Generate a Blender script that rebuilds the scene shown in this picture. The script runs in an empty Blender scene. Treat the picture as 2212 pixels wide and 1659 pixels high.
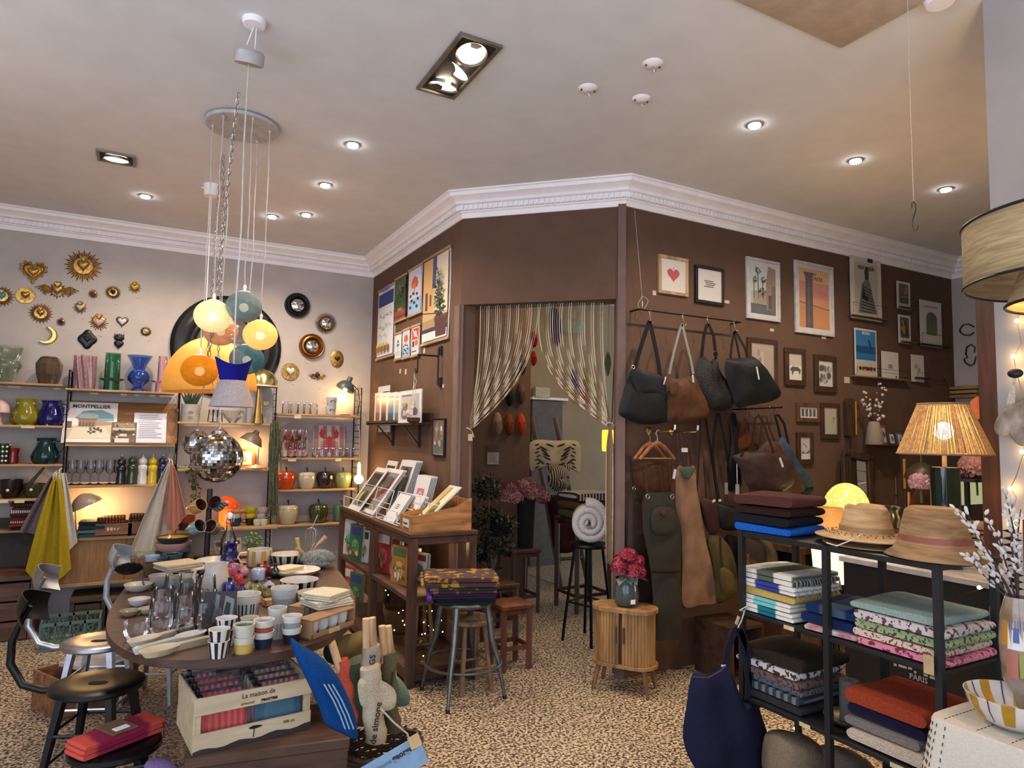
import bpy,math,random
from mathutils import Vector,Matrix
random.seed(7)
scn=bpy.context.scene
COL=scn.collection
PI=math.pi
# ------------------------------------------------------------------ camera
FPX,CX,CY,CAMZ=1450.0,1106.0,829.5,1.6
_y,_p,_r=math.radians(28.6),math.radians(4.42),math.radians(1.02)
CF=Vector((math.sin(_y)*math.cos(_p),math.cos(_y)*math.cos(_p),math.sin(_p)))
_r0=Vector((math.cos(_y),-math.sin(_y),0));_u0=_r0.cross(CF)
CR=_r0*math.cos(_r)+_u0*math.sin(_r)
CU=_u0*math.cos(_r)-_r0*math.sin(_r)
CAM=Vector((0,0,CAMZ))
cd=bpy.data.cameras.new('camera');cam=bpy.data.objects.new('camera',cd);COL.objects.link(cam)
cd.sensor_fit='HORIZONTAL';cd.sensor_width=36;cd.lens=36*FPX/2212.0;cd.clip_start=.05
cam.matrix_world=Matrix(((CR.x,CU.x,-CF.x,0),(CR.y,CU.y,-CF.y,0),(CR.z,CU.z,-CF.z,CAMZ),(0,0,0,1)))
scn.camera=cam
# ------------------------------------------------------------------ colour management, world
scn.view_settings.view_transform='Standard';scn.view_settings.look='None'
scn.view_settings.gamma=1;scn.view_settings.use_curve_mapping=False
scn.view_settings.exposure=0.42
scn.cycles.max_bounces=12;scn.cycles.diffuse_bounces=4;scn.cycles.glossy_bounces=10
scn.cycles.transmission_bounces=8;scn.cycles.transparent_max_bounces=48
scn.cycles.caustics_reflective=False;scn.cycles.caustics_refractive=False
scn.cycles.sample_clamp_indirect=4;scn.cycles.use_denoising=True
w=bpy.data.worlds.new('sky');scn.world=w;w.use_nodes=True
bg=w.node_tree.nodes['Background'];bg.inputs[0].default_value=(.74,.86,1,1);bg.inputs[1].default_value=1.3

def lin(c):
    return tuple(((v/255.0)/12.92 if v/255.0<=.04045 else(((v/255.0)+.055)/1.055)**2.4)for v in c)

def light(kind,name,loc,energy,color=(255,220,180),size=.1,rot=None,spot=None,sy=None):
    l=bpy.data.lights.new(name,kind);o=bpy.data.objects.new(name,l);COL.objects.link(o)
    o.location=loc;l.energy=energy;l.color=lin(color)
    if kind=='AREA':
        l.size=size
        if sy:l.shape='RECTANGLE';l.size_y=sy
    else:l.shadow_soft_size=size
    if kind=='SPOT':l.spot_size=math.radians(spot or 90);l.spot_blend=.7
    if rot:o.rotation_euler=rot
    return o
# daylight through the shop window behind the camera
light('AREA','daylight_back',(-.4,-1.9,1.75),66,(220,228,255),3.6,(math.radians(90),0,0),sy=2.9)
light('AREA','daylight_side',(-2.4,.6,1.75),60,(214,226,255),3.4,(math.radians(90),0,math.radians(-90)),sy=2.8)

for _x,_yy,_e in((-1.6,.8,6),(-1.6,3.6,13),(.9,.0,5)):light('POINT','shop_lamp',(_x,_yy,2.75),_e,(255,228,204),.18)  # added fill points without fittings, brighten the room and ceiling
# ------------------------------------------------------------------ pixel rays to world points
def ray(px,py):return CF*FPX+CR*(px-CX)-CU*(py-CY)
def onX(px,py,X):d=ray(px,py);return CAM+d*(X/d.x)
def onY(px,py,Y):d=ray(px,py);return CAM+d*(Y/d.y)
def onZ(px,py,Z):d=ray(px,py);return CAM+d*((Z-CAMZ)/d.z)
def pxm(n,P):return n*((Vector(P)-CAM).dot(CF))/FPX  # n pixels at P in metres
YG,XS,YW,XE,ZC,ZT=6.79,2.03,3.68,6.95,3.24,3.40
# walls: local x runs to the viewer's right, local y into the wall
def onD(px,py,off=0):
    d=ray(px,py);t=(6.57-off*1.41421)/(d.x+d.y);return CAM+d*t
WALL={'G':(0,lambda x,y,o=0:onY(x,y,YG-o)),'S':(-PI/2,lambda x,y,o=0:onX(x,y,XS-o)),
        'D':(-PI/4,onD),'W':(0,lambda x,y,o=0:onY(x,y,YW-o)),'E':(-PI/2,lambda x,y,o=0:onX(x,y,XE-o))}
def wrect(wl,x0,y0,x1,y1,off=0):
    """centre, width, height of the rectangle seen between the pixels"""
    f=WALL[wl][1];xm,ym=(x0+x1)/2,(y0+y1)/2
    return f(xm,ym,off),(f(x1,ym,off)-f(x0,ym,off)).length,abs((f(xm,y1,off)-f(xm,y0,off)).z)

# ------------------------------------------------------------------ materials
MC={};ALB=[1.]
def nt(m):
    t=m.node_tree;return t,t.nodes,t.links
def mat(c,rough=.6,metal=0.,var=.12,scale=18.,bump=0.,emit=0.,ecol=None,trans=0.,ior=1.45,spec=.5,alpha=1.,kind=None,sheen=0.,c2=None,stretch=None,coat=0.):
    """procedural material: noise-varied colour plus optional bump, wood grain, weave, marble"""
    key=(ALB[0],tuple(c),rough,metal,var,scale,bump,emit,ecol,trans,ior,spec,alpha,kind,sheen,c2,stretch,coat)
    if key in MC:return MC[key]
    m=bpy.data.materials.new('surface');m.use_nodes=True;t,N,L=nt(m)
    b=N['Principled BSDF'];b.inputs['Roughness'].default_value=rough;b.inputs['Metallic'].default_value=metal
    b.inputs['IOR'].default_value=ior;b.inputs['Specular IOR Level'].default_value=spec
    b.inputs['Transmission Weight'].default_value=trans;b.inputs['Alpha'].default_value=alpha
    b.inputs['Sheen Weight'].default_value=sheen;b.inputs['Coat Weight'].default_value=coat
    K=1.if(metal>.5 or emit)else ALB[0];col=tuple(v*K for v in lin(c));dark=tuple(v*(1-var*1.6)for v in col)if c2 is None else tuple(v*K for v in lin(c2))
    lite=tuple(min(1,v*(1+var))for v in col)
    tc=N.new('ShaderNodeTexCoord');src=tc.outputs['Object']
    if stretch:
        mp=N.new('ShaderNodeMapping');mp.inputs['Scale'].default_value=stretch;L.new(src,mp.inputs['Vector']);src=mp.outputs[0]
    if kind=='stripe':
        tx=N.new('ShaderNodeTexWave');tx.inputs['Scale'].default_value=scale;tx.inputs['Distortion'].default_value=.4;fac=tx.outputs['Fac']
    elif kind=='wood':
        tx=N.new('ShaderNodeTexNoise');tx.inputs['Scale'].default_value=scale;tx.inputs['Detail'].default_value=6;tx.inputs['Distortion'].default_value=.6;fac=tx.outputs['Fac']
    elif kind=='cell':
        tx=N.new('ShaderNodeTexVoronoi');tx.inputs['Scale'].default_value=scale;fac=tx.outputs['Distance']
    else:
        tx=N.new('ShaderNodeTexNoise');tx.inputs['Scale'].default_value=scale;tx.inputs['Detail'].default_value=4;fac=tx.outputs['Fac']
    L.new(src,tx.inputs['Vector'])
    rp=N.new('ShaderNodeValToRGB');e=rp.color_ramp.elements
    lo,hi=(.3,.7)if kind!='cell' else(.05,.45)
    if kind=='stripe':lo,hi=.42,.58
    if kind=='patch':lo,hi=.42,.46
    e[0].position=lo;e[1].position=hi;e[0].color=(*dark,1);e[1].color=(*lite,1)
    L.new(fac,rp.inputs[0]);L.new(rp.outputs[0],b.inputs['Base Color'])
    if bump:
        bp=N.new('ShaderNodeBump');bp.inputs['Strength'].default_value=bump;bp.inputs['Distance'].default_value=.01
        L.new(fac,bp.inputs['Height']);L.new(bp.outputs[0],b.inputs['Normal'])
    if emit and kind=='cell':L.new(rp.outputs[0],b.inputs['Emission Color']);b.inputs['Emission Strength'].default_value=emit
    elif emit:
        b.inputs['Emission Strength'].default_value=emit;b.inputs['Emission Color'].default_value=(*lin(ecol or c),1)
    MC[key]=m;return m
def wood(c,**k):k.setdefault('stretch',(1,1,.12));k.setdefault('var',.35);k.setdefault('rough',.55);k.setdefault('bump',.15);return mat(c,kind='wood',scale=k.pop('scale',26.),**k)
def cloth(c,**k):k.setdefault('rough',.95);k.setdefault('bump',.5);k.setdefault('scale',140.);k.setdefault('var',.12);k.setdefault('spec',.15);return mat(c,**k)
def glass(c=(240,245,245),rough=.02,**k):
    key=('thin',c,rough)
    if key in MC:return MC[key]
    m=bpy.data.materials.new('clear_glass');m.use_nodes=True;t,N,L=nt(m);N.remove(N['Principled BSDF'])
    tr,gl,mx,lw,ns=[N.new('ShaderNode'+q)for q in('BsdfTransparent','BsdfGlossy','MixShader','LayerWeight','TexNoise')]
    ns.inputs['Scale'].default_value=30;rg=N.new('ShaderNodeMapRange');rg.inputs[3].default_value=rough;rg.inputs[4].default_value=rough+.06;L.new(ns.outputs['Fac'],rg.inputs[0]);L.new(rg.outputs[0],gl.inputs['Roughness'])
    tr.inputs[0].default_value=(*[.9*v**.2 for v in lin(c)],1);gl.inputs['Roughness'].default_value=rough+.03;gl.inputs[0].default_value=(1,1,1,1);lw.inputs['Blend'].default_value=.3
    L.new(lw.outputs['Fresnel'],mx.inputs[0]);L.new(tr.outputs[0],mx.inputs[1]);L.new(gl.outputs[0],mx.inputs[2]);L.new(mx.outputs[0],N['Material Output'].inputs[0]);MC[key]=m;return m
def metalm(c=(180,180,180),rough=.3,**k):return mat(c,rough=rough,metal=1.,**k)
def glow(c,s,base=None):return mat(base or c,rough=.5,emit=s,ecol=tuple(c),var=.05)
def printm(rough=.5):
    key=('print',rough)
    if key in MC:return MC[key]
    m=bpy.data.materials.new('printed_colour');m.use_nodes=True;t,N,L=nt(m);b=N['Principled BSDF']
    a=N.new('ShaderNodeAttribute');a.attribute_name='Col';b.inputs['Roughness'].default_value=rough
    n=N.new('ShaderNodeTexNoise');n.inputs['Scale'].default_value=60;n.inputs['Detail'].default_value=3
    mx=N.new('ShaderNodeMixRGB');mx.blend_type='MULTIPLY';mx.inputs[0].default_value=.22
    g0=N.new('ShaderNodeMixRGB');g0.blend_type='MULTIPLY';g0.inputs[0].default_value=1;g0.inputs[2].default_value=(.9,.9,.9,1);L.new(a.outputs['Color'],g0.inputs[1]);L.new(g0.outputs[0],mx.inputs[1]);L.new(n.outputs['Fac'],mx.inputs[2])
    g=N.new('ShaderNodeBrightContrast');g.inputs[1].default_value=.0;L.new(mx.outputs[0],g.inputs[0]);L.new(g.outputs[0],b.inputs['Base Color'])
    MC[key]=m;return m

# ------------------------------------------------------------------ mesh builder
class B:
    def __init__(s):s.v=[];s.f=[];s.mi=[];s.mats=[];s.c=[];s.cc=None;s.M=Matrix();s.cur=0
    def use(s,m):
        if m not in s.mats:s.mats.append(m)
        s.cur=s.mats.index(m);return s
    def col(s,c):s.cc=lin(c);return s
    def at(s,loc=(0,0,0),rot=(0,0,0),sc=1.):
        sc=sc if hasattr(sc,'__len__')else(sc,sc,sc)
        s.M=Matrix.Translation(Vector(loc))@Matrix.Rotation(rot[2],4,'Z')@Matrix.Rotation(rot[1],4,'Y')@Matrix.Rotation(rot[0],4,'X')@Matrix.Diagonal((*sc,1));return s
    def add(s,vs,fs):
        n=len(s.v);s.v+=[s.M@Vector(p)for p in vs]
        for f in fs:s.f.append(tuple(i+n for i in f));s.mi.append(s.cur);s.c.append(s.cc)
        return s
    def box(s,c,d,bev=0.):
        x,y,z=c;a,b,h=d[0]/2,d[1]/2,d[2]/2
        if not bev:
            return s.add([(x+i*a,y+j*b,z+k*h)for k in(-1,1)for j in(-1,1)for i in(-1,1)],
                         [(0,2,3,1),(4,5,7,6),(0,1,5,4),(2,6,7,3),(0,4,6,2),(1,3,7,5)])
        e=min(bev,a*.95,b*.95,h*.95);r=[]
        def ring(ax,by,zz):return[(x+sx*ax-(sx*e if q else 0),y+sy*by-(0 if q else sy*e),zz)for sx,sy,q in((-1,-1,0),(-1,-1,1),(1,-1,1),(1,-1,0),(1,1,0),(1,1,1),(-1,1,1),(-1,1,0))]
        for zz,o in((z-h,e),(z-h+e,0),(z+h-e,0),(z+h,e)):r.append(ring(a-o,b-o,zz))
        vs=sum(r,[]);fs=[tuple(range(7,-1,-1)),tuple(range(24,32))]
        for k in range(3):fs+=[(k*8+i,k*8+(i+1)%8,k*8+8+(i+1)%8,k*8+8+i)for i in range(8)]
        return s.add(vs,fs)
    def lathe(s,pr,n=24,c=(0,0,0),cap=True,sx=1.,sy=1.):
        vs=[];fs=[]
        for r,z in pr:
            for i in range(n):a=2*PI*i/n;vs.append((c[0]+r*sx*math.cos(a),c[1]+r*sy*math.sin(a),c[2]+z))
        for k in range(len(pr)-1):
            for i in range(n):j=(i+1)%n;fs.append((k*n+i,k*n+j,(k+1)*n+j,(k+1)*n+i))
        if cap:
            if pr[0][0]>1e-5:fs.append(tuple(range(n-1,-1,-1)))
            if pr[-1][0]>1e-5:fs.append(tuple((len(pr)-1)*n+i for i in range(n)))
        return s.add(vs,fs)
    def sph(s,c,r,n=12,m=8,sc=(1,1,1)):
        s0=[];
        for k in range(m+1):a=-PI/2+PI*k/m;s0.append((max(1e-6,r*math.cos(a)),r*math.sin(a)*sc[2]))
        return s.lathe(s0,n,c,False,sc[0],sc[1])
    def tube(s,pts,r,n=8,cap=True,close=False):
        P=[Vector(p)for p in pts];k=len(P);vs=[];fs=[];up=None
        R=r if hasattr(r,'__len__')else[r]*k
        for i,p in enumerate(P):
            if close:t=P[(i+1)%k]-P[i-1]
            else:t=P[min(i+1,k-1)]-P[max(i-1,0)]
            t=t.normalized()if t.length>1e-9 else Vector((0,0,1))
            if up is None:up=Vector((0,0,1))if abs(t.z)<.9 else Vector((1,0,0))
            a=t.cross(up);a=a.normalized()if a.length>1e-6 else t.orthogonal().normalized();b=t.cross(a);up=-b
            for j in range(n):q=2*PI*j/n;vs.append(p+(a*math.cos(q)+b*math.sin(q))*R[i])
        for i in range(k if close else k-1):
            i2=(i+1)%k
            for j in range(n):j2=(j+1)%n;fs.append((i*n+j,i2*n+j,i2*n+j2,i*n+j2))
        if cap and not close:fs.append(tuple(range(n)));fs.append(tuple((k-1)*n+j for j in range(n-1,-1,-1)))
        return s.add(vs,fs)
    def bar(s,p,q,w,h=None):
        """square bar between two points"""
        return s.tube([p,q],(w if h is None else(w+h)/2)*.7071,4)
    def prism(s,pts,y0,y1):
        """outline in x,z extruded along y (y0 = front)"""
        n=len(pts);vs=[(x,y0,z)for x,z in pts]+[(x,y1,z)for x,z in pts]
        return s.add(vs,[tuple(range(n)),tuple(range(2*n-1,n-1,-1))]+[(i,i+n,(i+1)%n+n,(i+1)%n)for i in range(n)])
    def slab(s,pts,z0,z1):
        n=len(pts);vs=[(x,y,z0)for x,y in pts]+[(x,y,z1)for x,y in pts]
        return s.add(vs,[tuple(range(n-1,-1,-1)),tuple(range(n,2*n))]+[(i,(i+1)%n,(i+1)%n+n,i+n)for i in range(n)])
    def grid(s,fn,nu,nv,th=0.):
        """surface fn(u,v) for u,v in 0..1, optionally doubled for thickness"""
        P=[[Vector(fn(i/nu,j/nv))for j in range(nv+1)]for i in range(nu+1)]
        w_=nv+1;vs=[p for r in P for p in r];fs=[(i*w_+j,(i+1)*w_+j,(i+1)*w_+j+1,i*w_+j+1)for i in range(nu)for j in range(nv)]
        if th:
            n=len(vs);bk=[]
            for i in range(nu+1):
                for j in range(nv+1):
                    du=P[min(i+1,nu)][j]-P[max(i-1,0)][j];dv=P[i][min(j+1,nv)]-P[i][max(j-1,0)]
                    nn=du.cross(dv);nn=nn.normalized()if nn.length>1e-9 else Vector((0,1,0));bk.append(P[i][j]-nn*th)
            vs+=bk;fs+=[tuple(x+n for x in reversed(f))for f in list(fs)]
            ed=[i*w_ for i in range(nu+1)]+[nu*w_+j for j in range(1,nv+1)]+[i*w_+nv for i in range(nu-1,-1,-1)]+[j for j in range(nv-1,0,-1)]
            fs+=[(ed[k],ed[k-1],ed[k-1]+n,ed[k]+n)for k in range(len(ed))]
        return s.add(vs,fs)
    def build(s,name,m=None,parent=None,loc=None,rotz=0.,smooth=38):
        me=bpy.data.meshes.new(name);me.from_pydata(s.v,[],s.f)
        ms=s.mats if s.mats else[m]
        for x in ms:me.materials.append(x)
        if len(ms)>1:me.polygons.foreach_set('material_index',s.mi)
        if any(c is not None for c in s.c):
            ca=me.color_attributes.new('Col','FLOAT_COLOR','CORNER');buf=[]
            for f,c in zip(s.f,s.c):buf+=[*(c or(1,1,1)),1.]*len(f)
            ca.data.foreach_set('color',buf)
        if smooth:
            me.polygons.foreach_set('use_smooth',[True]*len(me.polygons));me.set_sharp_from_angle(angle=math.radians(smooth))
        me.update()
        o=bpy.data.objects.new(name,me);COL.objects.link(o)
        if parent:o.parent=parent
        if loc is not None:o.location=loc
        if rotz:o.rotation_euler=(0,0,rotz)
        return o

def tag(o,label,cat,group=None,kind=None):
    if label:o['label']=label
    if cat:o['category']=cat
    if group:o['group']=group
    if kind:o['kind']=kind
    return o
def thing(name,label,cat,loc=(0,0,0),rotz=0.,group=None,rot=None):
    o=bpy.data.objects.new(name,None);COL.objects.link(o);o.location=loc
    o.rotation_euler=rot if rot else(0,0,rotz);o.empty_display_size=.05
    return tag(o,label,cat,group)
def struct(o):o['kind']='structure';return o
def kids(o):return[c for c in ALL()if c.parent==o]
def ALL():return list(COL.objects)
def dup(root,loc,rotz=0.,label=None,group=None,parts=None):
    r=root.copy();COL.objects.link(r);r.location=loc;r.rotation_euler=(root.rotation_euler[0],root.rotation_euler[1],rotz)
    if label:r['label']=label
    if group:r['group']=group
    for ch in list(root.children):
        c=ch.copy();COL.objects.link(c);c.parent=r
        for g in ch.children:d=g.copy();COL.objects.link(d);d.parent=c
    return r
def text(s,size,m,parent,loc,rot=(PI/2,0,0),name='lettering',ext=.0006,align='CENTER',sx=1.,bold=0.):
    cu=bpy.data.curves.new('t','FONT');cu.body=s;cu.size=size;cu.align_x=align;cu.extrude=ext;cu.resolution_u=2;cu.offset=bold
    t=bpy.data.objects.new('t',cu);me=bpy.data.meshes.new_from_object(t);me.name=name
    bpy.data.objects.remove(t);bpy.data.curves.remove(cu)
    me.materials.clear();me.materials.append(m)
    o=bpy.data.objects.new(name,me);COL.objects.link(o);o.parent=parent;o.location=loc;o.rotation_euler=rot;o.scale=(sx,1,1)
    return o

# ------------------------------------------------------------------ flat prints: layers of coloured shapes in a 0..1 square
def ell(cx,cy,rx,ry,n=16,a0=0.,a1=2*PI):return[(cx+rx*math.cos(a0+(a1-a0)*i/n),cy+ry*math.sin(a0+(a1-a0)*i/n))for i in range(n if a1-a0>6 else n+1)]
def rc(x0,y0,x1,y1):return[(x0,y0),(x1,y0),(x1,y1),(x0,y1)]
def heart(cx,cy,w,h,n=28):
    p=[]
    for i in range(n):
        t=-2*PI*i/n;x=16*math.sin(t)**3;y=13*math.cos(t)-5*math.cos(2*t)-2*math.cos(3*t)-math.cos(4*t)
        p.append((cx+x/32*w,cy+(y+2.5)/29*h))
    return p
def line(x0,y0,x1,y1,t):
    dx,dy=x1-x0,y1-y0;L=math.hypot(dx,dy)or 1;nx,ny=-dy/L*t/2,dx/L*t/2
    return[(x0+nx,y0+ny),(x0-nx,y0-ny),(x1-nx,y1-ny),(x1+nx,y1+ny)]
def leafs(cx,cy,r,n,seed=1,asp=1.,w=.12):
    R_=random.Random(seed);out=[]
    for i in range(n):
        a=R_.uniform(0,2*PI);l=r*R_.uniform(.5,1);x,y=cx+math.cos(a)*l*.3,cy+math.sin(a)*l*.3*asp
        ex,ey=cx+math.cos(a)*l,cy+math.sin(a)*l*asp;nx,ny=-math.sin(a)*r*w,math.cos(a)*r*w*asp
        out.append([(x,y),((x+ex)/2+nx,(y+ey)/2+ny),(ex,ey),((x+ex)/2-nx,(y+ey)/2-ny)])
    return out
def blobs(x0,y0,x1,y1,n,cols,r=.05,seed=1):
    R_=random.Random(seed);return[(R_.choice(cols),ell(R_.uniform(x0+r,x1-r),R_.uniform(y0+r,y1-r),r*R_.uniform(.5,1),r*R_.uniform(.5,1),7))for _ in range(n)]
def lines(x0,y0,x1,y1,n,c,seed=1,t=.35):
    R_=random.Random(seed);h=(y1-y0)/n;return[(c,rc(x0+R_.uniform(0,.06)*(x1-x0),y1-h*(i+t),x1-R_.uniform(0,.35)*(x1-x0),y1-h*i))for i in range(n)]
def draw(layers,w_,h_,parent,name='print',y=-.001,z0=0.,rough=.5,step=.0003,loc=None,rot=None):
    """layers drawn on the x,z plane of the parent, centred in x, from z0 up; nearer layers later"""
    b=B();b.use(printm(rough))
    for i,(c,pts)in enumerate(layers):
        area=sum(pts[k-1][0]*pts[k][1]-pts[k][0]*pts[k-1][1]for k in range(len(pts)))
        if area<0:pts=pts[::-1]
        b.col(c);b.add([((x-.5)*w_,y-step*i,z0+z*h_)for x,z in pts],[tuple(range(len(pts)))])
    o=b.build(name,None,parent,smooth=0)
    if loc is not None:o.location=loc
    if rot is not None:o.rotation_euler=rot
    return o
# ================================================================== the room
m_ceil=mat((216,217,217),.9,var=.03,scale=6)
m_grey=mat((178,171,166),.9,var=.05,scale=5,bump=.05)
m_brown=mat((91,67,52),.85,var=.08,scale=7,bump=.08)
m_brown2=mat((108,86,79),.8,var=.08,scale=9)
m_white=mat((240,236,236),.75,var=.03,scale=9)
m_beige=mat((150,136,112),.9,var=.06,scale=5)
m_black=mat((22,22,24),.5,var=.1)
m_blackm=mat((20,20,22),.4,metal=.6,var=.1)
m_steel=metalm((176,174,172),.35)
m_gold=metalm((186,150,84),.38,var=.35,scale=60)
m_brass=metalm((200,170,100),.25)
m_string=mat((196,184,160),.9,var=.2,scale=90)

def box_struct(name,lo,hi,m):
    b=B();b.box([(lo[i]+hi[i])/2 for i in range(3)],[hi[i]-lo[i]for i in range(3)])
    return struct(b.build(name,m,smooth=0))
# terrazzo floor
mf=bpy.data.materials.new('terrazzo');mf.use_nodes=True;t_,N,L=nt(mf);bs=N['Principled BSDF']
tc=N.new('ShaderNodeTexCoord');n1=N.new('ShaderNodeTexNoise');n1.inputs['Scale'].default_value=66;n1.inputs['Detail'].default_value=2.5;n1.inputs['Roughness'].default_value=.55
v1=N.new('ShaderNodeTexVoronoi');v1.inputs['Scale'].default_value=95
mx=N.new('ShaderNodeMath');mx.operation='MULTIPLY_ADD';mx.inputs[1].default_value=.16
L.new(tc.outputs['Object'],n1.inputs['Vector']);L.new(tc.outputs['Object'],v1.inputs['Vector'])
sp=N.new('ShaderNodeSeparateColor');L.new(v1.outputs['Color'],sp.inputs[0]);L.new(sp.outputs[0],mx.inputs[0]);L.new(n1.outputs['Fac'],mx.inputs[2])
rp=N.new('ShaderNodeValToRGB');e=rp.color_ramp.elements;e[0].position=.5;e[0].color=(*lin((60,48,40)),1);e[1].position=.66;e[1].color=(*lin((192,176,152)),1)
k=rp.color_ramp.elements.new(.55);k.color=(*lin((118,98,78)),1);k=rp.color_ramp.elements.new(.6);k.color=(*lin((158,142,120)),1)
L.new(mx.outputs[0],rp.inputs[0]);L.new(rp.outputs[0],bs.inputs['Base Color']);bs.inputs['Roughness'].default_value=.42
box_struct('floor',(-2.7,-2.2,-.1),(7.1,8.2,0),mf)
box_struct('ceiling',(-2.7,-2.2,ZT),(7.1,8.2,ZT+.1),m_ceil)
box_struct('wall_back',(-2.7,YG,0),(XS+.01,YG+.12,ZT),m_grey)
box_struct('wall_left',(-2.7,2.5,0),(-2.55,YG,ZT),m_grey)
box_struct('wall_left',(-2.7,-2.2,0),(-2.55,-1.2,ZT),m_grey)
box_struct('wall_left',(-2.7,-1.2,0),(-2.55,2.5,.3),m_grey)
box_struct('wall_left',(-2.7,-1.2,3.2),(-2.55,2.5,ZT),m_grey)
box_struct('wall_side',(XS,4.54,0),(XS+.12,YG+.12,ZT),m_brown)
box_struct('wall_right',(2.89,YW,0),(XE,YW+.12,ZT),m_brown)
box_struct('wall_end',(XE,-2.2,0),(XE+.12,YW+.12,ZT),m_grey)
box_struct('wall_pier',(2.9,-2.2,0),(XE,1.38,ZT),mat((150,148,148),.9,var=.05,scale=5))
# diagonal header and jambs (45 degrees), local x along the wall
def diag(name,x0,x1,z0,z1,y0,y1,m,loc=(2.03,4.54,0)):
    b=B();b.box(((x0+x1)/2,(y0+y1)/2,(z0+z1)/2),(x1-x0,y1-y0,z1-z0));return struct(b.build(name,m,None,loc,-PI/4,0))
DL=math.hypot(.86,.86);zh=onD(1160,652).z
xr=(onD(1331,700)-Vector((2.03,4.54,0)));xr=math.hypot(xr.x,xr.y)
diag('wall_header',0,DL,zh,ZT,0,.2,m_brown)
diag('wall_jamb',xr,DL+.0,0,zh,0,.25,m_brown2)
diag('trim_jamb',-.002,.02,0,zh,0,.22,m_brown2)
b=B();b.box((DL-.02,-.008,1.62),(.055,.016,3.24));struct(b.build('trim_corner',m_brown2,None,(2.03,4.54,0),-PI/4,0))
b=B();b.box((XS-.008,4.58,zh/2),(.016,.09,zh));struct(b.build('trim_pillar',m_brown2,smooth=0))
# back room
Yp=5.9;xp=onY(1145,900,Yp).x
box_struct('wall_partition',(XS+.12,Yp,0),(xp,Yp+.1,ZT),mat((92,68,52),.85,var=.08))
box_struct('wall_backroom',(XS+.12,7.3,0),(XE,7.4,ZT),m_beige)
p=onY(1183,859,7.25);b=B();b.use(mat((92,88,88),.6));b.box((p.x,7.27,p.z/2-.02),(pxm(76,p),.05,p.z-.04));b.use(m_white);b.box((p.x+.02,7.25,p.z-.015),(pxm(90,p),.09,.03));struct(b.build('door_1',None,smooth=0))
b=B();b.box((4.0,5.6,.004),(.012,2.6,.008));struct(b.build('trim_threshold',mat((150,130,105)),None,(0,0,0)))
# shop window behind the camera
for i,(x0,x1)in enumerate(((-2.55,-.75),(-.75,1.05),(1.05,2.9))):
    b=B();m=mat((60,52,48),.5)
    for q in((x0+.04,.35,.08,2.9),(x1-.04,.35,.08,2.9)):b.box((q[0],-2.1,1.8),(.08,.1,2.9))
    for z in(.35,2.3,3.2):b.box(((x0+x1)/2,-2.1,z),(x1-x0,.1,.08))
    b.box(((x0+x1)/2,-2.1,.16),(x1-x0,.12,.32));struct(b.build('window_%d'%(i+1),m,smooth=0))
# cornice: swept profile plus dentils
path=[(-2.55,YG),(XS,YG),(XS,4.54),(2.89,YW),(XE,YW),(XE,-2)]
prof=[(0,3.225),(.012,3.225),(.014,3.262),(.03,3.268),(.03,3.275),(.05,3.275),(.05,3.312),(.075,3.318),(.085,3.335),(.105,3.35),(.135,3.362),(.14,3.385),(.155,3.39),(.155,3.401)]
def nrm(a,b_):d=Vector((b_[0]-a[0],b_[1]-a[1])).normalized();return Vector((d.y,-d.x))
nn=[nrm(path[i],path[i+1])for i in range(5)]
def offp(i,o):
    if i==0:n=nn[0];return Vector(path[0])+n*o
    if i==5:n=nn[4];return Vector(path[5])+n*o
    a,c=nn[i-1],nn[i];m_=(a+c).normalized();return Vector(path[i])+m_*(o/m_.dot(a))
for k in range(5):
    b=B();vs=[]
    for i in(k,k+1):
        for o,z in prof:q=offp(i,o);vs.append((q.x,q.y,z))
    n=len(prof);b.add(vs,[(j,j+1,n+j+1,n+j)for j in range(n-1)]);co=struct(b.build('trim_%d'%(k+1),m_white,smooth=20))
    d=B();a,c=offp(k,.03),offp(k+1,.03);L_=(c-a).length;dr=(c-a).normalized();m=int(L_/.038);ang=math.atan2(dr.y,dr.x)
    for j in range(m):
        q=a+dr*((j+.5)*L_/m)+nn[k]*.012;d.at((q.x,q.y,3.293),(0,0,ang));d.box((0,0,0),(.024,.04,.034))
    d.build('dentil',m_white,co,smooth=0)['kind']='stuff'
b=B();b.box((onY(353,0,YG).x,YG-.06,3.31),(.004,.13,.17));
# ceiling access panel
b=B();b.box((1.95,1.3,3.394),(1.5,1.15,.014),.006);struct(b.build('trim_6',mat((196,186,176),.95,var=.08,scale=14,bump=.3)))
# wooden post against the pier
p0,p1=onX(2108,700,4.42),onX(2150,700,4.42)
b=B();b.box((4.47,(p0.y+p1.y)/2,1.84),(.1,p0.y-p1.y,1.85),.004);o=b.build('wooden_post',wood((64,38,32)),smooth=30);tag(o,'tall reddish brown wooden post standing on the black counter beside the grey pier','post')

ALB[0]=.74
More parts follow.
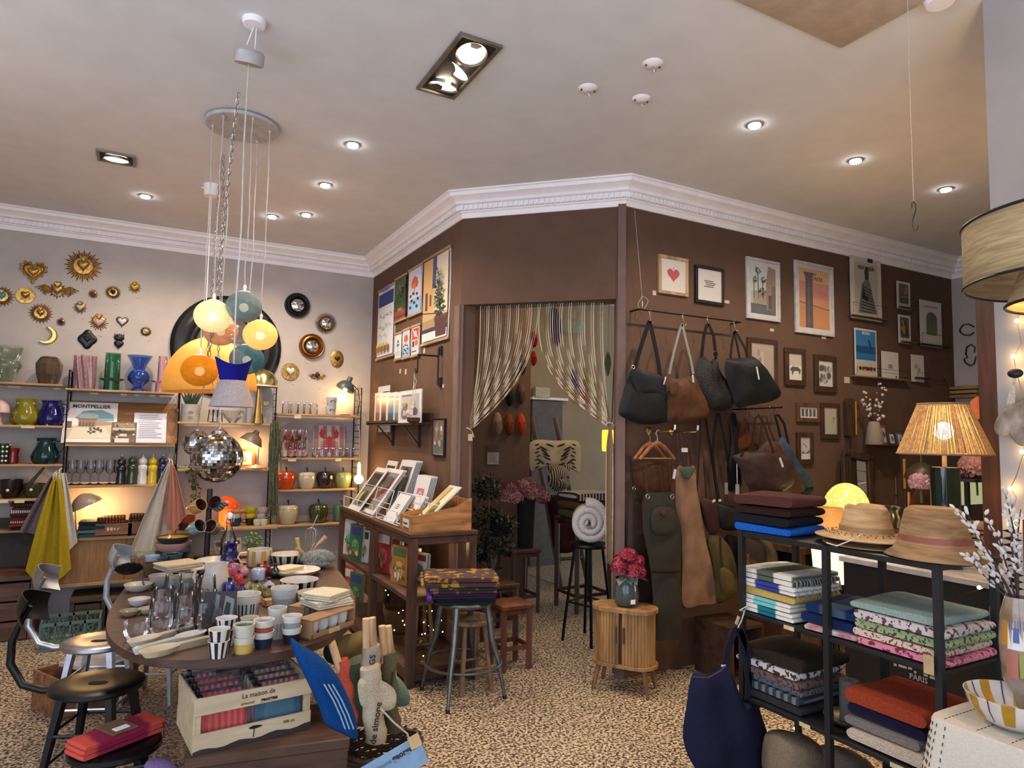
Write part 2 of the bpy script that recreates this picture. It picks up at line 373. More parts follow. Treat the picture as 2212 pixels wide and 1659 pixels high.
# ================================================================== ceiling fittings
c_em=glow((250,248,246),45)
def downlight(px,py,label,e=84):
    p=onZ(px,py,ZT);t=thing('downlight',label,'ceiling light',(p.x,p.y,ZT),group='small round recessed downlights')
    b=B();b.lathe([(.03,0),(.044,-.001),(.046,-.006),(.032,-.008),(.03,-.002)],20,cap=False);b.build('trim_ring',metalm((190,190,190),.3),t)
    b=B();b.lathe([(.036,-.008),(.03,-.016),(0,-.02)],16,cap=False);b.build('bulb',c_em,t)
    light('SPOT','downlight_beam',(p.x,p.y,ZT-.02),e,(255,230,202),.03,None,150)
for q in((762,312,'recessed downlight nearest the big round pendant plate'),(703,399,'recessed downlight second in the row beside the hanging globes'),(662,463,'recessed downlight right of the pair near the grey wall cornice'),
          (588,467,'recessed downlight left of the pair near the grey wall cornice'),(314,423,'recessed downlight behind the single square spotlight'),
          (1630,269,'recessed downlight first from the doorway above the brown picture wall'),(1848,346,'recessed downlight in the middle of the three above the brown picture wall'),(2043,408,'recessed downlight beside the burlap lampshade, last of three')):
    downlight(*q)
def cardan(cx,cy,L_,W_,ang,n,label,tilts):
    t=thing('recessed_spotlight',label,'ceiling light',(cx,cy,ZT),ang)
    b=B();b.use(metalm((150,146,142),.45));a,c=L_/2,W_/2;r=.018
    for q in(((0,c-r/2,-.006),(L_,r,.014)),((0,-c+r/2,-.006),(L_,r,.014)),((a-r/2,0,-.006),(r,W_-2*r,.014)),((-a+r/2,0,-.006),(r,W_-2*r,.014))):b.box(*q)
    b.build('frame',None,t,smooth=0)
    b=B();b.box((0,0,.0),(L_-2*r,W_-2*r,.006));b.build('housing',mat((44,38,34),.6),t,smooth=0)
    for i in range(n):
        x=(i-(n-1)/2)*(L_-.06)/n
        R_=min(W_,L_/n)*.40;b=B();b.at((x,0,-.012),tilts[i]);b.lathe([(R_*.86,-.004),(R_,-.012),(R_,.006),(R_*.8,.008)],24,cap=False);s_=b.build('lamp_ring',metalm((170,166,160),.3),t)
        b=B();b.at((x,0,-.012),tilts[i]);b.lathe([(0,.004),(R_*.45,.002),(R_*.86,-.005)],20,cap=False);b.build('bulb',glow((255,232,200),22 if i!=1 or n==1 else 5),s_)
        light('SPOT','spot_beam',(cx+x*math.cos(ang),cy+x*math.sin(ang),ZT-.05),34,(255,226,194),.05,None,120)
    return t
cardan(1.255,2.925,.56,.215,PI/2,3,'rectangular recessed fitting with three round spot lamps',[(.0,.25,0),(.5,-.3,0),(.1,-.25,0)])
cardan(-.255,5.08,.225,.2,0,1,'square recessed fitting with a single round spot lamp',[(.1,0,0)])
for q,l in(((1410,137),'white ceiling hook plate farthest from the doorway'),((1270,190),'white ceiling hook plate nearest the triple spotlight'),((1385,213),'white ceiling hook plate nearest the brown header')):
    p=onZ(*q,ZT);t=thing('ceiling_hook',l,'hook',(p.x,p.y,ZT),group='three round hook plates on the ceiling')
    b=B();b.lathe([(0,-.016),(.02,-.014),(.042,-.008),(.05,0)],20,cap=False);b.build('plate',m_white,t)
    b=B();b.tube([(0,0,-.012),(0,0,-.03),(.012,0,-.042),(.02,0,-.03)],.0035,6);b.build('hook',m_steel,t)
    b=B();b.sph((-.034,.01,-.014),.006,6,4);b.sph((.036,-.008,-.014),.006,6,4);b.build('screw',mat((110,60,50)),t)
# string with S hook
p=onZ(1960,-25,ZT);d_=Vector((0,0,0));z1=CAMZ+((onX(1976,436,p.x)).z-CAMZ)
t=thing('hanging_hook','steel S hook hanging on a long string from the ceiling','hook',(p.x,p.y,ZT))
zz=[onX(1971,y,p.x).z for y in(436,500)]
b=B();b.tube([(0,0,0),(.003,.004,(zz[0]-ZT)*.4),(0,0,zz[0]-ZT)],.0012,5);b.build('string',m_string,t)
h=zz[0]-zz[1];r=h*.16;b=B();pts=[]
for i in range(9):a=PI*.95-i*PI*1.0/8;pts.append((r*math.cos(a)*.8,0,zz[0]-ZT-r+r*math.sin(a)))
for i in range(10):a=PI*.15+i*PI*1.15/9;pts.append((.004+r*math.cos(a+PI*.0)*1.15*-1*-1,0,zz[1]-ZT+r*1.2-abs(r*1.2*math.sin(a))if a<PI else zz[1]-ZT+r*1.2))
pts=[(-r*.7,0,zz[0]-ZT-r*1.6),(-r*.6,0,zz[0]-ZT-r*.5),(0,0,zz[0]-ZT),(r*.7,0,zz[0]-ZT-r*.5),(r*.75,0,zz[0]-ZT-r*1.5),(r*.2,0,zz[0]-ZT-r*2.8),(-r*.45,0,zz[0]-ZT-r*4),(-r*.55,0,zz[1]-ZT+r),(0,0,zz[1]-ZT),(r*.9,0,zz[1]-ZT+r*.4),(r*1.4,0,zz[1]-ZT+r*1.4)]
b.tube(pts,.0022,6);b.build('hook',metalm((90,84,78),.4),t)
p=onZ(2030,-6,ZT);b=B();b.lathe([(0,-.03),(.05,-.03),(.06,-.01),(.06,0)],24,cap=False);o=b.build('smoke_detector',m_white,None,(p.x,p.y,ZT));tag(o,'white round smoke detector beside the grey pier','detector')

# pendant cluster of cotton globes
bp=Vector((.415,4.12,ZT));big=thing('pendant_cluster','round white ceiling plate carrying six cotton string globe lights','pendant lamp',bp)
b=B();b.lathe([(0,-.03),(.2,-.03),(.205,-.025),(.205,-.012),(.0,-.012)],48,cap=False);b.lathe([(.09,-.012),(.09,0)],24,cap=False);b.build('ceiling_plate',mat((205,200,196),.6),big)
GL=[((483,250),(460,683),39,(214,212,166),'pale green'),((547,255),(541,664),37,(112,128,124),'grey green'),((498,297),(484,715),36,(196,142,104),'peach'),
      ((583,283),(566,724),36,(240,190,112),'warm yellow'),((556,305),(527,776),36,(62,104,112),'teal'),((460,270),(427,800),38,(214,128,12),'mustard orange')]
def fibre(c,e):
    return mat(c,.9,var=.12,scale=50,bump=.3,emit=e,spec=.2,alpha=.78)
for(hx,hy),(gx,gy),rp_,c,nm in GL:
    h=onZ(hx,hy,ZT-.03);z=onY(gx,gy,h.y).z;R_=pxm(rp_,(h.x,h.y,z));x,y=h.x-bp.x,h.y-bp.y
    cz=z-ZT;e=.3 if nm in('pale green','warm yellow')else.12
    b=B();b.lathe([(R_*math.sin(a)*.999,cz+R_*.9*math.cos(a))for a in[PI*(.06+.94*k/18)for k in range(18)]]+[(1e-5,cz-R_*.9)],32,(x,y,0),False)
    g=b.build('globe',fibre(c,e),big);g['label']=nm+' cotton string globe'
    b=B();b.lathe([(0,cz+R_*.93),(R_*.28,cz+R_*.9),(R_*.36,cz+R_*.84),(R_*.3,cz+R_*.8)],20,(x,y,0),False);b.lathe([(.006,cz+R_*.9),(.009,cz+R_*1.2),(.005,cz+R_*1.3)],8,(x,y,0));b.build('socket_cap',m_white,g)
    b=B();b.sph((x,y,cz-R_*.05),R_*.26,14,10);b.build('bulb',glow((255,230,190),2.6 if e>.2 else 1.1),g)
    b=B();rr=random.Random(int(hx));pts=[(x,y,-.03)]
    n=9
    for i in range(1,n):pts.append((x+rr.uniform(-.006,.006),y+rr.uniform(-.004,.004),-.03+(cz+R_*1.25+.03)*i/n))
    pts.append((x,y,cz+R_*1.25));b.tube(pts,.0035,6);b.lathe([(.008,-.045),(.008,-.03)],8,(x,y,0));b.build('cord',mat((214,208,200),.7),big)
    if e>.2:light('POINT','globe_glow',(h.x,h.y,z),.8,(255,220,180),.1)
# diabolo pendant
h=Vector((.33,3.16,ZT));t=thing('diabolo_pendant','pendant lamp with concave cobalt blue top and grey cone bottom','pendant lamp',h)
b=B();b.lathe([(0,-.03),(.045,-.026),(.05,-.01),(.05,0)],28,(0,-.13,0),cap=False);b.build('ceiling_rose',m_white,t)
b=B();b.at((0,-.01,-.11),(.35,.0,0));b.lathe([(.0,-.03),(.062,-.03),(.065,-.02),(.065,.02),(.055,.03),(0,.03)],32,cap=False);b.build('canopy',mat((200,196,192),.6),t)
b=B();b.tube([(0,-.125,-.03),(-.015,-.04,-.07)],.003,6);b.tube([(0.012,-.12,-.03),(.02,-.03,-.08)],.003,6);b.build('hanging_wire',m_white,t)
zt,zm,zb=[onY(x,y,h.y).z-ZT for x,y in((503,781),(500,822),(501,879))];s=pxm(1,(h.x,h.y,2))
r0,r1,r2=38*s,26*s,46*s;b=B();n=40;vs=[]
for k,(r,z)in enumerate(((r0,zt),((r0*.38+r1*.62),(zt+zm)/2),(r1,zm))):
    for i in range(n):a=2*PI*i/n;vs.append((r*math.cos(a),r*math.sin(a),z+(0.018*math.cos(2*a)*(1 if k==0 else 0))))
b.add(vs,[(k*n+i,(k+1)*n+i,(k+1)*n+(i+1)%n,k*n+(i+1)%n)for k in range(2)for i in range(n)]);b.build('upper_shade',cloth((28,26,128),bump=.2),t)
b=B();b.lathe([(r1,zm),(r1*1.15,zm-.015),(r2,zb),(r2*.96,zb),(r1*.95,zm-.01)],40,cap=False);b.build('lower_shade',cloth((178,164,160),bump=.2),t)
b=B();b.tube([(0,-.01,-.13),(-.003,.0,-.5),(.003,0,-.9),(-.004,0,-1.2),(0,0,zt-.02),(0,0,zm)],.0035,8);b.lathe([(.012,zm-.04),(.014,zm+.02),(.006,zm+.035)],12);b.build('cord',mat((214,208,200),.7),t)
b=B();b.sph((0,0,zm-.06),.028,12,8);b.build('bulb',mat((230,225,215),.3),t)
# yellow half dome lamp
h=onZ(458,400,ZT);t=thing('dome_pendant','large mustard yellow half dome pendant lamp behind the globes','pendant lamp',h)
b=B();b.lathe([(0,-.09),(.05,-.085),(.055,-.02),(.06,0)],24,cap=False);b.tube([(-.07,0,-.03),(-.05,0,-.03)],.004,6);b.build('canopy',m_white,t)
zt,zb=onY(440,728,h.y).z-ZT,onY(440,842,h.y).z-ZT;xo=onY(437,790,h.y).x-h.x;R_=pxm(95,(h.x,h.y,2));H_=zt-zb
pr=[(R_*math.sin(PI/2*k/14),zb+H_*math.cos(PI/2*k/14))for k in range(15)];pr[0]=(1e-5,zt)
b=B();b.at((xo*.35,0,0),(0,-.04,0));b.lathe(pr+[(R_*.985,zb-.012),(R_*.97,zb+.005)]+[(r*.97,z-.006)for r,z in pr[::-1]][:14],56,cap=False);b.build('shade',mat((232,160,62),.6,var=.05,emit=.12),t)
b=B();b.tube([(0,0,-.09),(.004,0,-.8),(xo*.35,0,zt)],.0035,6);b.build('cord',m_white,t)
# disco balls
def mirrorball(R_,nseg,cols):
    ms=[metalm(c,.07)for c in cols];b=B();rr=random.Random(3)
    for m in ms:b.use(m)
    nl=int(PI*R_/nseg)
    for k in range(nl):
        a0,a1=-PI/2+PI*k/nl,-PI/2+PI*(k+1)/nl;am=(a0+a1)/2;nc=max(4,int(2*PI*R_*math.cos(am)/nseg))
        for i in range(nc):
            t0,t1=2*PI*i/nc,2*PI*(i+1)/nc;tm=(t0+t1)/2;g=.06
            n_=Vector((math.cos(am)*math.cos(tm),math.cos(am)*math.sin(tm),math.sin(am)));vs=[]
            j=Vector((rr.uniform(-1,1),rr.uniform(-1,1),rr.uniform(-1,1)))*.06;nj=(n_+j).normalized()
            for th,ph in((t0+(t1-t0)*g,a0+(a1-a0)*g),(t1-(t1-t0)*g,a0+(a1-a0)*g),(t1-(t1-t0)*g,a1-(a1-a0)*g),(t0+(t1-t0)*g,a1-(a1-a0)*g)):
                q=Vector((math.cos(ph)*math.cos(th),math.cos(ph)*math.sin(th),math.sin(ph)))*R_;q-=nj*((q-n_*R_).dot(nj));vs.append(q)
            b.cur=rr.randrange(len(ms));b.add(vs,[(0,1,2,3)])
    return b
def chain(b,p,q,s=.016):
    p,q=Vector(p),Vector(q);n=max(2,int((q-p).length/s));d=(q-p)/n;e=d.normalized();a=e.orthogonal().normalized();c=e.cross(a)
    for i in range(n):
        m=p+d*(i+.5);u=a if i%2 else c;pts=[m+e*(s*.62*math.cos(t))+u*(s*.26*math.sin(t))for t in[2*PI*k/6 for k in range(6)]];b.tube(pts,s*.08,4,close=True)
def disco(px,py,rpx,Y,label,topx,topy,hooky=None,hang=None):
    p=onY(px,py,Y);R_=pxm(rpx,p);t=thing('mirror_ball',label,'disco ball',p,.4,'mirror balls on chains')
    mirrorball(R_,.016 if R_>.1 else.013,[(222,220,216),(170,168,166),(240,236,230),(120,118,118)]).build('mirror_tiles',None,t,smooth=0)['kind']='stuff'
    b=B();b.sph((0,0,0),R_*.985,24,16);b.build('core',mat((120,120,122),.4,metal=.8),t)
    b=B();b.lathe([(R_*.2,R_*.97),(R_*.17,R_*1.06),(R_*.05,R_*1.1)],14);b.build('cap',m_steel,t)
    b=B();q=onY(topx,topy,Y)-p;q=Vector((q.x*math.cos(-.4)-q.y*math.sin(-.4),q.x*math.sin(-.4)+q.y*math.cos(-.4),q.z));chain(b,(0,0,R_*1.08),q);
    if hang:
        w1=hang-p;w1=Vector((w1.x*math.cos(-.4)-w1.y*math.sin(-.4),w1.x*math.sin(-.4)+w1.y*math.cos(-.4),w1.z));chain(b,q,w1,.03)
    b.build('chain',m_steel,t)
    return t
disco(469,989,53,4.25,'large mirror ball hanging lowest on a chain',452,770,hang=onZ(515,200,ZT))
disco(425,958,28,4.45,'medium mirror ball at the upper side of the largest',446,800,hang=onZ(478,338,ZT))
disco(474,945,19,4.42,'small mirror ball just above the largest',470,820,hang=onZ(484,336,ZT))
# ================================================================== grey wall: plaques and mirrors
def puff(b,pts,d,y0=0.,lv=(1,.93,.75,.45)):
    """bulging plate: outline in x,z, domed towards the viewer (-y)"""
    cx=sum(p[0]for p in pts)/len(pts);cz=sum(p[1]for p in pts)/len(pts);n=len(pts);vs=[(x,y0,z)for x,z in pts]
    for s in lv:vs+=[(cx+(x-cx)*s,y0-.25*d-d*.75*math.sqrt(1-s*s)if s<1 else y0-d*.25,cz+(z-cz)*s)for x,z in pts]
    vs.append((cx,y0-d,cz));k=len(lv);fs=[(j*n+i,j*n+(i+1)%n,(j+1)*n+(i+1)%n,(j+1)*n+i)for j in range(k)for i in range(n)]
    fs+=[(k*n+i,k*n+(i+1)%n,(k+1)*n)for i in range(n)]
    return b.add(vs,[f[::-1]for f in fs])
def hpts(cx,cz,w_,h_,n=28):return heart(cx,cz,w_,h_,n)
def rays(b,r0,r1,n,t,y=-.004,jag=.15,sq=1.):
    for i in range(n):
        a=2*PI*i/n;q=r1*(1-jag*(i%2));c,s=math.cos(a),math.sin(a);nx,nz=-s,c;w0=PI*r0/n*.9
        vs=[(c*r0+nx*w0,0,(s*r0+nz*w0)*sq),(c*r0-nx*w0,0,(s*r0-nz*w0)*sq),(c*q*.8-nx*t,0,(s*q*.8-nz*t)*sq),(c*q,0,s*q*sq),(c*q*.8+nx*t,0,(s*q*.8+nz*t)*sq),(c*r0,y*2,s*r0*sq),(c*q*.8,y*2,s*q*.8*sq)]
        b.add(vs,[(0,5,6,4),(1,2,6,5),(2,3,6),(3,4,6),(0,4,3,2,1)])
def crown(b,cz,w_,h_,y=-.012):
    for i in range(5):a=(i-2)*.42;b.tube([(0,y,cz),(math.sin(a)*w_*.5,y-.004,cz+h_*.6),(math.sin(a)*w_*.62,y,cz+h_*(1-.12*abs(i-2)))],[w_*.1,w_*.12,w_*.03],5)
    b.tube([(-w_*.3,y,cz),(w_*.3,y,cz)],w_*.08,6)
PRICE=[]
def pricetag(wl,px,py,w_=9,h_=4,label='small cream price label stuck on the wall',col=(214,200,170),group='small price labels on the walls'):
    p=WALL[wl][1](px,py,0);s=pxm(1,p);b=B();b.box((0,-.002,0),(w_*s,.003,h_*s))
    o=b.build('price_label',mat(col,.8),None,p,WALL[wl][0],0);tag(o,label,'label',group);return o
def plaque(px,py,R,kind,label,heartc=None,name='heart_plaque',tags=True):
    p=onY(px,py,YG);s=pxm(1,p);R*=s;t=thing(name,label,'wall decoration',p)
    hm=m_gold if heartc is None else mat(heartc,.3,var=.05);b=B()
    if kind=='sun':
        b.use(m_gold);rays(b,R*.35,R,40,R*.05);b.at((0,0,0),(PI/2,0,0));b.lathe([(R*.5,0),(R*.48,.012),(0,.016)],20,cap=False);b.at();b.build('rays',None,t)
        b=B();puff(b,hpts(0,-R*.02,R*.62,R*.7),.03,-.012);b.build('heart',hm,t);b=B();crown(b,R*.3,R*.5,R*.4,-.02);b.build('crown',m_gold,t)
    elif kind=='frame':
        b.use(m_gold);puff(b,hpts(0,0,R*1.6,R*1.55),.012)
        for sc_ in(1.75,1.3):pts=[(x,-.012,z)for x,z in hpts(0,0,R*sc_,R*sc_*.93,32)];b.tube(pts,R*.07,6,close=True)
        for x,z in hpts(0,0,R*1.95,R*1.85,18):b.sph((x,-.006,z),R*.12,7,5)
        b.build('frame',None,t);b=B();puff(b,hpts(0,0,R*.9,R*.85),.02,-.01);b.build('heart',m_gold,t)
    elif kind=='wing':
        b.use(m_gold);rays(b,R*.3,R*.5,16,R*.04);
        for sg in(-1,1):
            for i in range(5):b.tube([(sg*R*.25,-.008,R*.1-i*R*.05),(sg*R*.6,-.014,R*.22-i*R*.09),(sg*R*(1.05-.13*i),-.006,R*(-.0+.08-.1*i))],[R*.06,R*.07,R*.02],6)
        b.build('wings',None,t);b=B();puff(b,hpts(0,0,R*.55,R*.6),.025,-.01);b.build('heart',hm,t);b=B();crown(b,R*.25,R*.4,R*.3);b.build('crown',m_gold,t)
    elif kind=='disc':
        b.use(m_gold);b.at((0,0,0),(PI/2,0,0));b.lathe([(R,0),(R*.97,.01),(R*.6,.012),(0,.006)],32,cap=False);b.at((0,-.008,0));rays(b,R*.3,R*.93,40,R*.02,-.002,0);b.at()
        b.build('disc',None,t);b=B();puff(b,hpts(0,0,R*.95,R*.9),.02,-.012);b.build('heart',hm,t)
    elif kind=='oval':
        b.use(m_gold);b.at((0,0,0),(PI/2,0,0),(.74,1,1));b.at((0,0,0),(0,0,0));
        vs=ell(0,0,R*.74,R,32);puff(b,vs,.014);b.at((0,-.01,0),(0,0,0),(.74,1,1));rays(b,R*.3,R*.95,36,R*.02,-.002,0);b.at();b.build('disc',None,t)
        b=B();puff(b,hpts(0,0,R*.62,R*.6),.02,-.012);b.build('heart',hm,t)
    elif kind=='small':
        b.use(m_gold);rays(b,R*.4,R,20,R*.06);puff(b,hpts(0,-.0,R*1.25,R*1.3),.01,-.002);b.build('rays',None,t)
        b=B();puff(b,hpts(0,-R*.05,R*.85,R*.85),.022,-.01);b.build('heart',hm,t);b=B();crown(b,R*.45,R*.7,R*.55);b.build('crown',m_gold,t)
    elif kind=='plain':
        b.use(mat((90,84,74),.4,metal=.6));puff(b,hpts(0,0,R*2,R*1.95),.014);b.build('frame',None,t);b=B();puff(b,hpts(0,0,R*1.35,R*1.3),.02,-.01);b.build('heart',hm,t)
    elif kind=='moon':
        pts=ell(0,0,R,R,26,-2.35,1.75)+ell(-R*.42,R*.12,R*.82,R*.8,22,1.25,-1.85)[1:-1]
        b.use(m_brass);n=len(pts);cen=[((pts[i][0]+pts[n-1-i][0])/2,(pts[i][1]+pts[n-1-i][1])/2)for i in range(n)]
        vs=[(x,0,z)for x,z in pts]+[((x*.55+c[0]*.45),-.018,(z*.55+c[1]*.45))for(x,z),c in zip(pts,cen)]
        b.add(vs,[(i,(i+1)%n,(i+1)%n+n,i+n)[::-1]for i in range(n)]+[(n+i,n+i+1,2*n-2-i,2*n-1-i)[::-1]for i in range(n//2-1)]);b.build('crescent',None,t)
        b=B();b.sph((R*.35,-.02,R*.0),R*.1,8,6);b.sph((R*.42,-.02,R*.3),R*.06,8,6);b.build('face',m_brass,t)
    elif kind=='blackmedal':
        pts=[(R*(1+.12*math.cos(4*a))*math.cos(a)*.95,R*1.12*(1+.12*math.cos(4*a))*math.sin(a))for a in[2*PI*i/40 for i in range(40)]]
        m=mat((18,17,18),.35);b.use(m);puff(b,pts,.02);b.build('medal',None,t);b=B();puff(b,hpts(0,-R*.05,R*.9,R*.85),.02,-.016);b.build('heart',m,t)
    elif kind=='blackcrown':
        m=mat((18,17,18),.35);puff(b,hpts(0,-R*.45,R*1.1,R*1.1),.025);b.build('heart',m,t);b=B();puff(b,ell(0,R*.5,R*.6,R*.42,14),.02)
        for i in range(5):b.tube([((i-2)*R*.2,-.01,R*.6),((i-2)*R*.26,-.012,R*1.0)],[R*.1,R*.04],5)
        b.build('crown',m,t)
    if tags:pricetag('G',px+6,py+R/s*1.12+5,6,3)
    return t
plaque(72,589,24,'frame','gold heart plaque with double beaded heart frame beside the large sunburst heart')
plaque(180,575,37,'sun','largest gold plaque, a polished heart in a wide sunburst of rays')
plaque(124,628,38,'wing','gold winged heart plaque with spread wings below the sunburst')
plaque(55,638,18,'disc','round gold medallion with embossed gold heart left of the winged heart')
plaque(4,640,24,'sun','gold sun plaque with turquoise centre cut by the picture edge',(80,160,170))
plaque(201,636,11,'small','tiny gold plaque with red heart right of the winged heart',(130,40,34))
plaque(244,632,17,'sun','small gold sun plaque with a black centre',(24,18,14))
plaque(291,622,14,'small','small gold crowned plaque with yellow heart, farthest right of the top rows',(226,190,30))
plaque(173,665,15,'small','small gold plaque with pale blue white heart',(196,208,206))
plaque(88,677,24,'sun','gold sunburst heart plaque with ragged rays above the crescent moon')
plaque(132,696,10,'small','tiny gold plaque with black heart above the crescent moon',(30,24,22))
plaque(213,697,20,'small','gold rayed plaque with pale pink heart and crown',(206,178,184))
plaque(264,696,12,'plain','white heart in a dark pewter heart frame above the black crowned heart',(226,226,220))
plaque(102,725,19,'moon','polished brass crescent moon with a face',name='moon_plaque')
plaque(189,733,17,'blackmedal','black four-lobed medal with a relief heart')
plaque(257,738,17,'blackcrown','matt black crowned heart ornament')
plaque(315,716,12,'sun','tiny gold sun plaque with white heart nearest the big black mirror',(228,222,206))
plaque(627,803,19,'disc','round gold disc with a white heart on the wall above the glasses',(226,230,232))
plaque(728,776,19,'oval','oval gold disc with a black heart',(24,20,18))
plaque(685,813,19,'wing','small gold winged plaque with black heart beside the clamp lamp',(24,20,18))
def cmirror(px,py,R,r,label,m,kind='ring',dome=.03):
    p=onY(px,py,YG);s=pxm(1,p);R*=s;r*=s;t=thing('convex_mirror',label,'mirror',p);b=B();b.at((0,0,0),(PI/2,0,0))
    if kind=='ring':pr=[(R,0),(R,.02),(R*.93,.04),(R*.85,.034),(R*.8,.046),(r*1.25,.05),(r*1.12,.03),(r*1.04,.036),(r,.02),(0,.018)]
    else:pr=[(R*.55,0),(R*.55,.012),(r*1.15,.02),(r,.01),(0,.01)]
    b.lathe(pr,48,cap=False)
    if kind!='ring':b.at();rays(b,r,R,44,R*.03,-.006,0)
    b.build('frame',m,t);b=B();b.at((0,0,0),(PI/2,0,0));b.lathe([(r*math.cos(a),.018+dome*math.sin(a))for a in[PI/2*k/8 for k in range(8)]]+[(1e-5,.018+dome)],32,cap=False)
    b.build('mirror_glass',metalm((210,208,206),.03,var=0.),t);return t
cmirror(491,750,111,66,'huge round convex mirror in a wide glossy black frame behind the globes',mat((20,20,22),.3,var=.05),dome=.06)
cmirror(642,660,27,16,'small convex mirror with thick black round frame',mat((24,24,26),.35,var=.05))
cmirror(704,699,25,13,'small convex mirror in a gold sunburst frame',m_gold,'rays')
cmirror(673,748,27,15,'small convex mirror in a bronze gold ring frame',metalm((150,104,56),.35))
pricetag('G',662,782,9,4);pricetag('G',618,825,7,3);pricetag('G',730,798,6,3)

# ================================================================== shelving on the grey wall
YF=6.52
m_shelf=wood((188,152,106),stretch=(.12,1,1))
m_shelfd=wood((150,112,74),stretch=(.12,1,1))
def zsh(px,py,Y=YF):return onY(px,py,Y).z
def xat(px,z,Y):
    """world x of pixel column px at height z on plane Y"""
    py=900
    for _ in range(4):
        q=onY(px,py,Y);py-=(z-q.z)/pxm(1,q)
    return onY(px,py,Y).x
def ladder(parent,px,pya,pyb,name='side_ladder'):
    x=onY(px,(pya+pyb)/2,YF).x;za,zb_=zsh(px,pya),zsh(px,pyb);b=B()
    for y in(YF+.01,YG-.02):b.tube([(x,y,zb_),(x,y,za)],.006,6)
    n=int((za-zb_)/.06)
    for i in range(n+1):z=zb_+(za-zb_)*i/n;b.tube([(x,YF+.01,z),(x,YG-.02,z)],.0035,5)
    return b.build(name,m_blackm,parent)
def shelving(label,x0,x1,rows,ladders,thick=.017):
    t=thing('oak_shelving',label,'shelving',(0,0,0));Z=[]
    for r in rows:
        py,dep,xa,xb=(r+(.24,x0,x1)[len(r)-1:])if isinstance(r,tuple)else(r,.24,x0,x1)
        z=zsh((xa+xb)/2,py);a,c=xat(xa,z,YF),xat(xb,z,YF);Z.append(z)
        b=B();b.box(((a+c)/2,YG-.02-dep/2 if dep>.3 else(YF+YG-.02)/2,z-thick/2),(c-a-.004,dep if dep>.3 else YG-.02-YF,thick),.002);b.build('shelf',m_shelf,t,smooth=20)
    for q in ladders:ladder(t,*q)
    return t,Z
u1,Z1=shelving('oak wall shelving at the picture edge holding coloured glass jugs',-60,136,[826,918,1003,1078,1146],[(137,798,1190)])
u2,Z2=shelving('oak wall shelving with a slanted magazine board and pepper mills',140,379,[(843,),(960,),(1048,)],[(381,845,1150)])
u3,Z3=shelving('oak wall shelving behind the mirror balls with lamps and trays',383,585,[(913,),(1013,)],[(589,822,1250)])
u4,Z4=shelving('oak wall shelving with glasses, lobster trays and apple jars',598,779,[(895,),(989,),(1057,.24,598,768),(1132,.24,598,768)],[(777,838,1120)])
# desk board of section three
z=zsh(560,1138,6.36);a,c=xat(380,z,6.36),xat(600,z,6.36);b=B();b.box(((a+c)/2,(6.36+6.77)/2,z-.012),(c-a,.41,.024),.003);b.build('desk_board',m_shelf,u3,smooth=20);ZD=z
# slanted magazine board
z=Z2[1];a,c=xat(142,z,YF),xat(378,z,YF);zt_=zsh(260,872,YF)
b=B();b.add([(a,YF+.03,z),(c,YF+.03,z),(c,YG-.06,zt_+.02),(a,YG-.06,zt_+.02),(a,YF+.045,z),(c,YF+.045,z),(c,YG-.045,zt_+.02),(a,YG-.045,zt_+.02)],[(0,1,2,3),(7,6,5,4),(3,2,6,7),(1,0,4,5)]);b.box(((a+c)/2,YF+.005,z+.006),(c-a,.01,.02));b.build('display_board',wood((150,104,62),stretch=(.12,1,1)),u2,smooth=0)
def lean(name,label,cat,x0,y0,x1,y1,layers,th=.004,base=(235,232,228),Y=YF+.02,tilt=None,parent=None,frame=None,group=None,rough=.5):
    """a sheet or board standing at the pixel rectangle, leaning back"""
    tilt=math.radians(24)if tilt is None else tilt
    p=onY((x0+x1)/2,y1,Y);s=pxm(1,p);w_,h_=(x1-x0)*s,(y1-y0)*s/math.cos(tilt)
    t=thing(name,label,cat,p,group=group,rot=(-tilt,0,0));b=B();b.box((0,th/2,h_/2),(w_,th,h_));b.build('sheet' if th<.006 else 'panel',mat(base,.6,var=.03),t,smooth=0)
    if layers:draw(layers,w_,h_,t,rough=rough)
    return t
POST=[((236,234,232),rc(0,0,1,1)),((122,164,178),[(.2,.6),(.35,.78),(.7,.82),(.92,.7),(.95,.55),(.5,.5)]),((170,196,204),ell(.45,.66,.2,.08)),((206,196,168),rc(.05,.1,.95,.42)),((222,214,190),[(.1,.1),(.9,.12),(.8,.38),(.2,.36)]),
        ((150,118,96),rc(.28,.4,.6,.56)),((126,96,84),[(.25,.56),(.64,.56),(.6,.6),(.3,.6)]),((176,140,110),[(.6,.42),(.9,.44),(.9,.52),(.6,.54)]),((90,84,80),rc(.05,.36,.16,.52))]+blobs(.45,.2,.95,.4,14,[(70,66,66),(60,60,70)],.03,4)+[((110,80,70),rc(.3+.06*i,.41,.33+.06*i,.5))for i in range(5)]
t=lean('city_poster','poster reading MONTPELLIER with a watercolour of a square','poster',141,868,241,957,POST)
h_=.46;text('MONTPELLIER',.043,mat((70,66,70)),t,(0,-.005,pxm(76,t.location)/math.cos(.42)),align='CENTER',bold=.001);text('France',.016,mat((110,140,160)),t,(0,-.005,pxm(68,t.location)/math.cos(.42)))
t=lean('wooden_board','brown wooden board with white lettering behind the photo','board',242,880,376,957,[((176,150,118),line(.22+.04*i,.83,.25+.04*i,.79,.012))for i in range(6)],.01,(140,98,60),Y=YF+.04)
ph=[((92,78,62),rc(0,0,1,1)),((196,182,150),rc(.05,.6,.95,.72)),((150,130,104),rc(.1,.75,.9,.95)),((40,34,30),rc(.1,.4,.9,.56)),((214,200,172),rc(.3,.3,.62,.42)),((60,48,40),rc(.05,.05,.4,.26))]+blobs(0,0,1,1,16,[(200,186,160),(50,42,36),(120,100,80)],.07,5)
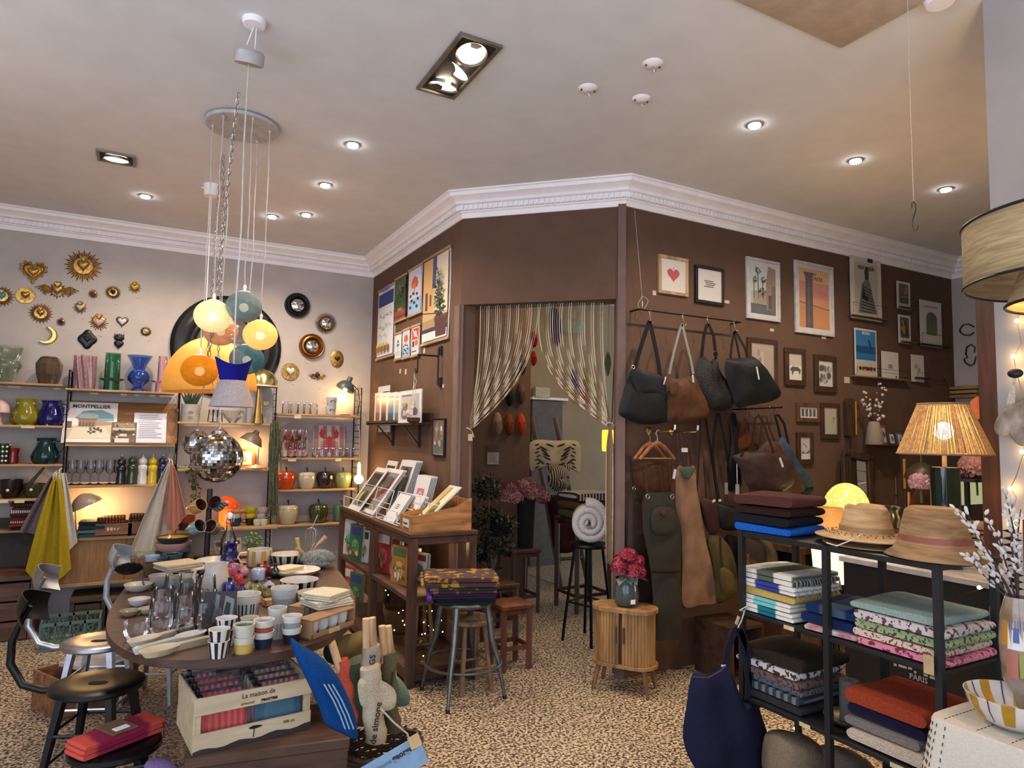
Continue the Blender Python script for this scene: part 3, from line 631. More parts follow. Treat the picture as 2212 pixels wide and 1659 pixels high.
lean('vintage_photo','small sepia photograph of crates between poster and typed sheet','photo',242,912,290,956,ph)
lean('typed_sheet','typed sheet of paper in a clear pocket','paper',291,892,354,957,[((222,224,238),rc(0,0,1,1))]+lines(.12,.12,.88,.92,13,(120,124,150),3,.22),rough=.15)
lean('name_card','small white card standing in front of the sepia photograph','card',249,947,276,957,[((236,236,236),rc(0,0,1,1))],Y=YF+.005,tilt=.1)
# price strips on shelf edges
def strip(px,py,Y=YF-.004,w_=16,h_=8,c=(226,210,176)):
    p=onY(px,py,Y);s=pxm(1,p);b=B();b.box((0,-.001,0),(w_*s,.002,h_*s));o=b.build('shelf_label',mat(c,.7),None,p,0,0);tag(o,'small cream price strip on an oak shelf edge','label','price strips on the oak shelf edges')
for q in((60,922,24,6),(8,1083,16,7),(42,1083,18,7),(643,900,14,8),(631,994,17,5),(731,993,13,6)):strip(q[0],q[1],w_=q[2],h_=q[3])

# ------------------------------------------------------------------ lathed goods
def shell(pr,th):
    """outer profile plus inner wall"""
    out=list(pr);inn=[]
    for i,(r,z)in enumerate(pr):
        if i==0:inn.append((max(r-th,1e-5),z+th))
        else:inn.append((max(r-th,1e-5),z))
    return out+inn[::-1]+[(1e-5,inn[0][1])]
def goods(name,label,cat,px,z,Y,prof,m,group=None,th=0.,n=28,X=None,part='body',s=None,sx=1.,facet=False,rotz=0.):
    """lathe with a profile in picture pixels, standing at height z on plane Y"""
    x=xat(px,z,Y)if X is None else X;s=s or pxm(1,(x,Y,z));t=thing(name,label,cat,(x,Y,z),group=group,rotz=rotz)
    pr=[(r*s,h*s)for r,h in prof];b=B()
    if th:b.lathe(pr if m.name[:5]in('clear','tinte')else shell(pr,th),n,cap=False);b.add([(pr[0][0]*math.cos(2*PI*i/n),pr[0][0]*math.sin(2*PI*i/n),pr[0][1])for i in range(n)],[tuple(range(n-1,-1,-1))])
    else:b.lathe([(1e-5,pr[0][1])]+pr,n,cap=False,sx=sx)
    b.build(part,m,t,smooth=0 if facet else 50);t['s']=s;return t
def handle(t,x0,z0,z1,out,m,r=.004,side=-1,name='handle',ang=None):
    s=t['s'];a=ang or 0.;pts=[(x0,z0),(x0+out*.8,z0-(z0-z1)*.05),(x0+out,(z0*.6+z1*.4)),(x0+out*.7,z1+(z0-z1)*.1),(x0,z1)]
    b=B();b.at(rot=(0,0,a));b.tube([(side*x*s,0,z*s)for x,z in pts],r,7);return b.build(name,m,t)
def gcol(c,r=.03):
    key=('tint',c,r)
    if key in MC:return MC[key]
    m=glass(c,r).copy();m.name='tinted_glass';t,N,L=nt(m);mx=[n for n in N if n.type=='MIX_SHADER'][0];tr=[n for n in N if n.type=='BSDF_TRANSPARENT'][0]
    df=N.new('ShaderNodeBsdfPrincipled');df.inputs['Base Color'].default_value=(*[min(1,v*1.2)for v in lin(c)],1);df.inputs['Roughness'].default_value=.1;m2=N.new('ShaderNodeMixShader');m2.inputs[0].default_value=.2
    tr.inputs[0].default_value=(*[v**.45 for v in lin(c)],1);L.new(tr.outputs[0],m2.inputs[1]);L.new(df.outputs[0],m2.inputs[2]);L.new(m2.outputs[0],mx.inputs[1]);MC[key]=m;return m
JUG=[(20,0),(26,6),(28,16),(24,28),(19,38),(17,46),(19,55),(20,57)]
def jug(px,z,c,label,k=1.,side=1,Y=6.62,tr=True):
    t=goods('glass_jug',label,'jug',px,z,Y,[(r*k,h*k)for r,h in JUG],gcol(c)if tr else mat(c,.12,coat=.5),th=.003)
    handle(t,18*k,50*k,24*k,16*k,gcol(c),.005,side);return t
t=goods('ceramic_vase','tall translucent grey green vase at the far edge of the top shelf','vase',10,Z1[0],6.65,[(17,0),(20,14),(24,28),(29,36),(27,44),(22,50),(26,62),(29,76),(27,79)],gcol((146,160,140),.1),th=.004)
t=goods('faceted_vase','smoked glass faceted vase with gold glints','vase',104,Z1[0],6.65,[(18,0),(24,22),(26,44),(18,58),(12,61)],gcol((110,96,84)),n=6,th=.004,facet=True,rotz=.4)
t=thing('twisted_vase','pale pink ribbed twisted glass vase','vase',(xat(181,Z2[0],6.65),6.65,Z2[0]));s=pxm(1,t.location);b=B()
b.grid(lambda u,v:((18+2*v+2.4*math.sin(9*2*PI*u+5*v))*s*math.cos(2*PI*u),(18+2*v+2.4*math.sin(9*2*PI*u+5*v))*s*math.sin(2*PI*u),v*73*s),72,14,.003);b.lathe([(0,.003),(18*s,.002)],24,cap=False);b.build('body',gcol((206,172,178)),t)
t=goods('collar_vase','emerald green cylinder vase with flared collar','vase',240,Z2[0],6.65,[(15,0),(15,20),(24,24),(24.5,25),(15,28),(14.5,80),(15,81)],gcol((38,112,78)),th=.003)
t=goods('bulb_vase','cobalt blue glass vase with round bulb and wide flared rim','vase',298,Z2[0],6.65,[(15,0),(13,5),(8,10),(12,15),(21,24),(22,32),(18,42),(11,48),(14,58),(24,76),(24.5,78)],gcol((46,84,176)),th=.003)
t=goods('collar_vase','pale pink collared vase half behind the yellow lampshade','vase',348,Z2[0],6.65,[(12,0),(12,20),(20,23),(20.5,24),(9,27),(8.5,78),(9,79)],gcol((218,170,180)),th=.003)
jug(53,Z1[1],(186,178,50),'transparent yellow glass jug on the second shelf')
jug(108,Z1[1],(26,24,130),'deep cobalt blue glass jug beside the yellow one',.95)
jug(97,Z1[2],(14,72,74),'dark teal glass jug on the shelf below the blue jug',.97)
t=goods('mushroom_lamp','pale pink mushroom lamp at the edge of the second shelf','lamp',-4,Z1[1],6.62,[(9,0),(6,5),(6,26),(20,26),(18,42),(10,52),(3,55)],mat((216,182,180),.4))
t=goods('wine_glass','clear stemmed glass behind the blue jug','glass',136,Z1[1],6.7,[(9,0),(2,2),(1.5,22),(9,30),(12,42),(9,56)],glass(),th=.0015)
t=goods('tumbler','dark green tumbler with white dots','cup',6,Z1[2],6.6,[(10,0),(13,44)],gcol((30,60,42)),th=.002);b=B()
for i in range(4):
    for a in(-2.2,-1.6,-1.0):b.sph((math.cos(a)*(10.6+i*.7)*t['s'],math.sin(a)*(10.6+i*.7)*t['s'],(7+i*10)*t['s']),.009,8,5,(1,1,1))
b.build('dot',mat((230,228,220),.4),t)
t=goods('goblet','small red glass goblet beside the dotted tumbler','cup',27,Z1[2],6.62,[(10,0),(11,12),(9,18),(12,34)],gcol((150,24,20)),th=.002)
for i,(px,c,l)in enumerate(((22,(34,24,24),'very dark brown bowl with white dots'),(72,(60,62,40),'dark olive stacked bowl'))):
    t=goods('bowl',l,'bowl',px,Z1[3],6.62,[(12,0),(18,10),(21,24),(22,40 if i==0 else 30)],mat(c,.2),th=.004)
    b=B();b.sph((-3*t['s'],-20*t['s'],18*t['s']),.012,8,6);b.build('dot',mat((226,222,214)),t)
for i,(px,dx,c)in enumerate(((58,40,(66,70,46)),)):
    x=xat(px,Z1[3],6.6);b=B();b.at((x,6.66,Z1[3]+.1),(0,.6,0));b.lathe([(.0,-.2),(.012,-.19),(.014,.0),(.01,.16),(0,.17)],10);o=b.build('rolling_pin',mat((96,78,48)),None);tag(o,'brown wooden rolling pin leaning among the dark bowls','rolling pin')
# folded textiles in section one
def folded(name,label,cat,x,y,z,w_,d_,h_,c,n=2,rotz=0.,m=None,group=None,edge=None,fringe=0,seed=1,sag=.004):
    """one folded cloth: n rounded layers joined at the fold, slightly uneven"""
    rr=random.Random(seed);t=thing(name,label,cat,(x,y,z),rotz,group);m=m or cloth(c);b=B();hh=h_/n
    for k in range(n):
        ox,oy=rr.uniform(-.006,.006),rr.uniform(-.006,.006);z0=k*hh
        pr=[]
        for i in range(9):a=-PI/2+PI*i/8;pr.append((-w_/2+ox-math.cos(a)*hh*.45,z0+hh/2+hh*.48*math.sin(a)))
        for i in range(9):a=PI/2-PI*i/8;pr.append((w_/2+ox+math.cos(a)*hh*.45,z0+hh/2+hh*.48*math.sin(a)))
        nv=8
        vs=[];P=len(pr)
        for j in range(nv+1):
            v=j/nv;e=1-.02*(abs(v-.5)*2)**6;f_=1-.15*(abs(v-.5)*2)**10
            for q,(xx,zz)in enumerate(pr):vs.append((xx*e,(v-.5)*d_+oy,z0+hh/2+(zz-z0-hh/2)*f_+sag*math.sin(5*v+k+seed)*math.sin(3*xx/w_+k)*(1 if zz>z0+hh*.5 and k==n-1 else 0)))
        b.add(vs,[(j*P+q,j*P+(q+1)%P,(j+1)*P+(q+1)%P,(j+1)*P+q)for j in range(nv)for q in range(P)]+[tuple(range(P-1,-1,-1)),tuple(nv*P+q for q in range(P))])
    b.build('folds',m,t)
    if fringe:
        b=B()
        for i in range(fringe):yy=(i/(fringe-1)-.5)*d_*.95;L_=rr.uniform(.05,.09);b.tube([(w_/2,yy,h_*.8),(w_/2+.02,yy+rr.uniform(-.01,.01),h_*.5),(w_/2+.03,yy+rr.uniform(-.02,.02),h_*.8-L_)],.0022,4)
        o=b.build('fringe',edge or m,t);o['kind']='stuff'
    return t
zz=Z1[4]
for i,c in enumerate(((34,30,30),(150,40,44),(196,190,182),(120,34,38),(60,40,40),(206,200,190),(70,50,46),(90,60,54))):
    x=xat(62,zz,6.63);folded('folded_textile',['black','crimson','pale grey','dark red','dark brown','off-white woven','brown grey','taupe patterned'][i]+' folded cloth in the stack behind the yellow towel, '+['lowest','second','third','fourth','fifth','sixth','seventh','topmost'][i],'textile',x,6.63,zz+i*.026,.2+.01*(i%3),.2,.025,c,1,group='textile stack on the lowest shelf',m=cloth(c,kind='stripe',c2=tuple(int(v*.45)for v in c),scale=22)if i in(2,5,7)else None,seed=i)
# glassware
TUM=[(8.5,0),(9.5,2),(10,14),(11,20),(8.5,48)]
t0=goods('stemless_glass','clear glass in the row beside the pepper mills','glass',154,Z2[2],6.62,[(9,0),(8.5,1),(1.5,4),(1.2,22),(8,28),(9.5,36),(7.5,54)],glass(),th=.0015,group='row of clear stemmed glasses')
for px in(172,194,212,236,253):dup(t0,(xat(px,Z2[2],6.62),6.62,Z2[2]))
MILL=[(10,0),(10.5,3),(10,6),(9.8,16),(8,26),(9.5,33),(9.8,40),(6.5,43),(8.5,47),(9,52),(7,57),(3,58),(3,60),(2,62),(1e-3,62)]
for px,c,k,nm in((260,(28,30,34),.95,'black'),(284,(50,62,32),1.0,'olive green'),(306,(222,222,220),.97,'white'),(328,(214,190,36),.95,'yellow'),(349,(24,28,76),.97,'navy blue')):
    t=goods('pepper_mill',nm+' lacquered wooden pepper mill','pepper mill',px,Z2[2],6.6,[(r*k,h*k)for r,h in MILL],mat(c,.18,coat=.6),part='body');s=t['s']
    b=B();b.lathe([(1.5*s,58*s),(2.5*s,60*s),(2*s,63*s),(0,63.5*s)],10);b.build('knob',m_steel,t)
# section three
zs=Z3[0]
t=goods('metal_planter','white tin pot holding a spiky grey green plant','planter',410,zs,6.6,[(18,0),(18.5,1),(18,34),(19,37),(19,38)],mat((200,196,188),.45),th=.003);s=t['s']
b=B();rr=random.Random(5)
for i in range(70):
    a=rr.uniform(0,2*PI);l=rr.uniform(18,34)*s;r0=rr.uniform(0,10)*s;b.tube([(math.cos(a)*r0,math.sin(a)*r0,34*s),(math.cos(a)*(r0+l*.2),math.sin(a)*(r0+l*.2),34*s+l*.5),(math.cos(a)*(r0+l*.45),math.sin(a)*(r0+l*.45),34*s+l)],[.004,.006,.001],4)
b.build('foliage',mat((84,96,76),.7),t);draw([((110,104,96),rc(.3,.2,.7,.25)),((90,84,76),rc(.3,.34,.7,.38)),((130,110,90),ell(.5,.7,.2,.1))],.1,.12,t,'label_print',-18.6*s)
t=goods('shell_bowl','clear fluted glass scallop bowl under the grey shade','bowl',502,zs,6.6,[(8,0),(10,3),(18,12),(25,27)],glass((225,228,228)),th=.003,n=20,facet=True)
t=goods('wire_letters','black wire ornament behind the chains','ornament',462,zs,6.66,[(10,0),(10,2)],m_black);b=B();s=t['s']
for i in range(3):b.tube([((-12+9*i)*s,0,2*s),((-10+9*i)*s,0,28*s),((-6+9*i)*s,0,16*s),((-3+9*i)*s,0,28*s),((-2+9*i)*s,0,2*s)],.005,5)
b.build('scrollwork',m_black,t)
lp=goods('tall_box','tall white box standing behind the brass lamp','box',561,zs,6.7,[(1,0),(1,1)],m_white);s=lp['s']
b=B();b.box((0,.0,40*s),(54*s,.06,80*s));b.build('box',mat((208,206,204),.6),lp,smooth=0)
t=goods('brass_lamp','brass lamp with tapering cone foot and wide domed shade','lamp',556,zs,6.56,[(13,0),(12.5,3),(6,50),(3,84),(3,92)],metalm((206,186,120),.2),part='cone_foot');s=t['s']
b=B();b.at((6*s,-6*s,0));b.lathe([(31*s,80*s),(31*s,83*s),(28*s,98*s),(20*s,110*s),(9*s,117*s),(0,119*s)],36,cap=False);b.lathe([(31*s,80*s),(29*s,82*s),(18*s,106*s),(0,112*s)],36,cap=False);b.build('shade',metalm((204,190,130),.22),t)
b=B();b.at((6*s,-6*s,0));b.lathe([(31*s,79*s),(31.6*s,80.5*s),(31*s,82*s)],36,cap=False);b.build('shade_rim',mat((235,235,230),.4),t);b=B();b.box((15*s,-.02,44*s),(10*s,.01,7*s));b.build('price_tag',m_gold,t)
def tray(px0,py0,px1,py1,z,Y,layers,label,base,rim=(190,186,180),tilt=.16):
    x=xat((px0+px1)/2,z,Y);s=pxm(1,(x,Y,z));w_,h_=(px1-px0)*s,(py1-py0)*s;t=thing('serving_tray',label,'tray',(x,Y,z),rot=(-tilt,0,0))
    def rr_(w2,h2,r,n=5):
        o=[]
        for cx,cz,a0 in((w2-r,h2-r,0),(-w2+r,h2-r,PI/2),(-w2+r,-h2+r,PI),(w2-r,-h2+r,1.5*PI)):o+=[(cx+r*math.cos(a0+PI/2*i/n),h_/2+cz+r*math.sin(a0+PI/2*i/n))for i in range(n+1)]
        return o
    b=B();b.prism(rr_(w_/2,h_/2,.05)[::-1],.0,.012);b.build('tray_base',mat(base,.4),t,smooth=30)
    b=B();b.tube([(x_,-.004,z_)for x_,z_ in rr_(w_/2-.005,h_/2-.005,.05)],.007,6,close=True);b.build('rim',mat(rim,.35),t)
    if layers:draw(layers,w_*.9,h_*.9,t,z0=h_*.05,y=-.002)
    return t
LOB=[((196,60,54),[(.5,.2),(.42,.35),(.4,.55),(.5,.66),(.6,.55),(.58,.35)]),((196,60,54),[(.42,.55),(.2,.6),(.16,.75),(.26,.92),(.3,.75),(.36,.9),(.38,.7),(.3,.64),(.46,.6)]),((196,60,54),[(.58,.55),(.8,.6),(.84,.75),(.74,.92),(.7,.75),(.64,.9),(.62,.7),(.7,.64),(.54,.6)])]+[((196,60,54),line(.5,.5-.06*i,.5+sg*.3,.42-.07*i,.025))for i in range(4)for sg in(-1,1)]+[((196,60,54),[(.4,.2),(.5,.26),(.6,.2),(.64,.08),(.5,.12),(.36,.08)])]
def stripes(c1,c2,n):return[(c1 if i%2 else c2,rc(i/n,0,(i+1)/n,1))for i in range(n)]
tray(601,924,664,988,Z4[1],6.73,stripes((214,206,200),(206,150,150),7)+LOB,'striped tray with red lobster half hidden behind wine glasses',(220,214,208))
tray(676,915,746,987,Z4[1],6.72,stripes((218,208,204),(198,128,122),7)+LOB,'pink and white striped tray with a red lobster',(220,214,208))
tray(380,971,430,1012,Z3[1],6.72,[((150,150,146),rc(.1,.1,.9,.9))],'plain pale grey tray left of the mirror balls',(172,170,166))
tray(508,971,549,1011,Z3[1],6.7,[((176,188,190),rc(.12,.12,.88,.88)),((120,130,140),rc(.4,.3,.6,.8))],'tray with orange mottled rim behind the grey desk lamp',(170,84,40),(190,96,40))
tray(470,930,512,975,Z3[1],6.75,None,'round-cornered pale mirror tray behind the mirror balls',(170,160,150))
# desk lamps
def lampbulb(t,p,r=.022,e=40,c=(255,214,150),pw=9,lp=None):
    b=B();b.sph(p,r,14,10);b.build('bulb',glow(c,e),t)
    light('POINT','lamp_glow',Vector(t.location)+Vector(lp or p),pw,(255,196,120),r)
t=goods('desk_lamp','taupe desk lamp with tilted wide shade lit beside the mirror balls','desk lamp',553,Z3[1],6.6,[(22,0),(22,2),(16,5),(4,7),(2,9)],mat((176,140,110),.4),part='foot');s=t['s']
b=B();b.tube([(2*s,0,5*s),(4*s,0,52*s),(-2*s,0,74*s)],.006,8);b.build('stem',mat((176,150,120),.4),t)
b=B();b.at((-8*s,-2*s,66*s),(0,.45,0));b.lathe([(25*s,-13*s),(24*s,-10*s),(17*s,3*s),(7*s,9*s),(5*s,16*s),(0,17*s)],28,cap=False);b.build('shade',mat((120,104,94),.4),t)
b=B();b.at((-8*s,-2*s,66*s),(0,.45,0));b.lathe([(24*s,-11*s),(16*s,1*s),(0,6*s)],28,cap=False);b.build('shade_lining',mat((240,236,226),.5),t);lampbulb(t,(-10*s,-3*s,58*s),.02,30,pw=3.5,lp=(-8*s,.06,40*s))
t=goods('clamp_lamp','grey clamp lamp with dome shade lighting the top shelf corner','desk lamp',772,Z4[0],6.6,[(3,0),(3,2)],mat((70,74,74),.4),part='clamp');s=t['s']
b=B();b.tube([(0,0,0),(4*s,0,30*s),(0,0,54*s),(-12*s,0,66*s)],.006,8);b.build('arm',m_black,t)
b=B();b.at((-28*s,-.03,62*s),(0,.42,0));b.lathe([(20*s,-8*s),(19.5*s,-2*s),(14*s,7*s),(6*s,12*s),(5*s,22*s),(0,23*s)],28,cap=False);b.build('shade',mat((86,96,94),.35),t);lampbulb(t,(-30*s,-.03,54*s),.02,30,pw=2.6,lp=(-24*s,.1,38*s))
t=goods('mushroom_lamp','glossy orange mushroom table lamp glowing on the low board','lamp',485,ZD,6.6,[(14,0),(14,2),(12,6),(12.5,30),(10,36)],mat((226,96,20),.3,emit=1.2,ecol=(255,110,20)),part='body');s=t['s']
b=B();b.lathe([(27*s,36*s),(27*s,39*s),(24*s,50*s),(14*s,59*s),(0,62*s)],32,cap=False);b.lathe([(26*s,36*s),(20*s,50*s),(0,56*s)],32,cap=False);b.build('shade',mat((214,74,24),.15,coat=.6,emit=.15),t);lampbulb(t,(0,-.03,41*s),.016,20,(255,150,70),9)
# section four
zs=Z4[0]
t0=goods('tumbler','straight clear tumbler on the top shelf under the heart plaques','glass',617,zs,6.6,[(7,0),(7.5,1),(8,26)],glass(),th=.002,group='row of clear tumblers on the top shelf')
for px in(635,651,662,678):dup(t0,(xat(px,zs,6.6),6.6,zs))
for i in range(2):
    t=goods('mug','white flowered mug, '+('lower' if i==0 else 'upper')+' of the stacked pair by the clamp lamp','mug',714+2*i,zs+i*.085,6.6,[(9,0),(10,2),(12,19)],mat((214,216,222),.2),th=.003);handle(t,10,16,5,9,mat((214,216,222),.2),.004)
    draw([(c,ell(.3+.2*k,.5+.12*(k%2),.09,.12,8))for k,c in enumerate(((70,80,110),(150,60,50),(90,100,120)))],.08,.09,t,'flower_print',-11.2*t['s'])
t=thing('saucer','cream saucer on the shelf below the clamp lamp','saucer',(xat(745,zs,6.6),6.6,zs));b=B();b.lathe([(.03,0),(.055,.006),(.06,.009),(.05,.008),(0,.004)],24,cap=False);b.build('plate',mat((226,214,180),.3),t)
zs=Z4[1]
t0=goods('wine_glass','stemmed glass with dark cut base before the striped trays','glass',610,zs,6.6,[(8,0),(2,2),(2,12),(7,16),(8,22),(7,33)],glass((230,236,234)),th=.0015,group='stemmed glasses before the lobster tray')
for px in(632,652):dup(t0,(xat(px,zs,6.6),6.6,zs))
t1=goods('footed_glass','clear glass with tiny red motif in the rear row','glass',606,zs+.0,6.67,[(7,0),(1.5,3),(1.5,30),(7,38),(8,60)],glass(),th=.0015,group='tall glasses before the lobster tray')
for px in(622,637,653):dup(t1,(xat(px,zs,6.67),6.67,zs))
t0=goods('small_tumbler','small thick-based tumbler before the lobster tray','glass',681,zs,6.58,[(6.5,0),(7,2),(6.5,10),(7.5,22)],glass((226,232,232)),th=.002,group='small tumblers under the lobster tray')
for px in(696,711,727,742,757):dup(t0,(xat(px,zs,6.58),6.58,zs))
def apple(px,z,R,c,label,c2=None,Y=6.62):
    x=xat(px,z,Y);s=pxm(1,(x,Y,z));R*=s;t=thing('apple_jar',label,'jar',(x,Y,z));m=mat(c,.12,coat=.8,c2=c2,scale=5,var=.1)
    b=B();b.lathe([(1e-5,0),(R*.62,0),(R*.72,R*.1),(R*.92,R*.7),(R,R*1.2),(R*.97,R*1.52)],32,cap=False);b.build('body',m,t)
    b=B();b.lathe([(R*.985,R*1.54),(R*.93,R*1.72),(R*.78,R*1.87),(R*.5,R*1.92),(R*.2,R*1.84),(0,R*1.78)],32,cap=False);lid=b.build('lid',m,t)
    b=B();b.tube([(0,0,R*1.78),(R*.02,0,R*2.05),(-R*.06,0,R*2.38)],[R*.06,R*.06,R*.11],8);b.build('stem',mat((54,36,28),.6),lid);return t
apple(617,Z4[2],20,(206,74,24),'orange red glazed apple jar');apple(662,Z4[2],19,(204,194,166),'cream glazed apple jar on the upper apple shelf');apple(702,Z4[2],19,(44,34,32),'dark brown black glazed apple jar')
apple(740,Z4[2],18.5,(116,140,100),'mottled green glazed apple jar on the upper apple shelf',(150,150,90));apple(621,Z4[3],21.5,(202,194,160),'cream glazed apple jar on the lower apple shelf');apple(687,Z4[3],21,(62,72,42),'dark moss green apple jar on the lower apple shelf');apple(737,Z4[3],19,(72,130,98),'mint green apple jar partly behind the dark cabinet')
# bare bulb
x=xat(774,1.05,6.5);t=thing('bare_bulb_lamp','glowing bare bulb on a cord beside the postcard racks','lamp',(x,6.5,0));zb,zt_=onY(774,1035,6.5).z,onY(775,998,6.5).z
b=B();b.sph((0,0,zb),.045,16,12);b.build('bulb',glow((255,206,130),18),t);b=B();b.lathe([(.018,zb+.04),(.02,zt_-.03),(.01,zt_)],14);b.build('socket',m_white,t);b=B();b.tube([(0,0,zt_),(0,.02,zt_+.3),(0,.2,Z4[0]-.03)],.003,6);b.build('cord',mat((206,200,190)),t)
light('POINT','bulb_glow',(x,6.42,zb),4,(255,190,110),.045)
# hanging ivy and dried bunch
def ivy(name,label,pts,n,m,seed,w_=.03,Y=6.4,leaf=.03,cat='plant'):
    P=[onY(a,c,Y)for a,c in pts];t=thing(name,label,cat,P[0]);b=B();L_=[p-P[0]for p in P];b.tube(L_,.003,5);b.build('stem',mat((70,74,50)),t);b=B();rr=random.Random(seed)
    for i in range(n):
        u=rr.random()*(len(L_)-1);k=int(u);q=L_[k].lerp(L_[min(k+1,len(L_)-1)],u-k)+Vector((rr.gauss(0,w_),rr.gauss(0,w_),0));a=rr.uniform(0,2*PI);l=leaf*rr.uniform(.6,1.2)
        b.at(q,(rr.uniform(-1,1),rr.uniform(-1,1),a));b.add([(0,0,0),(l*.5,l*.1,l*.45),(l*.1,0,l),(-l*.45,l*.1,l*.4)],[(0,1,2,3)])
    b.at();b.build('foliage',m,t,smooth=0);return t
ivy('hanging_ivy','trailing ivy strand beside the mirror ball',[(416,1004),(418,1020),(424,1060),(421,1110)],170,mat((66,84,48),.6),3,.022,6.49)
P=[onY(a,c,6.45)for a,c in((594,915),(592,960),(590,1010),(588,1070),(590,1120))];t=thing('dried_bunch','bunch of dried grey green foliage hanging down the shelf ladder','plant',P[0]);b=B();rr=random.Random(9)
for i in range(90):
    ox,oy=rr.gauss(0,.022),rr.gauss(0,.02);n_=rr.choice((3,4,5));pts=[P[k]-P[0]+Vector((ox*(.4+.5*(k>0))+rr.gauss(0,.01),oy+rr.gauss(0,.008),rr.uniform(-.03,.03)))for k in range(n_)];b.tube(pts,[.004]*(n_-1)+[.001],4)
b.build('foliage',mat((94,102,78),.85,var=.35,scale=40),t)

# ------------------------------------------------------------------ cabinet below section two, lamp, crates, textiles
zc=zsh(260,1153);x0,x1=xat(128,zc,6.40),xat(338,zc,6.40);zb=onY(230,1262,6.40).z;m_oak=wood((150,108,62),stretch=(1,1,.1),scale=60,var=.15)
t=thing('oak_cabinet','wall-hung honey oak cabinet with sliding fronts behind the yellow towel','cabinet',((x0+x1)/2,6.58,zb));W_,H_=x1-x0+.25,zc-zb
b=B();b.box((.12,0,H_-.012),(W_,.38,.024),.002);b.build('top_board',m_shelf,t,smooth=0);b=B();b.box((.12,0,.012),(W_,.38,.024),.002);b.build('bottom_board',m_shelf,t,smooth=0)
b=B();b.box((.12,.17,H_/2),(W_,.02,H_-.05));b.build('back_panel',m_oak,t,smooth=0)
for i in range(2):b=B();b.box((.12-W_/4+W_/2*i,-.165+.01*i,H_/2),(W_/2,.012,H_-.05),.002);b.build('sliding_door',m_oak,t,smooth=0)
ivx=lambda px:xat(px,zc,6.5)
t=thing('mushroom_lamp','taupe lamp with leaning dome shade lighting the crates','lamp',(ivx(163),6.5,zc));s=pxm(1,t.location)
b=B();b.lathe([(16*s,0),(15*s,3*s),(3*s,6*s),(0,7*s)],24,cap=False);b.build('foot',mat((220,200,160),.4),t);b=B();b.tube([(0,0,5*s),(-3*s,0,60*s),(6*s,0,84*s)],.007,8);b.build('stem',mat((200,180,150),.4),t)
b=B();b.at((10*s,0,78*s),(0,-.45,0));b.lathe([(32*s,-15*s),(30*s,-8*s),(18*s,6*s),(6*s,12*s),(0,13*s)],32,cap=False);b.build('shade',mat((150,130,120),.35),t);lampbulb(t,(18*s,-.02,66*s),.022,26,pw=6,lp=(34*s,.1,50*s))
for i,(c,l)in enumerate((((50,78,84),'dark teal folded cloth at the bottom of the small pile by the crates'),((96,120,122),'grey blue folded cloth second in the small pile by the crates'),((40,56,70),'navy folded cloth third in the small pile by the crates'),((34,36,40),'black folded cloth on top of the small pile by the crates'))):
    folded('folded_textile',l,'textile',ivx(197),6.48,zc+i*.032,.16,.2,.03,c,1,seed=i+20)
def crate(name,label,x,y,z,w_,d_,h_,m,rotz=0.,slats=2,planks=True,side=0.012,cat='crate'):
    t=thing(name,label,cat,(x,y,z),rotz);b=B();b.box((0,0,side/2),(w_,d_,side));b.build('bottom_board',m,t,smooth=0);g=h_/slats
    for sy in(-1,1):
        for k in range(slats):b=B();b.box((0,sy*(d_/2-side/2),g*(k+.5)),(w_,side,g*.93),.001);b.build('plank',m,t,smooth=0)
    for sx in(-1,1):
        for k in range(slats):b=B();b.box((sx*(w_/2-side/2),0,g*(k+.5)),(side,d_-2*side,g*.93),.001);b.build('plank',m,t,smooth=0)
    return t
m_crate=wood((124,84,52),stretch=(.15,1,1))
cr=crate('wooden_crate','small brown wooden crate with white stencil under the lamp',ivx(246),6.5,zc,pxm(66,(0,6.5,1)),.24,pxm(27,(0,6.5,1)),m_crate,slats=1)
draw([((206,180,150),ell(.3,.5,.05,.2,8)),((206,180,150),ell(.42,.5,.05,.2,8)),((206,180,150),rc(.5,.4,.56,.6)),((206,180,150),line(.6,.4,.7,.6,.05))],.2,.08,cr,'stencil',-.122,.02)
crate('wooden_crate','brown wooden crate beside the hanging cream towel',ivx(312),6.5,zc,pxm(62,(0,6.5,1)),.24,pxm(28,(0,6.5,1)),m_crate,slats=1)
for i,(px,c,dz,l)in enumerate(((236,(150,92,52),.05,'rust checked scarf, lower of two in the stencilled crate'),(240,(116,70,44),.1,'brown folded scarf, upper of two in the stencilled crate'),(312,(136,90,62),.06,'tan folded scarf in the second crate'),(308,(96,66,52),.11,'brown folded scarf on top of the second crate'))):
    folded('folded_scarf',l,'scarf',ivx(px),6.5,zc+dz,.18,.17,.05,c,2,seed=i+40,m=cloth(c,kind='stripe',c2=tuple(int(v*.55)for v in c),scale=14))
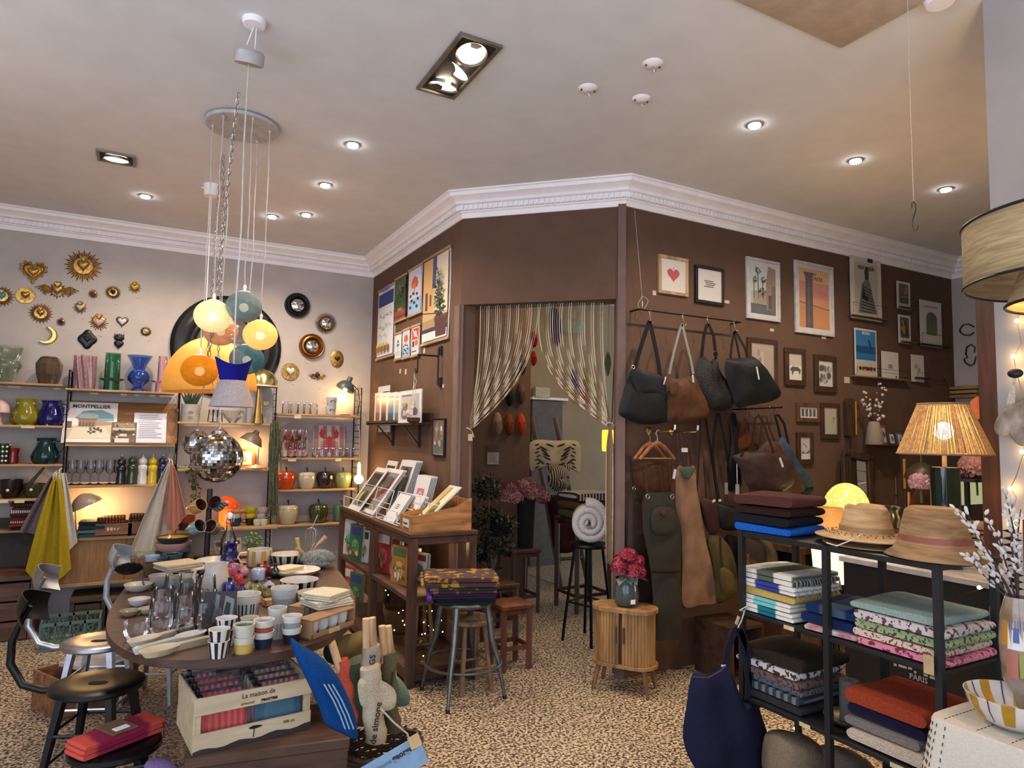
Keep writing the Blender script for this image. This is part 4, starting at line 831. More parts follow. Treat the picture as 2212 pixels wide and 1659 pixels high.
# towels hanging on hooks
def drape(b,top,P,w0,w1,L_,folds,depth,seed=0,th=.004,slant=0.,nu=22,nv=16,hem=0.):
    """a towel gathered at its hook and spreading downwards"""
    rr=random.Random(seed);ph=[rr.uniform(0,6)for _ in range(3)]
    def f(u,v):
        w_=w0+(w1-w0)*(v**.75);x=(u-.5)*w_+slant*v;fo=math.sin(folds*PI*u+ph[0])*depth*(.35+.65*v)+math.sin(folds*2.3*PI*u+ph[1]+v*2)*depth*.3
        return(x,fo-.02*v,-L_*v-(hem*(1-abs(u-.45)*2)*v*v)+.02*math.sin(3*u+ph[2])*v)
    b.grid(f,nu,nv,th)
def towel(label,px,py,pyb,w_,c,Y=5.9,parts=(),name='hanging_towel'):
    p=onY(px,py,Y);s=pxm(1,p);t=thing(name,label,'towel',p)
    for i,(nm,cc,dx,w0,w1,L_,fo,dp,sl,he,dy)in enumerate(parts):
        b=B();b.at((dx*s,dy,0));drape(b,None,None,w0*s,w1*s,L_*s,fo,dp,i+px,slant=sl*s,hem=he*s);o=b.build(nm,cc if hasattr(cc,'name')else cloth(cc),t)
    b=B();b.tube([(0,YF-p.y,.03),(0,.02,.02),(0,0,.03),(0,-.02,.0),(0,-.01,-.03)],.004,5);b.build('hanging_loop',m_string,t);return t
towel('mustard yellow towel hanging gathered from a hook, longest of the cluster',122,1030,0,0,None,6.28,(('towel_cloth',(176,154,36),0,6,80,196,3.2,.035,-2,40,0.),))
towel('white towel hanging behind the yellow one',128,1022,0,0,None,6.34,(('towel_cloth',(208,202,190),0,24,40,150,3,.03,22,14,0.),))
towel('grey towel hanging leftmost behind the yellow one',118,1028,0,0,None,6.38,(('towel_cloth',(118,106,112),0,10,52,118,3,.03,-28,10,0.),))
towel('long cream towel hanging beside the cabinet end',366,1000,0,0,None,6.26,(('towel_cloth',(202,196,184),0,5,64,184,2.6,.04,-32,18,0.),))
towel('fringed towel with pink and mint stripes on the same hook',372,1003,0,0,None,6.2,(('towel_cloth',cloth((206,196,176),kind='stripe',c2=(186,130,112),scale=2.2,stretch=(.2,.2,1.6)),0,5,42,118,3,.03,12,22,0.),))
# low bench, drawers and floor crates along the wall
def slatbox(name,label,cat,x0,x1,y0,y1,z0,z1,m,n=3):
    t=thing(name,label,cat,((x0+x1)/2,(y0+y1)/2,z0));W_,D_,H_=x1-x0,y1-y0,z1-z0
    b=B();b.box((0,0,H_-.02),(W_,D_,.04),.004);b.build('top',m,t)
    for sx in(-1,1):b=B();b.box((sx*(W_/2-.015),0,H_/2-.02),(.03,D_-.02,H_-.04));b.build('side_panel',m,t)
    for k in range(n):b=B();b.box((0,-D_/2+.02,(H_-.05)*(k+.5)/n),(W_-.07,.02,(H_-.05)/n-.012),.003);b.build('drawer_front',m,t)
    b=B();b.box((0,D_/2-.02,H_/2),(W_-.06,.01,H_-.06));b.build('back_panel',m,t);return t
z_=onY(30,1244,6.3).z;slatbox('low_drawer_chest','low dark brown drawer chest below the oak shelves','chest',xat(-40,.4,6.3),xat(76,.4,6.3),6.3,6.75,0,max(z_,.25),wood((104,70,52),stretch=(.15,1,1)))
z_=onY(30,1147,6.6).z;b=B();b.box((xat(30,.8,6.7),6.74,.62),(.62,.03,.5));o=b.build('dark_board',mat((74,66,66),.8),smooth=0);tag(o,'dark grey panel closing the space above the drawer chest','panel')
slatbox('wooden_box','dark brown wooden box standing under the oak cabinet','box',xat(150,.2,6.35),xat(228,.2,6.35),6.35,6.7,0,.27,wood((84,62,46),stretch=(.15,1,1)),1)
slatbox('wooden_box','brown wooden box under the oak cabinet nearest the table','box',xat(232,.2,6.3),xat(330,.2,6.3),6.3,6.7,0,.26,wood((96,70,50),stretch=(.15,1,1)),1)
# green plastic crate with a lattice of openings
p=onZ(150,1375,0);t=thing('plastic_crate','grey green openwork plastic crate on the floor under the oak cabinet','crate',(xat(150,.1,5.9),5.9+.15,0));W_,D_,H_=.36,.28,.2;m=mat((88,124,118),.5)
for sy in(-1,1):
    b=B()
    for z in(.01,H_-.012):b.box((0,sy*D_/2,z),(W_,.01,.022))
    for i in range(5):b.box((-W_/2+W_*i/4,sy*D_/2,H_/2),(.012,.01,H_))
    for i in range(4):
        x=-W_/2+W_*(i+.5)/4
        for q in range(6):a=q*PI/3+.3;b.bar((x,sy*D_/2,H_/2),(x+math.cos(a)*.045,sy*D_/2,H_/2+math.sin(a)*.09),.007)
        b.lathe([(.0,-.004),(.014,-.004),(.014,.004),(0,.004)],8,(x,sy*D_/2,H_/2))
    b.build('side_lattice',m,t)
for sx in(-1,1):
    b=B()
    for z in(.01,H_-.012):b.box((sx*W_/2,0,z),(.01,D_,.022))
    for i in range(4):b.box((sx*W_/2,-D_/2+D_*i/3,H_/2),(.01,.012,H_))
    b.build('end_lattice',m,t)
b=B();b.box((0,0,.006),(W_,D_,.01));b.build('bottom',m,t)
# coffee cups on the desk board
def cup(px,z,Y,r,h,c,label,c2=None,name='cup',hs=-1,cat='cup',group=None,m=None,X=None,th=.003):
    t=goods(name,label,cat,px,z,Y,[(r*.72,0),(r*.85,h*.12),(r,h*.6),(r,h)],m or mat(c,.2),th=th,group=group,X=X)
    if c2:
        s=t['s'];b=B();b.lathe([(r*.735*s,0),(r*.865*s,h*.12*s),(r*1.01*s,h*.5*s)],28,cap=False);b.build('dipped_base',mat(c2,.3),t)
    if hs:handle(t,r*.92,h*.82,h*.3,r*.75,m or mat(c,.2),.0035,hs)
    return t
for i,(px,dz,r,h,c,c2,l)in enumerate(((508,0,12,17,(40,60,84),None,'navy cup at the bottom of a stack'),(508,.06,12,15,(216,206,188),None,'cream cup resting on the navy one'),(540,0,10,16,(44,30,24),None,'black based cup under the yellow ones'),(540,.055,11,12,(222,176,40),None,'mustard cup in the middle of the stack'),(541,.1,12,13,(176,176,30),None,'lime yellow cup topping the stack'),
                                (563,.05,10,12,(190,184,172),None,'pale grey cup on the stack near the ladder'),(566,.095,11,14,(184,172,162),None,'taupe cup topping the stack near the ladder'),(562,0,10,12,(160,150,130),None,'stone grey cup under the taupe stack'))):
    cup(px,ZD+dz,6.5,r,h,c,l,hs=1 if i%2 else-1)
for px,l in((555,'small ivory egg cup on the low board, left one'),(569,'small ivory egg cup on the low board, right one')):cup(px,ZD,6.42,8,14,(216,212,186),l,hs=0,name='egg_cup')
cup(402,ZD,6.4,17,30,(150,60,30),'rust red cup behind the mustard ladle',c2=(70,50,36),hs=0)
b=B();x=xat(512,ZD,6.5);b.box((0,0,.012),(.13,.1,.02),.004);o=b.build('wooden_block',wood((196,120,60)),None,(x,6.5,ZD+.115),.4);tag(o,'small orange brown wooden board on top of the cream cup','board')
# ================================================================== traced soft goods with real thickness
def soft(name,label,cat,out,Y,th,m,wl=None,seed=0,parent=None,part='body',wr=.012,group=None,plane=None,t=None,lv=7):
    """soft body with the outline seen at the pixels, lying in plane Y (or another), th thick, wrinkled"""
    f=plane or(lambda a,c:onY(a,c,Y));P=[f(a,c)for a,c in out];n0=len(P);Q=[]
    for i in range(n0):  # round the outline a little
        a,b_,c,d=P[i-1],P[i],P[(i+1)%n0],P[(i+2)%n0]
        for k in range(4):u=k/4;Q.append(.5*((2*b_)+(c-a)*u+(2*a-5*b_+4*c-d)*u*u+(3*b_-a-3*c+d)*u**3))
    o=sum(Q,Vector())/len(Q);n=len(Q)
    nrmv=Vector((0,0,0))
    for i in range(n):nrmv+=(Q[i]-o).cross(Q[(i+1)%n]-o)
    nrmv.normalize()
    if nrmv.dot(CAM-o)<0:nrmv=-nrmv;flip=True
    else:flip=False
    rr=random.Random(seed);ph=[rr.uniform(0,6.3)for _ in range(4)];fr=[rr.uniform(18,34)for _ in range(3)]
    def wv(p):return math.sin(p.x*fr[0]+p.z*6+ph[0])*.5+math.sin((p.x*.6+p.y)*fr[1]-p.z*fr[2]*.6+ph[1])*.35+math.sin(p.z*fr[2]+ph[2])*.25
    b=B();vs=[q-o for q in Q];rings=[list(range(n))]
    for side in(1,-1):
        pr=list(range(n));
        for k in range(1,lv+1):
            s=1-k/lv if k<lv else 0;s=max(s,0);hh=th*.5*(1-s**2.6)**.5
            if k==lv:
                vs.append(nrmv*side*(th*.5+wr*wv(o)*(.8 if side>0 else 0)));fs_=[(pr[i],pr[(i+1)%n],len(vs)-1)for i in range(n)]
            else:
                st=len(vs)
                for q in Q:p=o+(q-o)*s;vs.append((q-o)*s+nrmv*side*(hh+wr*wv(p)*(1 if side>0 else.3)))
                nw=list(range(st,st+n));fs_=[(pr[i],pr[(i+1)%n],nw[(i+1)%n],nw[i])for i in range(n)];pr=nw
            keep=(side>0)!=flip
            b.f+=[f_ if keep else f_[::-1]for f_ in fs_];b.mi+=[0]*len(fs_);b.c+=[None]*len(fs_)
    b.v=vs
    if t is None:t=thing(name,label,cat,o,group=group)
    ob=b.build(part,m,t,smooth=60)
    if(Vector(t.location)-o).length>1e-6:ob.location=o-Vector(t.location)
    return t
def strap(t,pts,Y,w_,m,name='strap',th=.004,plane=None):
    """flat band through pixel points"""
    f=plane or(lambda a,c:onY(a,c,Y));P=[f(a,c)-Vector(t.location)for a,c in pts];b=B();n=len(P);vs=[]
    for i,p in enumerate(P):
        d=(P[min(i+1,n-1)]-P[max(i-1,0)]).normalized();s=Vector((0,1,0)).cross(d).normalized()*w_/2;vs+=[p-s,p+s,p+s+Vector((0,th,0)),p-s+Vector((0,th,0))]
    b.add(vs,[(4*i+j,4*i+(j+1)%4,4*i+4+(j+1)%4,4*i+4+j)for i in range(n-1)for j in range(4)]+[(3,2,1,0),(4*n-4,4*n-3,4*n-2,4*n-1)]);return b.build(name,m,t)
def ring(t,px,py,Y,r,m,name='ring',th=.003):
    p=onY(px,py,Y)-Vector(t.location);b=B();b.tube([(p.x+r*math.cos(a),p.y,p.z+r*math.sin(a))for a in[2*PI*i/16 for i in range(16)]],th,6,close=True);return b.build(name,m,t)
def hangtag(t,px,py,Y,w_,h_,c=(222,222,218),rot=0.,txt=True):
    p=onY(px,py,Y)-Vector(t.location);s=pxm(1,Vector(t.location));b=B();b.at(p,(0,rot,0));b.box((0,0,0),(w_*s,.002,h_*s));o=b.build('price_tag',mat(c,.7),t,smooth=0)
    return o

# ================================================================== framed pictures
def framed(wl,x0,y0,x1,y1,label,fc,fw,layers,mw=0,mc=(228,222,212),name='framed_picture',cat='picture',deep=.02,fmat=None,glassy=True,corners=None,tiltz=0.):
    c,w_,h_=wrect(wl,x0,y0,x1,y1);s=pxm(1,c);f=fw*s;t=thing(name,label,cat,c,WALL[wl][0]);m=fmat or mat(fc,.45,var=.1)
    b=B();a,d=w_/2,h_/2;g=f/2
    for q in(((0,-deep/2,d-g),(w_,deep,f)),((0,-deep/2,-d+g),(w_,deep,f)),((-a+g,-deep/2,0),(f,deep,h_-2*f)),((a-g,-deep/2,0),(f,deep,h_-2*f))):b.box(*q,min(.002,f*.2))
    b.build('frame',m,t);b=B();b.box((0,-deep*.3,0),(w_-2*f,deep*.4,h_-2*f));b.build('mount',mat(mc,.7,var=.03),t,smooth=0)
    q=mw*s;draw(layers,w_-2*f-2*q,h_-2*f-2*q,t,y=-deep*.5-.0008,z0=-(h_-2*f-2*q)/2,rough=.3)
    if glassy:b=B();b.box((0,-deep*.9,0),(w_-2*f,.001,h_-2*f));b.build('glass_pane',mat((255,255,255),.03,alpha=.06,spec=.5),t,smooth=0)
    return t
full=lambda c:(c,rc(0,0,1,1))
framed('W',1421,555,1484,638,'red heart print in a light wooden frame above the bag rail',(196,160,118),7,[full((232,224,212)),((196,34,40),heart(.5,.5,.5,.42)),((150,24,30),line(.5,.7,.52,.76,.02))],fmat=wood((196,158,116)))
t=framed('W',1500,577,1561,658,'small black frame with four short lines of black text',(16,15,16),7,[full((228,222,214))]+[((40,38,40),rc(.28+.04*((i*7)%3),.62-.06*i,.66+.05*((i*5)%3),.65-.06*i))for i in range(4)])
pal=[full((206,214,208)),((180,190,178),rc(0,0,1,.45)),((70,78,90),rc(0,0,1,.2)),((150,120,96),[(.62,.1),(1,.1),(1,.95),(.7,1),(.6,.6)]),((110,84,66),[(.8,.1),(1,.1),(1,.6),(.85,.6)]),((50,46,46),rc(.7,.12,.82,.4)),((166,150,130),[(.1,.2),(.6,.22),(.6,.5),(.1,.45)]),
       ((60,54,44),line(.3,.3,.28,.85,.03)),((60,54,44),line(.48,.3,.48,.68,.03)),((60,54,44),line(.12,.3,.12,.66,.03))]+[((44,60,44),p)for p in leafs(.28,.88,.17,16,2,.6)+leafs(.48,.7,.15,14,3,.6)+leafs(.12,.68,.14,14,4,.6)+leafs(.4,.45,.2,10,6,.5)]
framed('W',1611,561,1682,692,'palm trees and sunlit house photograph in a white frame',(214,212,216),6,pal,7)
brg=[full((222,150,96)),((206,130,110),rc(0,.5,1,.8)),((226,174,110),rc(0,.78,1,1)),((214,140,70),rc(0,0,1,.36)),((120,92,84),line(0,.42,1,.34,.02)),((64,50,48),[(.2,0),(.44,0),(.44,.88),(.5,.94),(.14,.94),(.2,.86)]),((96,76,68),rc(.28,.05,.34,.8)),((200,110,110),ell(.75,.6,.2,.05))]
t=framed('W',1716,570,1798,723,'orange bridge pier cover print in a white frame',(216,214,216),6,brg,8)
text('ORKER',.05,mat((60,44,36)),t,(.035,-.0125,.155),sx=.9,name='print_lettering');text('THE',.026,mat((60,44,36)),t,(.0,-.0125,.2),name='print_lettering')
# card ledges with unframed prints
m_led=wood((120,84,54),stretch=(.1,1,1))
def ledge(wl,x0,x1,y,label,wire=None,m=None):
    c,w_,h_=wrect(wl,x0,y-3,x1,y+3);t=thing('picture_ledge',label,'ledge',c,WALL[wl][0]);b=B();b.box((0,-.03,0),(w_,.06,.012),.002);b.build('board',m or m_led,t)
    if wire:z=pxm(wire,c);b=B();b.tube([(-w_*.46,-.001,0),(-w_*.46,-.045,z*.3),(-w_*.46,-.045,z),(w_*.46,-.045,z),(w_*.46,-.045,z*.3),(w_*.46,-.001,0)],.0016,5);b.build('retaining_wire',m_blackm,t)
    return t
def card(wl,x0,y0,x1,y1,label,layers,name='print',cat='picture',off=.02,th=.004,base=(226,220,212),tilt=0.):
    c,w_,h_=wrect(wl,x0,y0,x1,y1,off);t=thing(name,label,cat,c,rot=(0,tilt,WALL[wl][0]));b=B();b.box((0,th/2,0),(w_,th,h_));b.build('sheet',mat(base,.6,var=.03),t,smooth=0);draw(layers,w_,h_,t,z0=-h_/2,rough=.35);return t
zeb=[full((224,216,200)),((196,190,168),rc(.13,.08,.88,.92)),((40,40,44),ell(.52,.76,.07,.1)),((40,40,44),rc(.46,.6,.58,.72)),((120,120,112),[(.36,.58),(.5,.66),(.62,.62),(.7,.4),(.84,.12),(.24,.1),(.3,.36)]),((30,30,34),[(.34,.34),(.42,.56),(.46,.4),(.6,.36),(.5,.3)])]+[((34,34,36),line(.3+.01*i,.14+.05*i,.78-.015*i,.12+.045*i,.012))for i in range(9)]
t=card('W',1838,558,1904,691,'magazine cover poster with a woman in a striped zebra dress',zeb);text('NEW YORKER',.05,mat((70,62,50)),t,(0,-.004,.17),sx=.72,name='print_lettering');b=B();b.box((.06,-.004,.262),(.07,.003,.035));b.build('black_clip',m_black,t,smooth=0)
ledge('W',1832,1910,688,'brown picture ledge under the striped dress cover',28)
frq=lambda base,cols,sd:[full((222,214,204)),(base,rc(.14,.2,.86,.92))]+[(c,p)for c,p in blobs(.15,.22,.85,.9,16,cols,.12,sd)]
card('W',1938,609,1966,668,'small garden photograph card, upper of the pair of cards',frq((86,92,74),[(60,66,50),(130,130,110),(140,70,54)],3));ledge('W',1936,1969,667,'narrow ledge under the upper garden card',18)
card('W',1941,681,1967,742,'small terrace photograph card, lower of the pair of cards',frq((96,88,50),[(70,80,40),(170,130,70),(50,46,36)],5));ledge('W',1940,1970,741,'narrow ledge under the terrace card',15)
card('W',1988,651,2034,749,'tall print of an arched doorway with green foliage',[full((222,214,204)),((100,100,88),rc(.28,.26,.78,.62)),((100,100,88),ell(.53,.62,.25,.14,18)),((104,128,60),[(.28,.26),(.78,.26),(.76,.5),(.6,.54),(.4,.48),(.28,.4)]),((60,66,58),line(.53,.3,.53,.74,.02))]+[((110,104,98),rc(.2,.86,.8,.88))]);ledge('W',1981,2043,748,'dark ledge under the green doorway print',24,m_black)
sea=[full((222,220,218)),((60,130,190),rc(.05,.62,.95,.96)),((44,116,170),rc(.05,.36,.95,.66)),((24,82,130),rc(.05,.5,.95,.64)),((206,190,160),rc(.05,.05,.95,.33)),((190,200,206),rc(.05,.31,.95,.36)),((40,40,50),line(.62,.78,.74,.6,.05))]+blobs(.08,.14,.92,.24,22,[(40,34,36),(120,60,50),(60,60,70)],.04,2)
t=card('W',1847,711,1894,816,'blue seaside poster with beach figures and white lettering',sea);text('RIVIERA',.035,mat((232,232,232)),t,(0,-.005,.165),sx=.9,name='print_lettering',bold=.001)
ledge('W',1839,1957,818,'long light wooden ledge holding the seaside poster',20,wood((166,130,84),stretch=(.1,1,1)))
card('W',1905,760,1941,819,'white card with three small lines of text beside the seaside poster',[full((222,216,208))]+[((96,92,90),rc(.38,.5-.05*i,.64,.53-.05*i))for i in range(3)]+[((60,50,46),ell(.84,.1,.05,.03))])
card('W',1969,767,1996,825,'small botanical card with green and pink flowers',[full((222,216,206)),((180,150,144),ell(.6,.45,.12,.07))]+[((66,100,84),p)for p in leafs(.38,.58,.22,10,3,.6)]);ledge('W',1971,1998,818,'tiny wire stand under the botanical card',12,m_black)
c,w_,h_=wrect('W',2010,815,2038,832);t=thing('wire_holder','empty black wire card holder beside the corner','holder',c);b=B();b.tube([(-w_/2,0,h_/2),(-w_/2,-.04,-h_/2),(w_/2,-.04,-h_/2),(w_/2,0,h_/2)],.002,5);b.tube([(-w_/2,-.02,0),(w_/2,-.02,0)],.002,5);b.build('wire',m_blackm,t)
# dark wooden frames
m_dk=wood((74,50,34),scale=40);
def bw(sd,tint=(0,0,0)):return[full((214,208,196))]+blobs(0,.05,1,.95,14,[(40,36,34),(90,84,78),(180,172,160)],.16,sd)
framed('W',1613,732,1677,850,'brown framed print of a temple half behind the black bag',(80,54,38),11,[full((172,156,138)),((200,188,170),[(.4,.4),(.5,.75),(.6,.4)]),((120,100,90),rc(.2,.2,.8,.35))]+blobs(.05,.1,.95,.9,10,[(150,120,100),(190,176,156)],.1,8),fmat=m_dk)
framed('W',1693,753,1737,833,'dark wooden frame with a prancing horse silhouette',(70,46,30),12,[full((200,192,172)),((232,226,206),rc(0,0,1,.55)),((34,30,28),[(.1,.4),(.3,.52),(.75,.5),(.95,.4),(.85,.2),(.75,.35),(.4,.34),(.3,.15),(.22,.34)])],fmat=m_dk)
framed('W',1757,768,1804,848,'dark wooden frame with black and white group photograph',(74,48,32),13,bw(11),fmat=m_dk)
framed('W',1719,871,1768,912,'small landscape wooden frame with four standing figures',(110,74,46),9,[full((206,202,196))]+[((40,36,36),rc(.12+.22*i,.15,.26+.22*i,.85))for i in range(4)],fmat=wood((104,70,44)))
framed('W',1771,871,1811,948,'narrow dark frame with a faded olive sheet and stamp',(66,44,30),10,[full((186,178,148)),((110,90,70),ell(.78,.6,.07,.05)),((120,104,80),ell(.75,.48,.08,.03))],fmat=m_dk)
framed('W',1719,934,1754,1003,'small dark frame with a pink and grey mountain print',(72,50,34),11,[full((206,190,190)),((90,84,84),[(0,.2),(.3,.4),(.5,.25),(1,.45),(1,.3),(0,.1)]),((70,64,66),line(.3,.75,.7,.55,.04)),((222,222,220),rc(0,0,1,.25))],fmat=m_dk)
c,w_,h_=wrect('W',1815,861,1839,945);t=thing('wall_lantern','dark wall lantern seen edge on with a golden strip','wall lamp',c);s=pxm(1,c)
b=B();b.prism([(-9*s,-h_/2+4*s),(-4*s,-h_/2),(6*s,-h_/2+2*s),(9*s,-h_/2+8*s),(9*s,h_/2-8*s),(5*s,h_/2),(-3*s,h_/2),(-9*s,h_/2-6*s)][::-1],-.07,0);b.build('case',m_dk,t,smooth=0);b=B();b.box((9*s,-.05,0),(4*s,.05,h_*.86),.003);b.build('gold_strip',mat((190,140,50),.4),t)
# price labels
for q in((1413,633,9,10),(1569,652,16,7),(1667,713,12,6),(1779,729,14,6),(1829,821,18,13),(1837,936,6,8)):pricetag('W',*q)
for q in((877,803,9,12),(865,802,8,10),(917,757,9,12),(958,834,8,8),(836,935,8,5)):pricetag('S',*q)
# wire faces and wooden slats near the far corner
def wireface(pts,label):
    P=[WALL['E'][1](a,c,.02)for a,c in pts];t=thing('wire_sculpture',label,'wall decoration',P[0]);b=B();b.tube([p-P[0]for p in P],.006,5);b.build('wire',m_blackm,t)
wireface([(2104,718),(2096,724),(2083,724),(2074,718),(2073,712),(2080,702),(2092,700),(2104,706)],'black wire oval outline high on the grey end wall')
wireface([(2104,762),(2106,750),(2098,744),(2088,750),(2086,764),(2090,772),(2082,776),(2086,784),(2096,790),(2104,786),(2108,770)],'black wire profile outline below the oval on the grey end wall')
t=thing('slat_rack','three pale wooden slats fixed on the grey end wall','rack',onX(2092,850,XE),-PI/2)
for i in range(3):
    c,w_,h_=wrect('E',2063,835+9*i,2122,842+9*i);b=B();b.box((0,-.05,c.z-t.location.z),(w_,.1,h_),.004);b.build('slat',wood((176,140,92),stretch=(.1,1,1)),t)

# ================================================================== bags on the brown wall
LEA=lambda c,**k:mat(tuple(int(v*.86)for v in c),.6,spec=.3,var=.2,scale=20,bump=.35,**k)
YB=3.52
def railhooks(pts,label,hooks,Y,out):
    a,c=onY(*pts[0],Y),onY(*pts[1],Y);t=thing('bag_rail',label,'rail',a);b=B();b.tube([(0,0,0),c-a],.006,8);b.build('rod',m_blackm,t)
    for q in(Vector((0,0,0)),c-a):b=B();b.tube([q,q+Vector((0,YW-Y,0))],.006,6);b.lathe([(0,0),(.02,0)],10);b.build('bracket',m_blackm,t)
    for hx,hy,he in hooks:
        p=onY(hx,hy,Y)-a;q=onY(hx,he,Y)-a;b=B();L_=(p-q).length;b.tube([p+Vector((.012,0,-.01)),p+Vector((.004,0,.012)),p+Vector((-.01,0,.0)),p+Vector((-.006,-.01,-L_*.5)),q+Vector((0,-.012,-.01)),q+Vector((.014,-.012,0)),q+Vector((.016,-.012,.012))],.0035,6);b.build('hook',metalm((150,130,110),.35),t)
    return t
railhooks(((1381,668),(1600,696)),'thin black rail with brass hooks above the black bags',[(1404,671,697),(1475,680,702),(1528,686,702),(1586,694,716)],3.58,.1)
blk,brn=LEA((26,28,32),coat=.1),LEA((104,64,38))
t=soft('shoulder_bag','black flap shoulder bag hanging first on the rail','bag',[(1363,800),(1400,806),(1430,815),(1440,860),(1442,905),(1430,914),(1398,917),(1372,914),(1345,901),(1336,890),(1345,848)],YB,.1,LEA((26,32,37)),seed=1)
soft('','','',[(1363,799),(1400,804),(1432,815),(1440,848),(1443,862),(1425,856),(1408,850),(1385,848),(1372,838)],YB-.04,.03,LEA((30,37,42)),seed=3,t=t,part='flap');strap(t,[(1370,798),(1386,745),(1402,697),(1404,694)],YB-.01,.032,LEA((20,22,28)));strap(t,[(1404,694),(1412,730),(1422,780),(1428,818)],YB-.01,.032,LEA((20,22,28)));ring(t,1368,793,YB-.02,.012,m_steel);hangtag(t,1436,822,YB-.06,3,18,rot=.35)
t=soft('shoulder_bag','rust brown suede bag with a pale grey strap second on the rail','bag',[(1443,812),(1460,818),(1497,812),(1510,832),(1524,862),(1532,888),(1528,903),(1492,912),(1450,910),(1438,900),(1436,850)],YB+.0,.1,brn,seed=4,wr=.02)
for p in([(1446,808),(1456,760),(1468,715),(1474,700)],[(1474,700),(1482,735),(1492,775),(1498,808)]):strap(t,p,YB-.01,.02,cloth((150,154,144)))
soft('','','',[(1448,826),(1462,822),(1466,842),(1458,856),(1448,850)],YB-.06,.03,brn,seed=8,t=t,part='pocket');hangtag(t,1497,818,YB-.06,4,16,rot=-.1)
t=soft('shoulder_bag','black sequined slouchy bag third on the rail','bag',[(1501,800),(1512,772),(1520,774),(1527,800),(1536,780),(1548,776),(1556,800),(1574,830),(1584,858),(1580,882),(1550,888),(1528,876),(1506,835)],YB,.09,mat((20,20,24),.35,var=.6,scale=160,bump=.8),seed=5,wr=.018)
for p in([(1516,772),(1520,730),(1527,703),(1531,700)],[(1531,700),(1542,725),(1545,752),(1547,775)]):strap(t,p,YB-.01,.026,LEA((18,16,20)))
ring(t,1546,765,YB-.02,.02,metalm((60,50,44),.4))
t=soft('handbag','large black leather trapezoid handbag with white tag, last on the rail','bag',[(1566,782),(1576,774),(1600,774),(1626,770),(1640,784),(1664,810),(1684,840),(1685,856),(1662,868),(1620,876),(1592,880),(1580,850),(1568,815)],YB-.05,.12,LEA((22,25,30)),seed=6)
for p in([(1578,776),(1581,745),(1586,718),(1590,716)],[(1590,716),(1600,735),(1610,752),(1615,772)],[(1586,716),(1592,740),(1598,774)]):strap(t,p,YB-.05,.018,blk)
hangtag(t,1637,806,YB-.13,4,28,rot=-.25)
# coil of clear wire and cord above the rail
p=onY(1389,655,3.6);t=thing('wire_coil','loose coil of transparent cord hanging beside the doorway corner','cord',p);b=B();s=pxm(1,p);q=onY(1371,455,3.6)-p
b.tube([(12*s*math.cos(a)+2*s*math.sin(3*a),-.01*math.sin(a),14*s*math.sin(a))for a in[PI/2+4*PI*i/40 for i in range(41)]],.002,5);b.tube([(-2*s,0,-10*s),(-3*s,0,18*s),q],.0015,5);b.build('cord',mat((200,190,180),.3),t);b=B();b.lathe([(.004,-.03),(.006,0),(.003,.012)],8,(-.006,0,0));b.build('connector',m_steel,t)
# lower rail, hooks and bags
railhooks(((1600,884),(1690,880)),'short black hook rail holding the brown shoulder bags',[(1612,884,896),(1632,884,896),(1662,882,897),(1676,881,897)],3.6,.1)
t=soft('tote_bag','slate blue and black tote hanging rightmost on the lower hooks','bag',[(1686,945),(1696,950),(1718,985),(1740,1020),(1758,1048),(1745,1072),(1715,1085),(1690,1083),(1680,1040),(1676,980)],3.55,.08,LEA((70,92,112)),seed=21)
strap(t,[(1686,945),(1680,915),(1674,897),(1682,897),(1694,915),(1704,960)],3.54,.022,LEA((24,26,32)));soft('','','',[(1690,1078),(1712,1068),(1738,1058),(1757,1052),(1748,1072),(1716,1087),(1694,1086)],3.5,.08,LEA((20,20,24)),seed=22,t=t,part='dark_base')
t=soft('shoulder_bag','tan brown leather bag between the purple brown and blue ones','bag',[(1640,968),(1672,950),(1700,985),(1716,1010),(1738,1050),(1735,1066),(1700,1080),(1650,1074),(1618,1064),(1620,1000)],3.48,.08,LEA((98,62,40)),seed=23)
strap(t,[(1640,968),(1644,930),(1648,898),(1656,900),(1664,930),(1674,952)],3.47,.014,LEA((80,48,30)))
t=soft('shoulder_bag','dark purple brown gathered leather bag with white tag','bag',[(1590,982),(1628,974),(1672,977),(1706,990),(1710,1015),(1713,1045),(1702,1058),(1670,1063),(1618,1054),(1606,1024),(1584,990)],3.4,.12,LEA((72,52,50)),seed=24,wr=.02)
for p in([(1625,976),(1628,930),(1632,903),(1640,898),(1652,920),(1662,950),(1672,978)],[(1602,985),(1606,978)]):strap(t,p,3.38,.02,LEA((60,38,30)))
strap(t,[(1692,1060),(1700,1056),(1710,1048)],3.33,.012,LEA((150,140,130)),'light_piping');hangtag(t,1688,999,3.3,6,22,rot=-.45)
soft('pouch','rust leather pouch hanging behind the purple brown bag','bag',[(1606,905),(1616,915),(1620,950),(1616,970),(1600,972),(1593,955),(1598,925)],3.6,.04,LEA((120,66,38)),seed=25)
def strapset(label,pts,w_,c,Y=3.58,extra=None):
    p=onY(*pts[0],Y);t=thing('bag_strap',label,'strap',p);strap(t,pts,Y,w_,LEA(c),'band');return t
strapset('long dark brown strap hanging between the aprons and black straps',[(1512,905),(1514,940),(1510,990),(1506,1060)],.014,(60,40,30))
strapset('black woven strap hanging left of the white tag',[(1525,905),(1532,950),(1538,985),(1545,1040),(1552,1085)],.018,(22,20,22),3.56)
strapset('wide black strap crossing to the small black bag',[(1550,892),(1544,930),(1540,980),(1545,1030),(1556,1090)],.024,(20,18,20),3.53)
strapset('black strap loop beside the rust pouch',[(1553,893),(1562,930),(1568,960),(1573,1000),(1580,1060)],.02,(20,18,20),3.54)
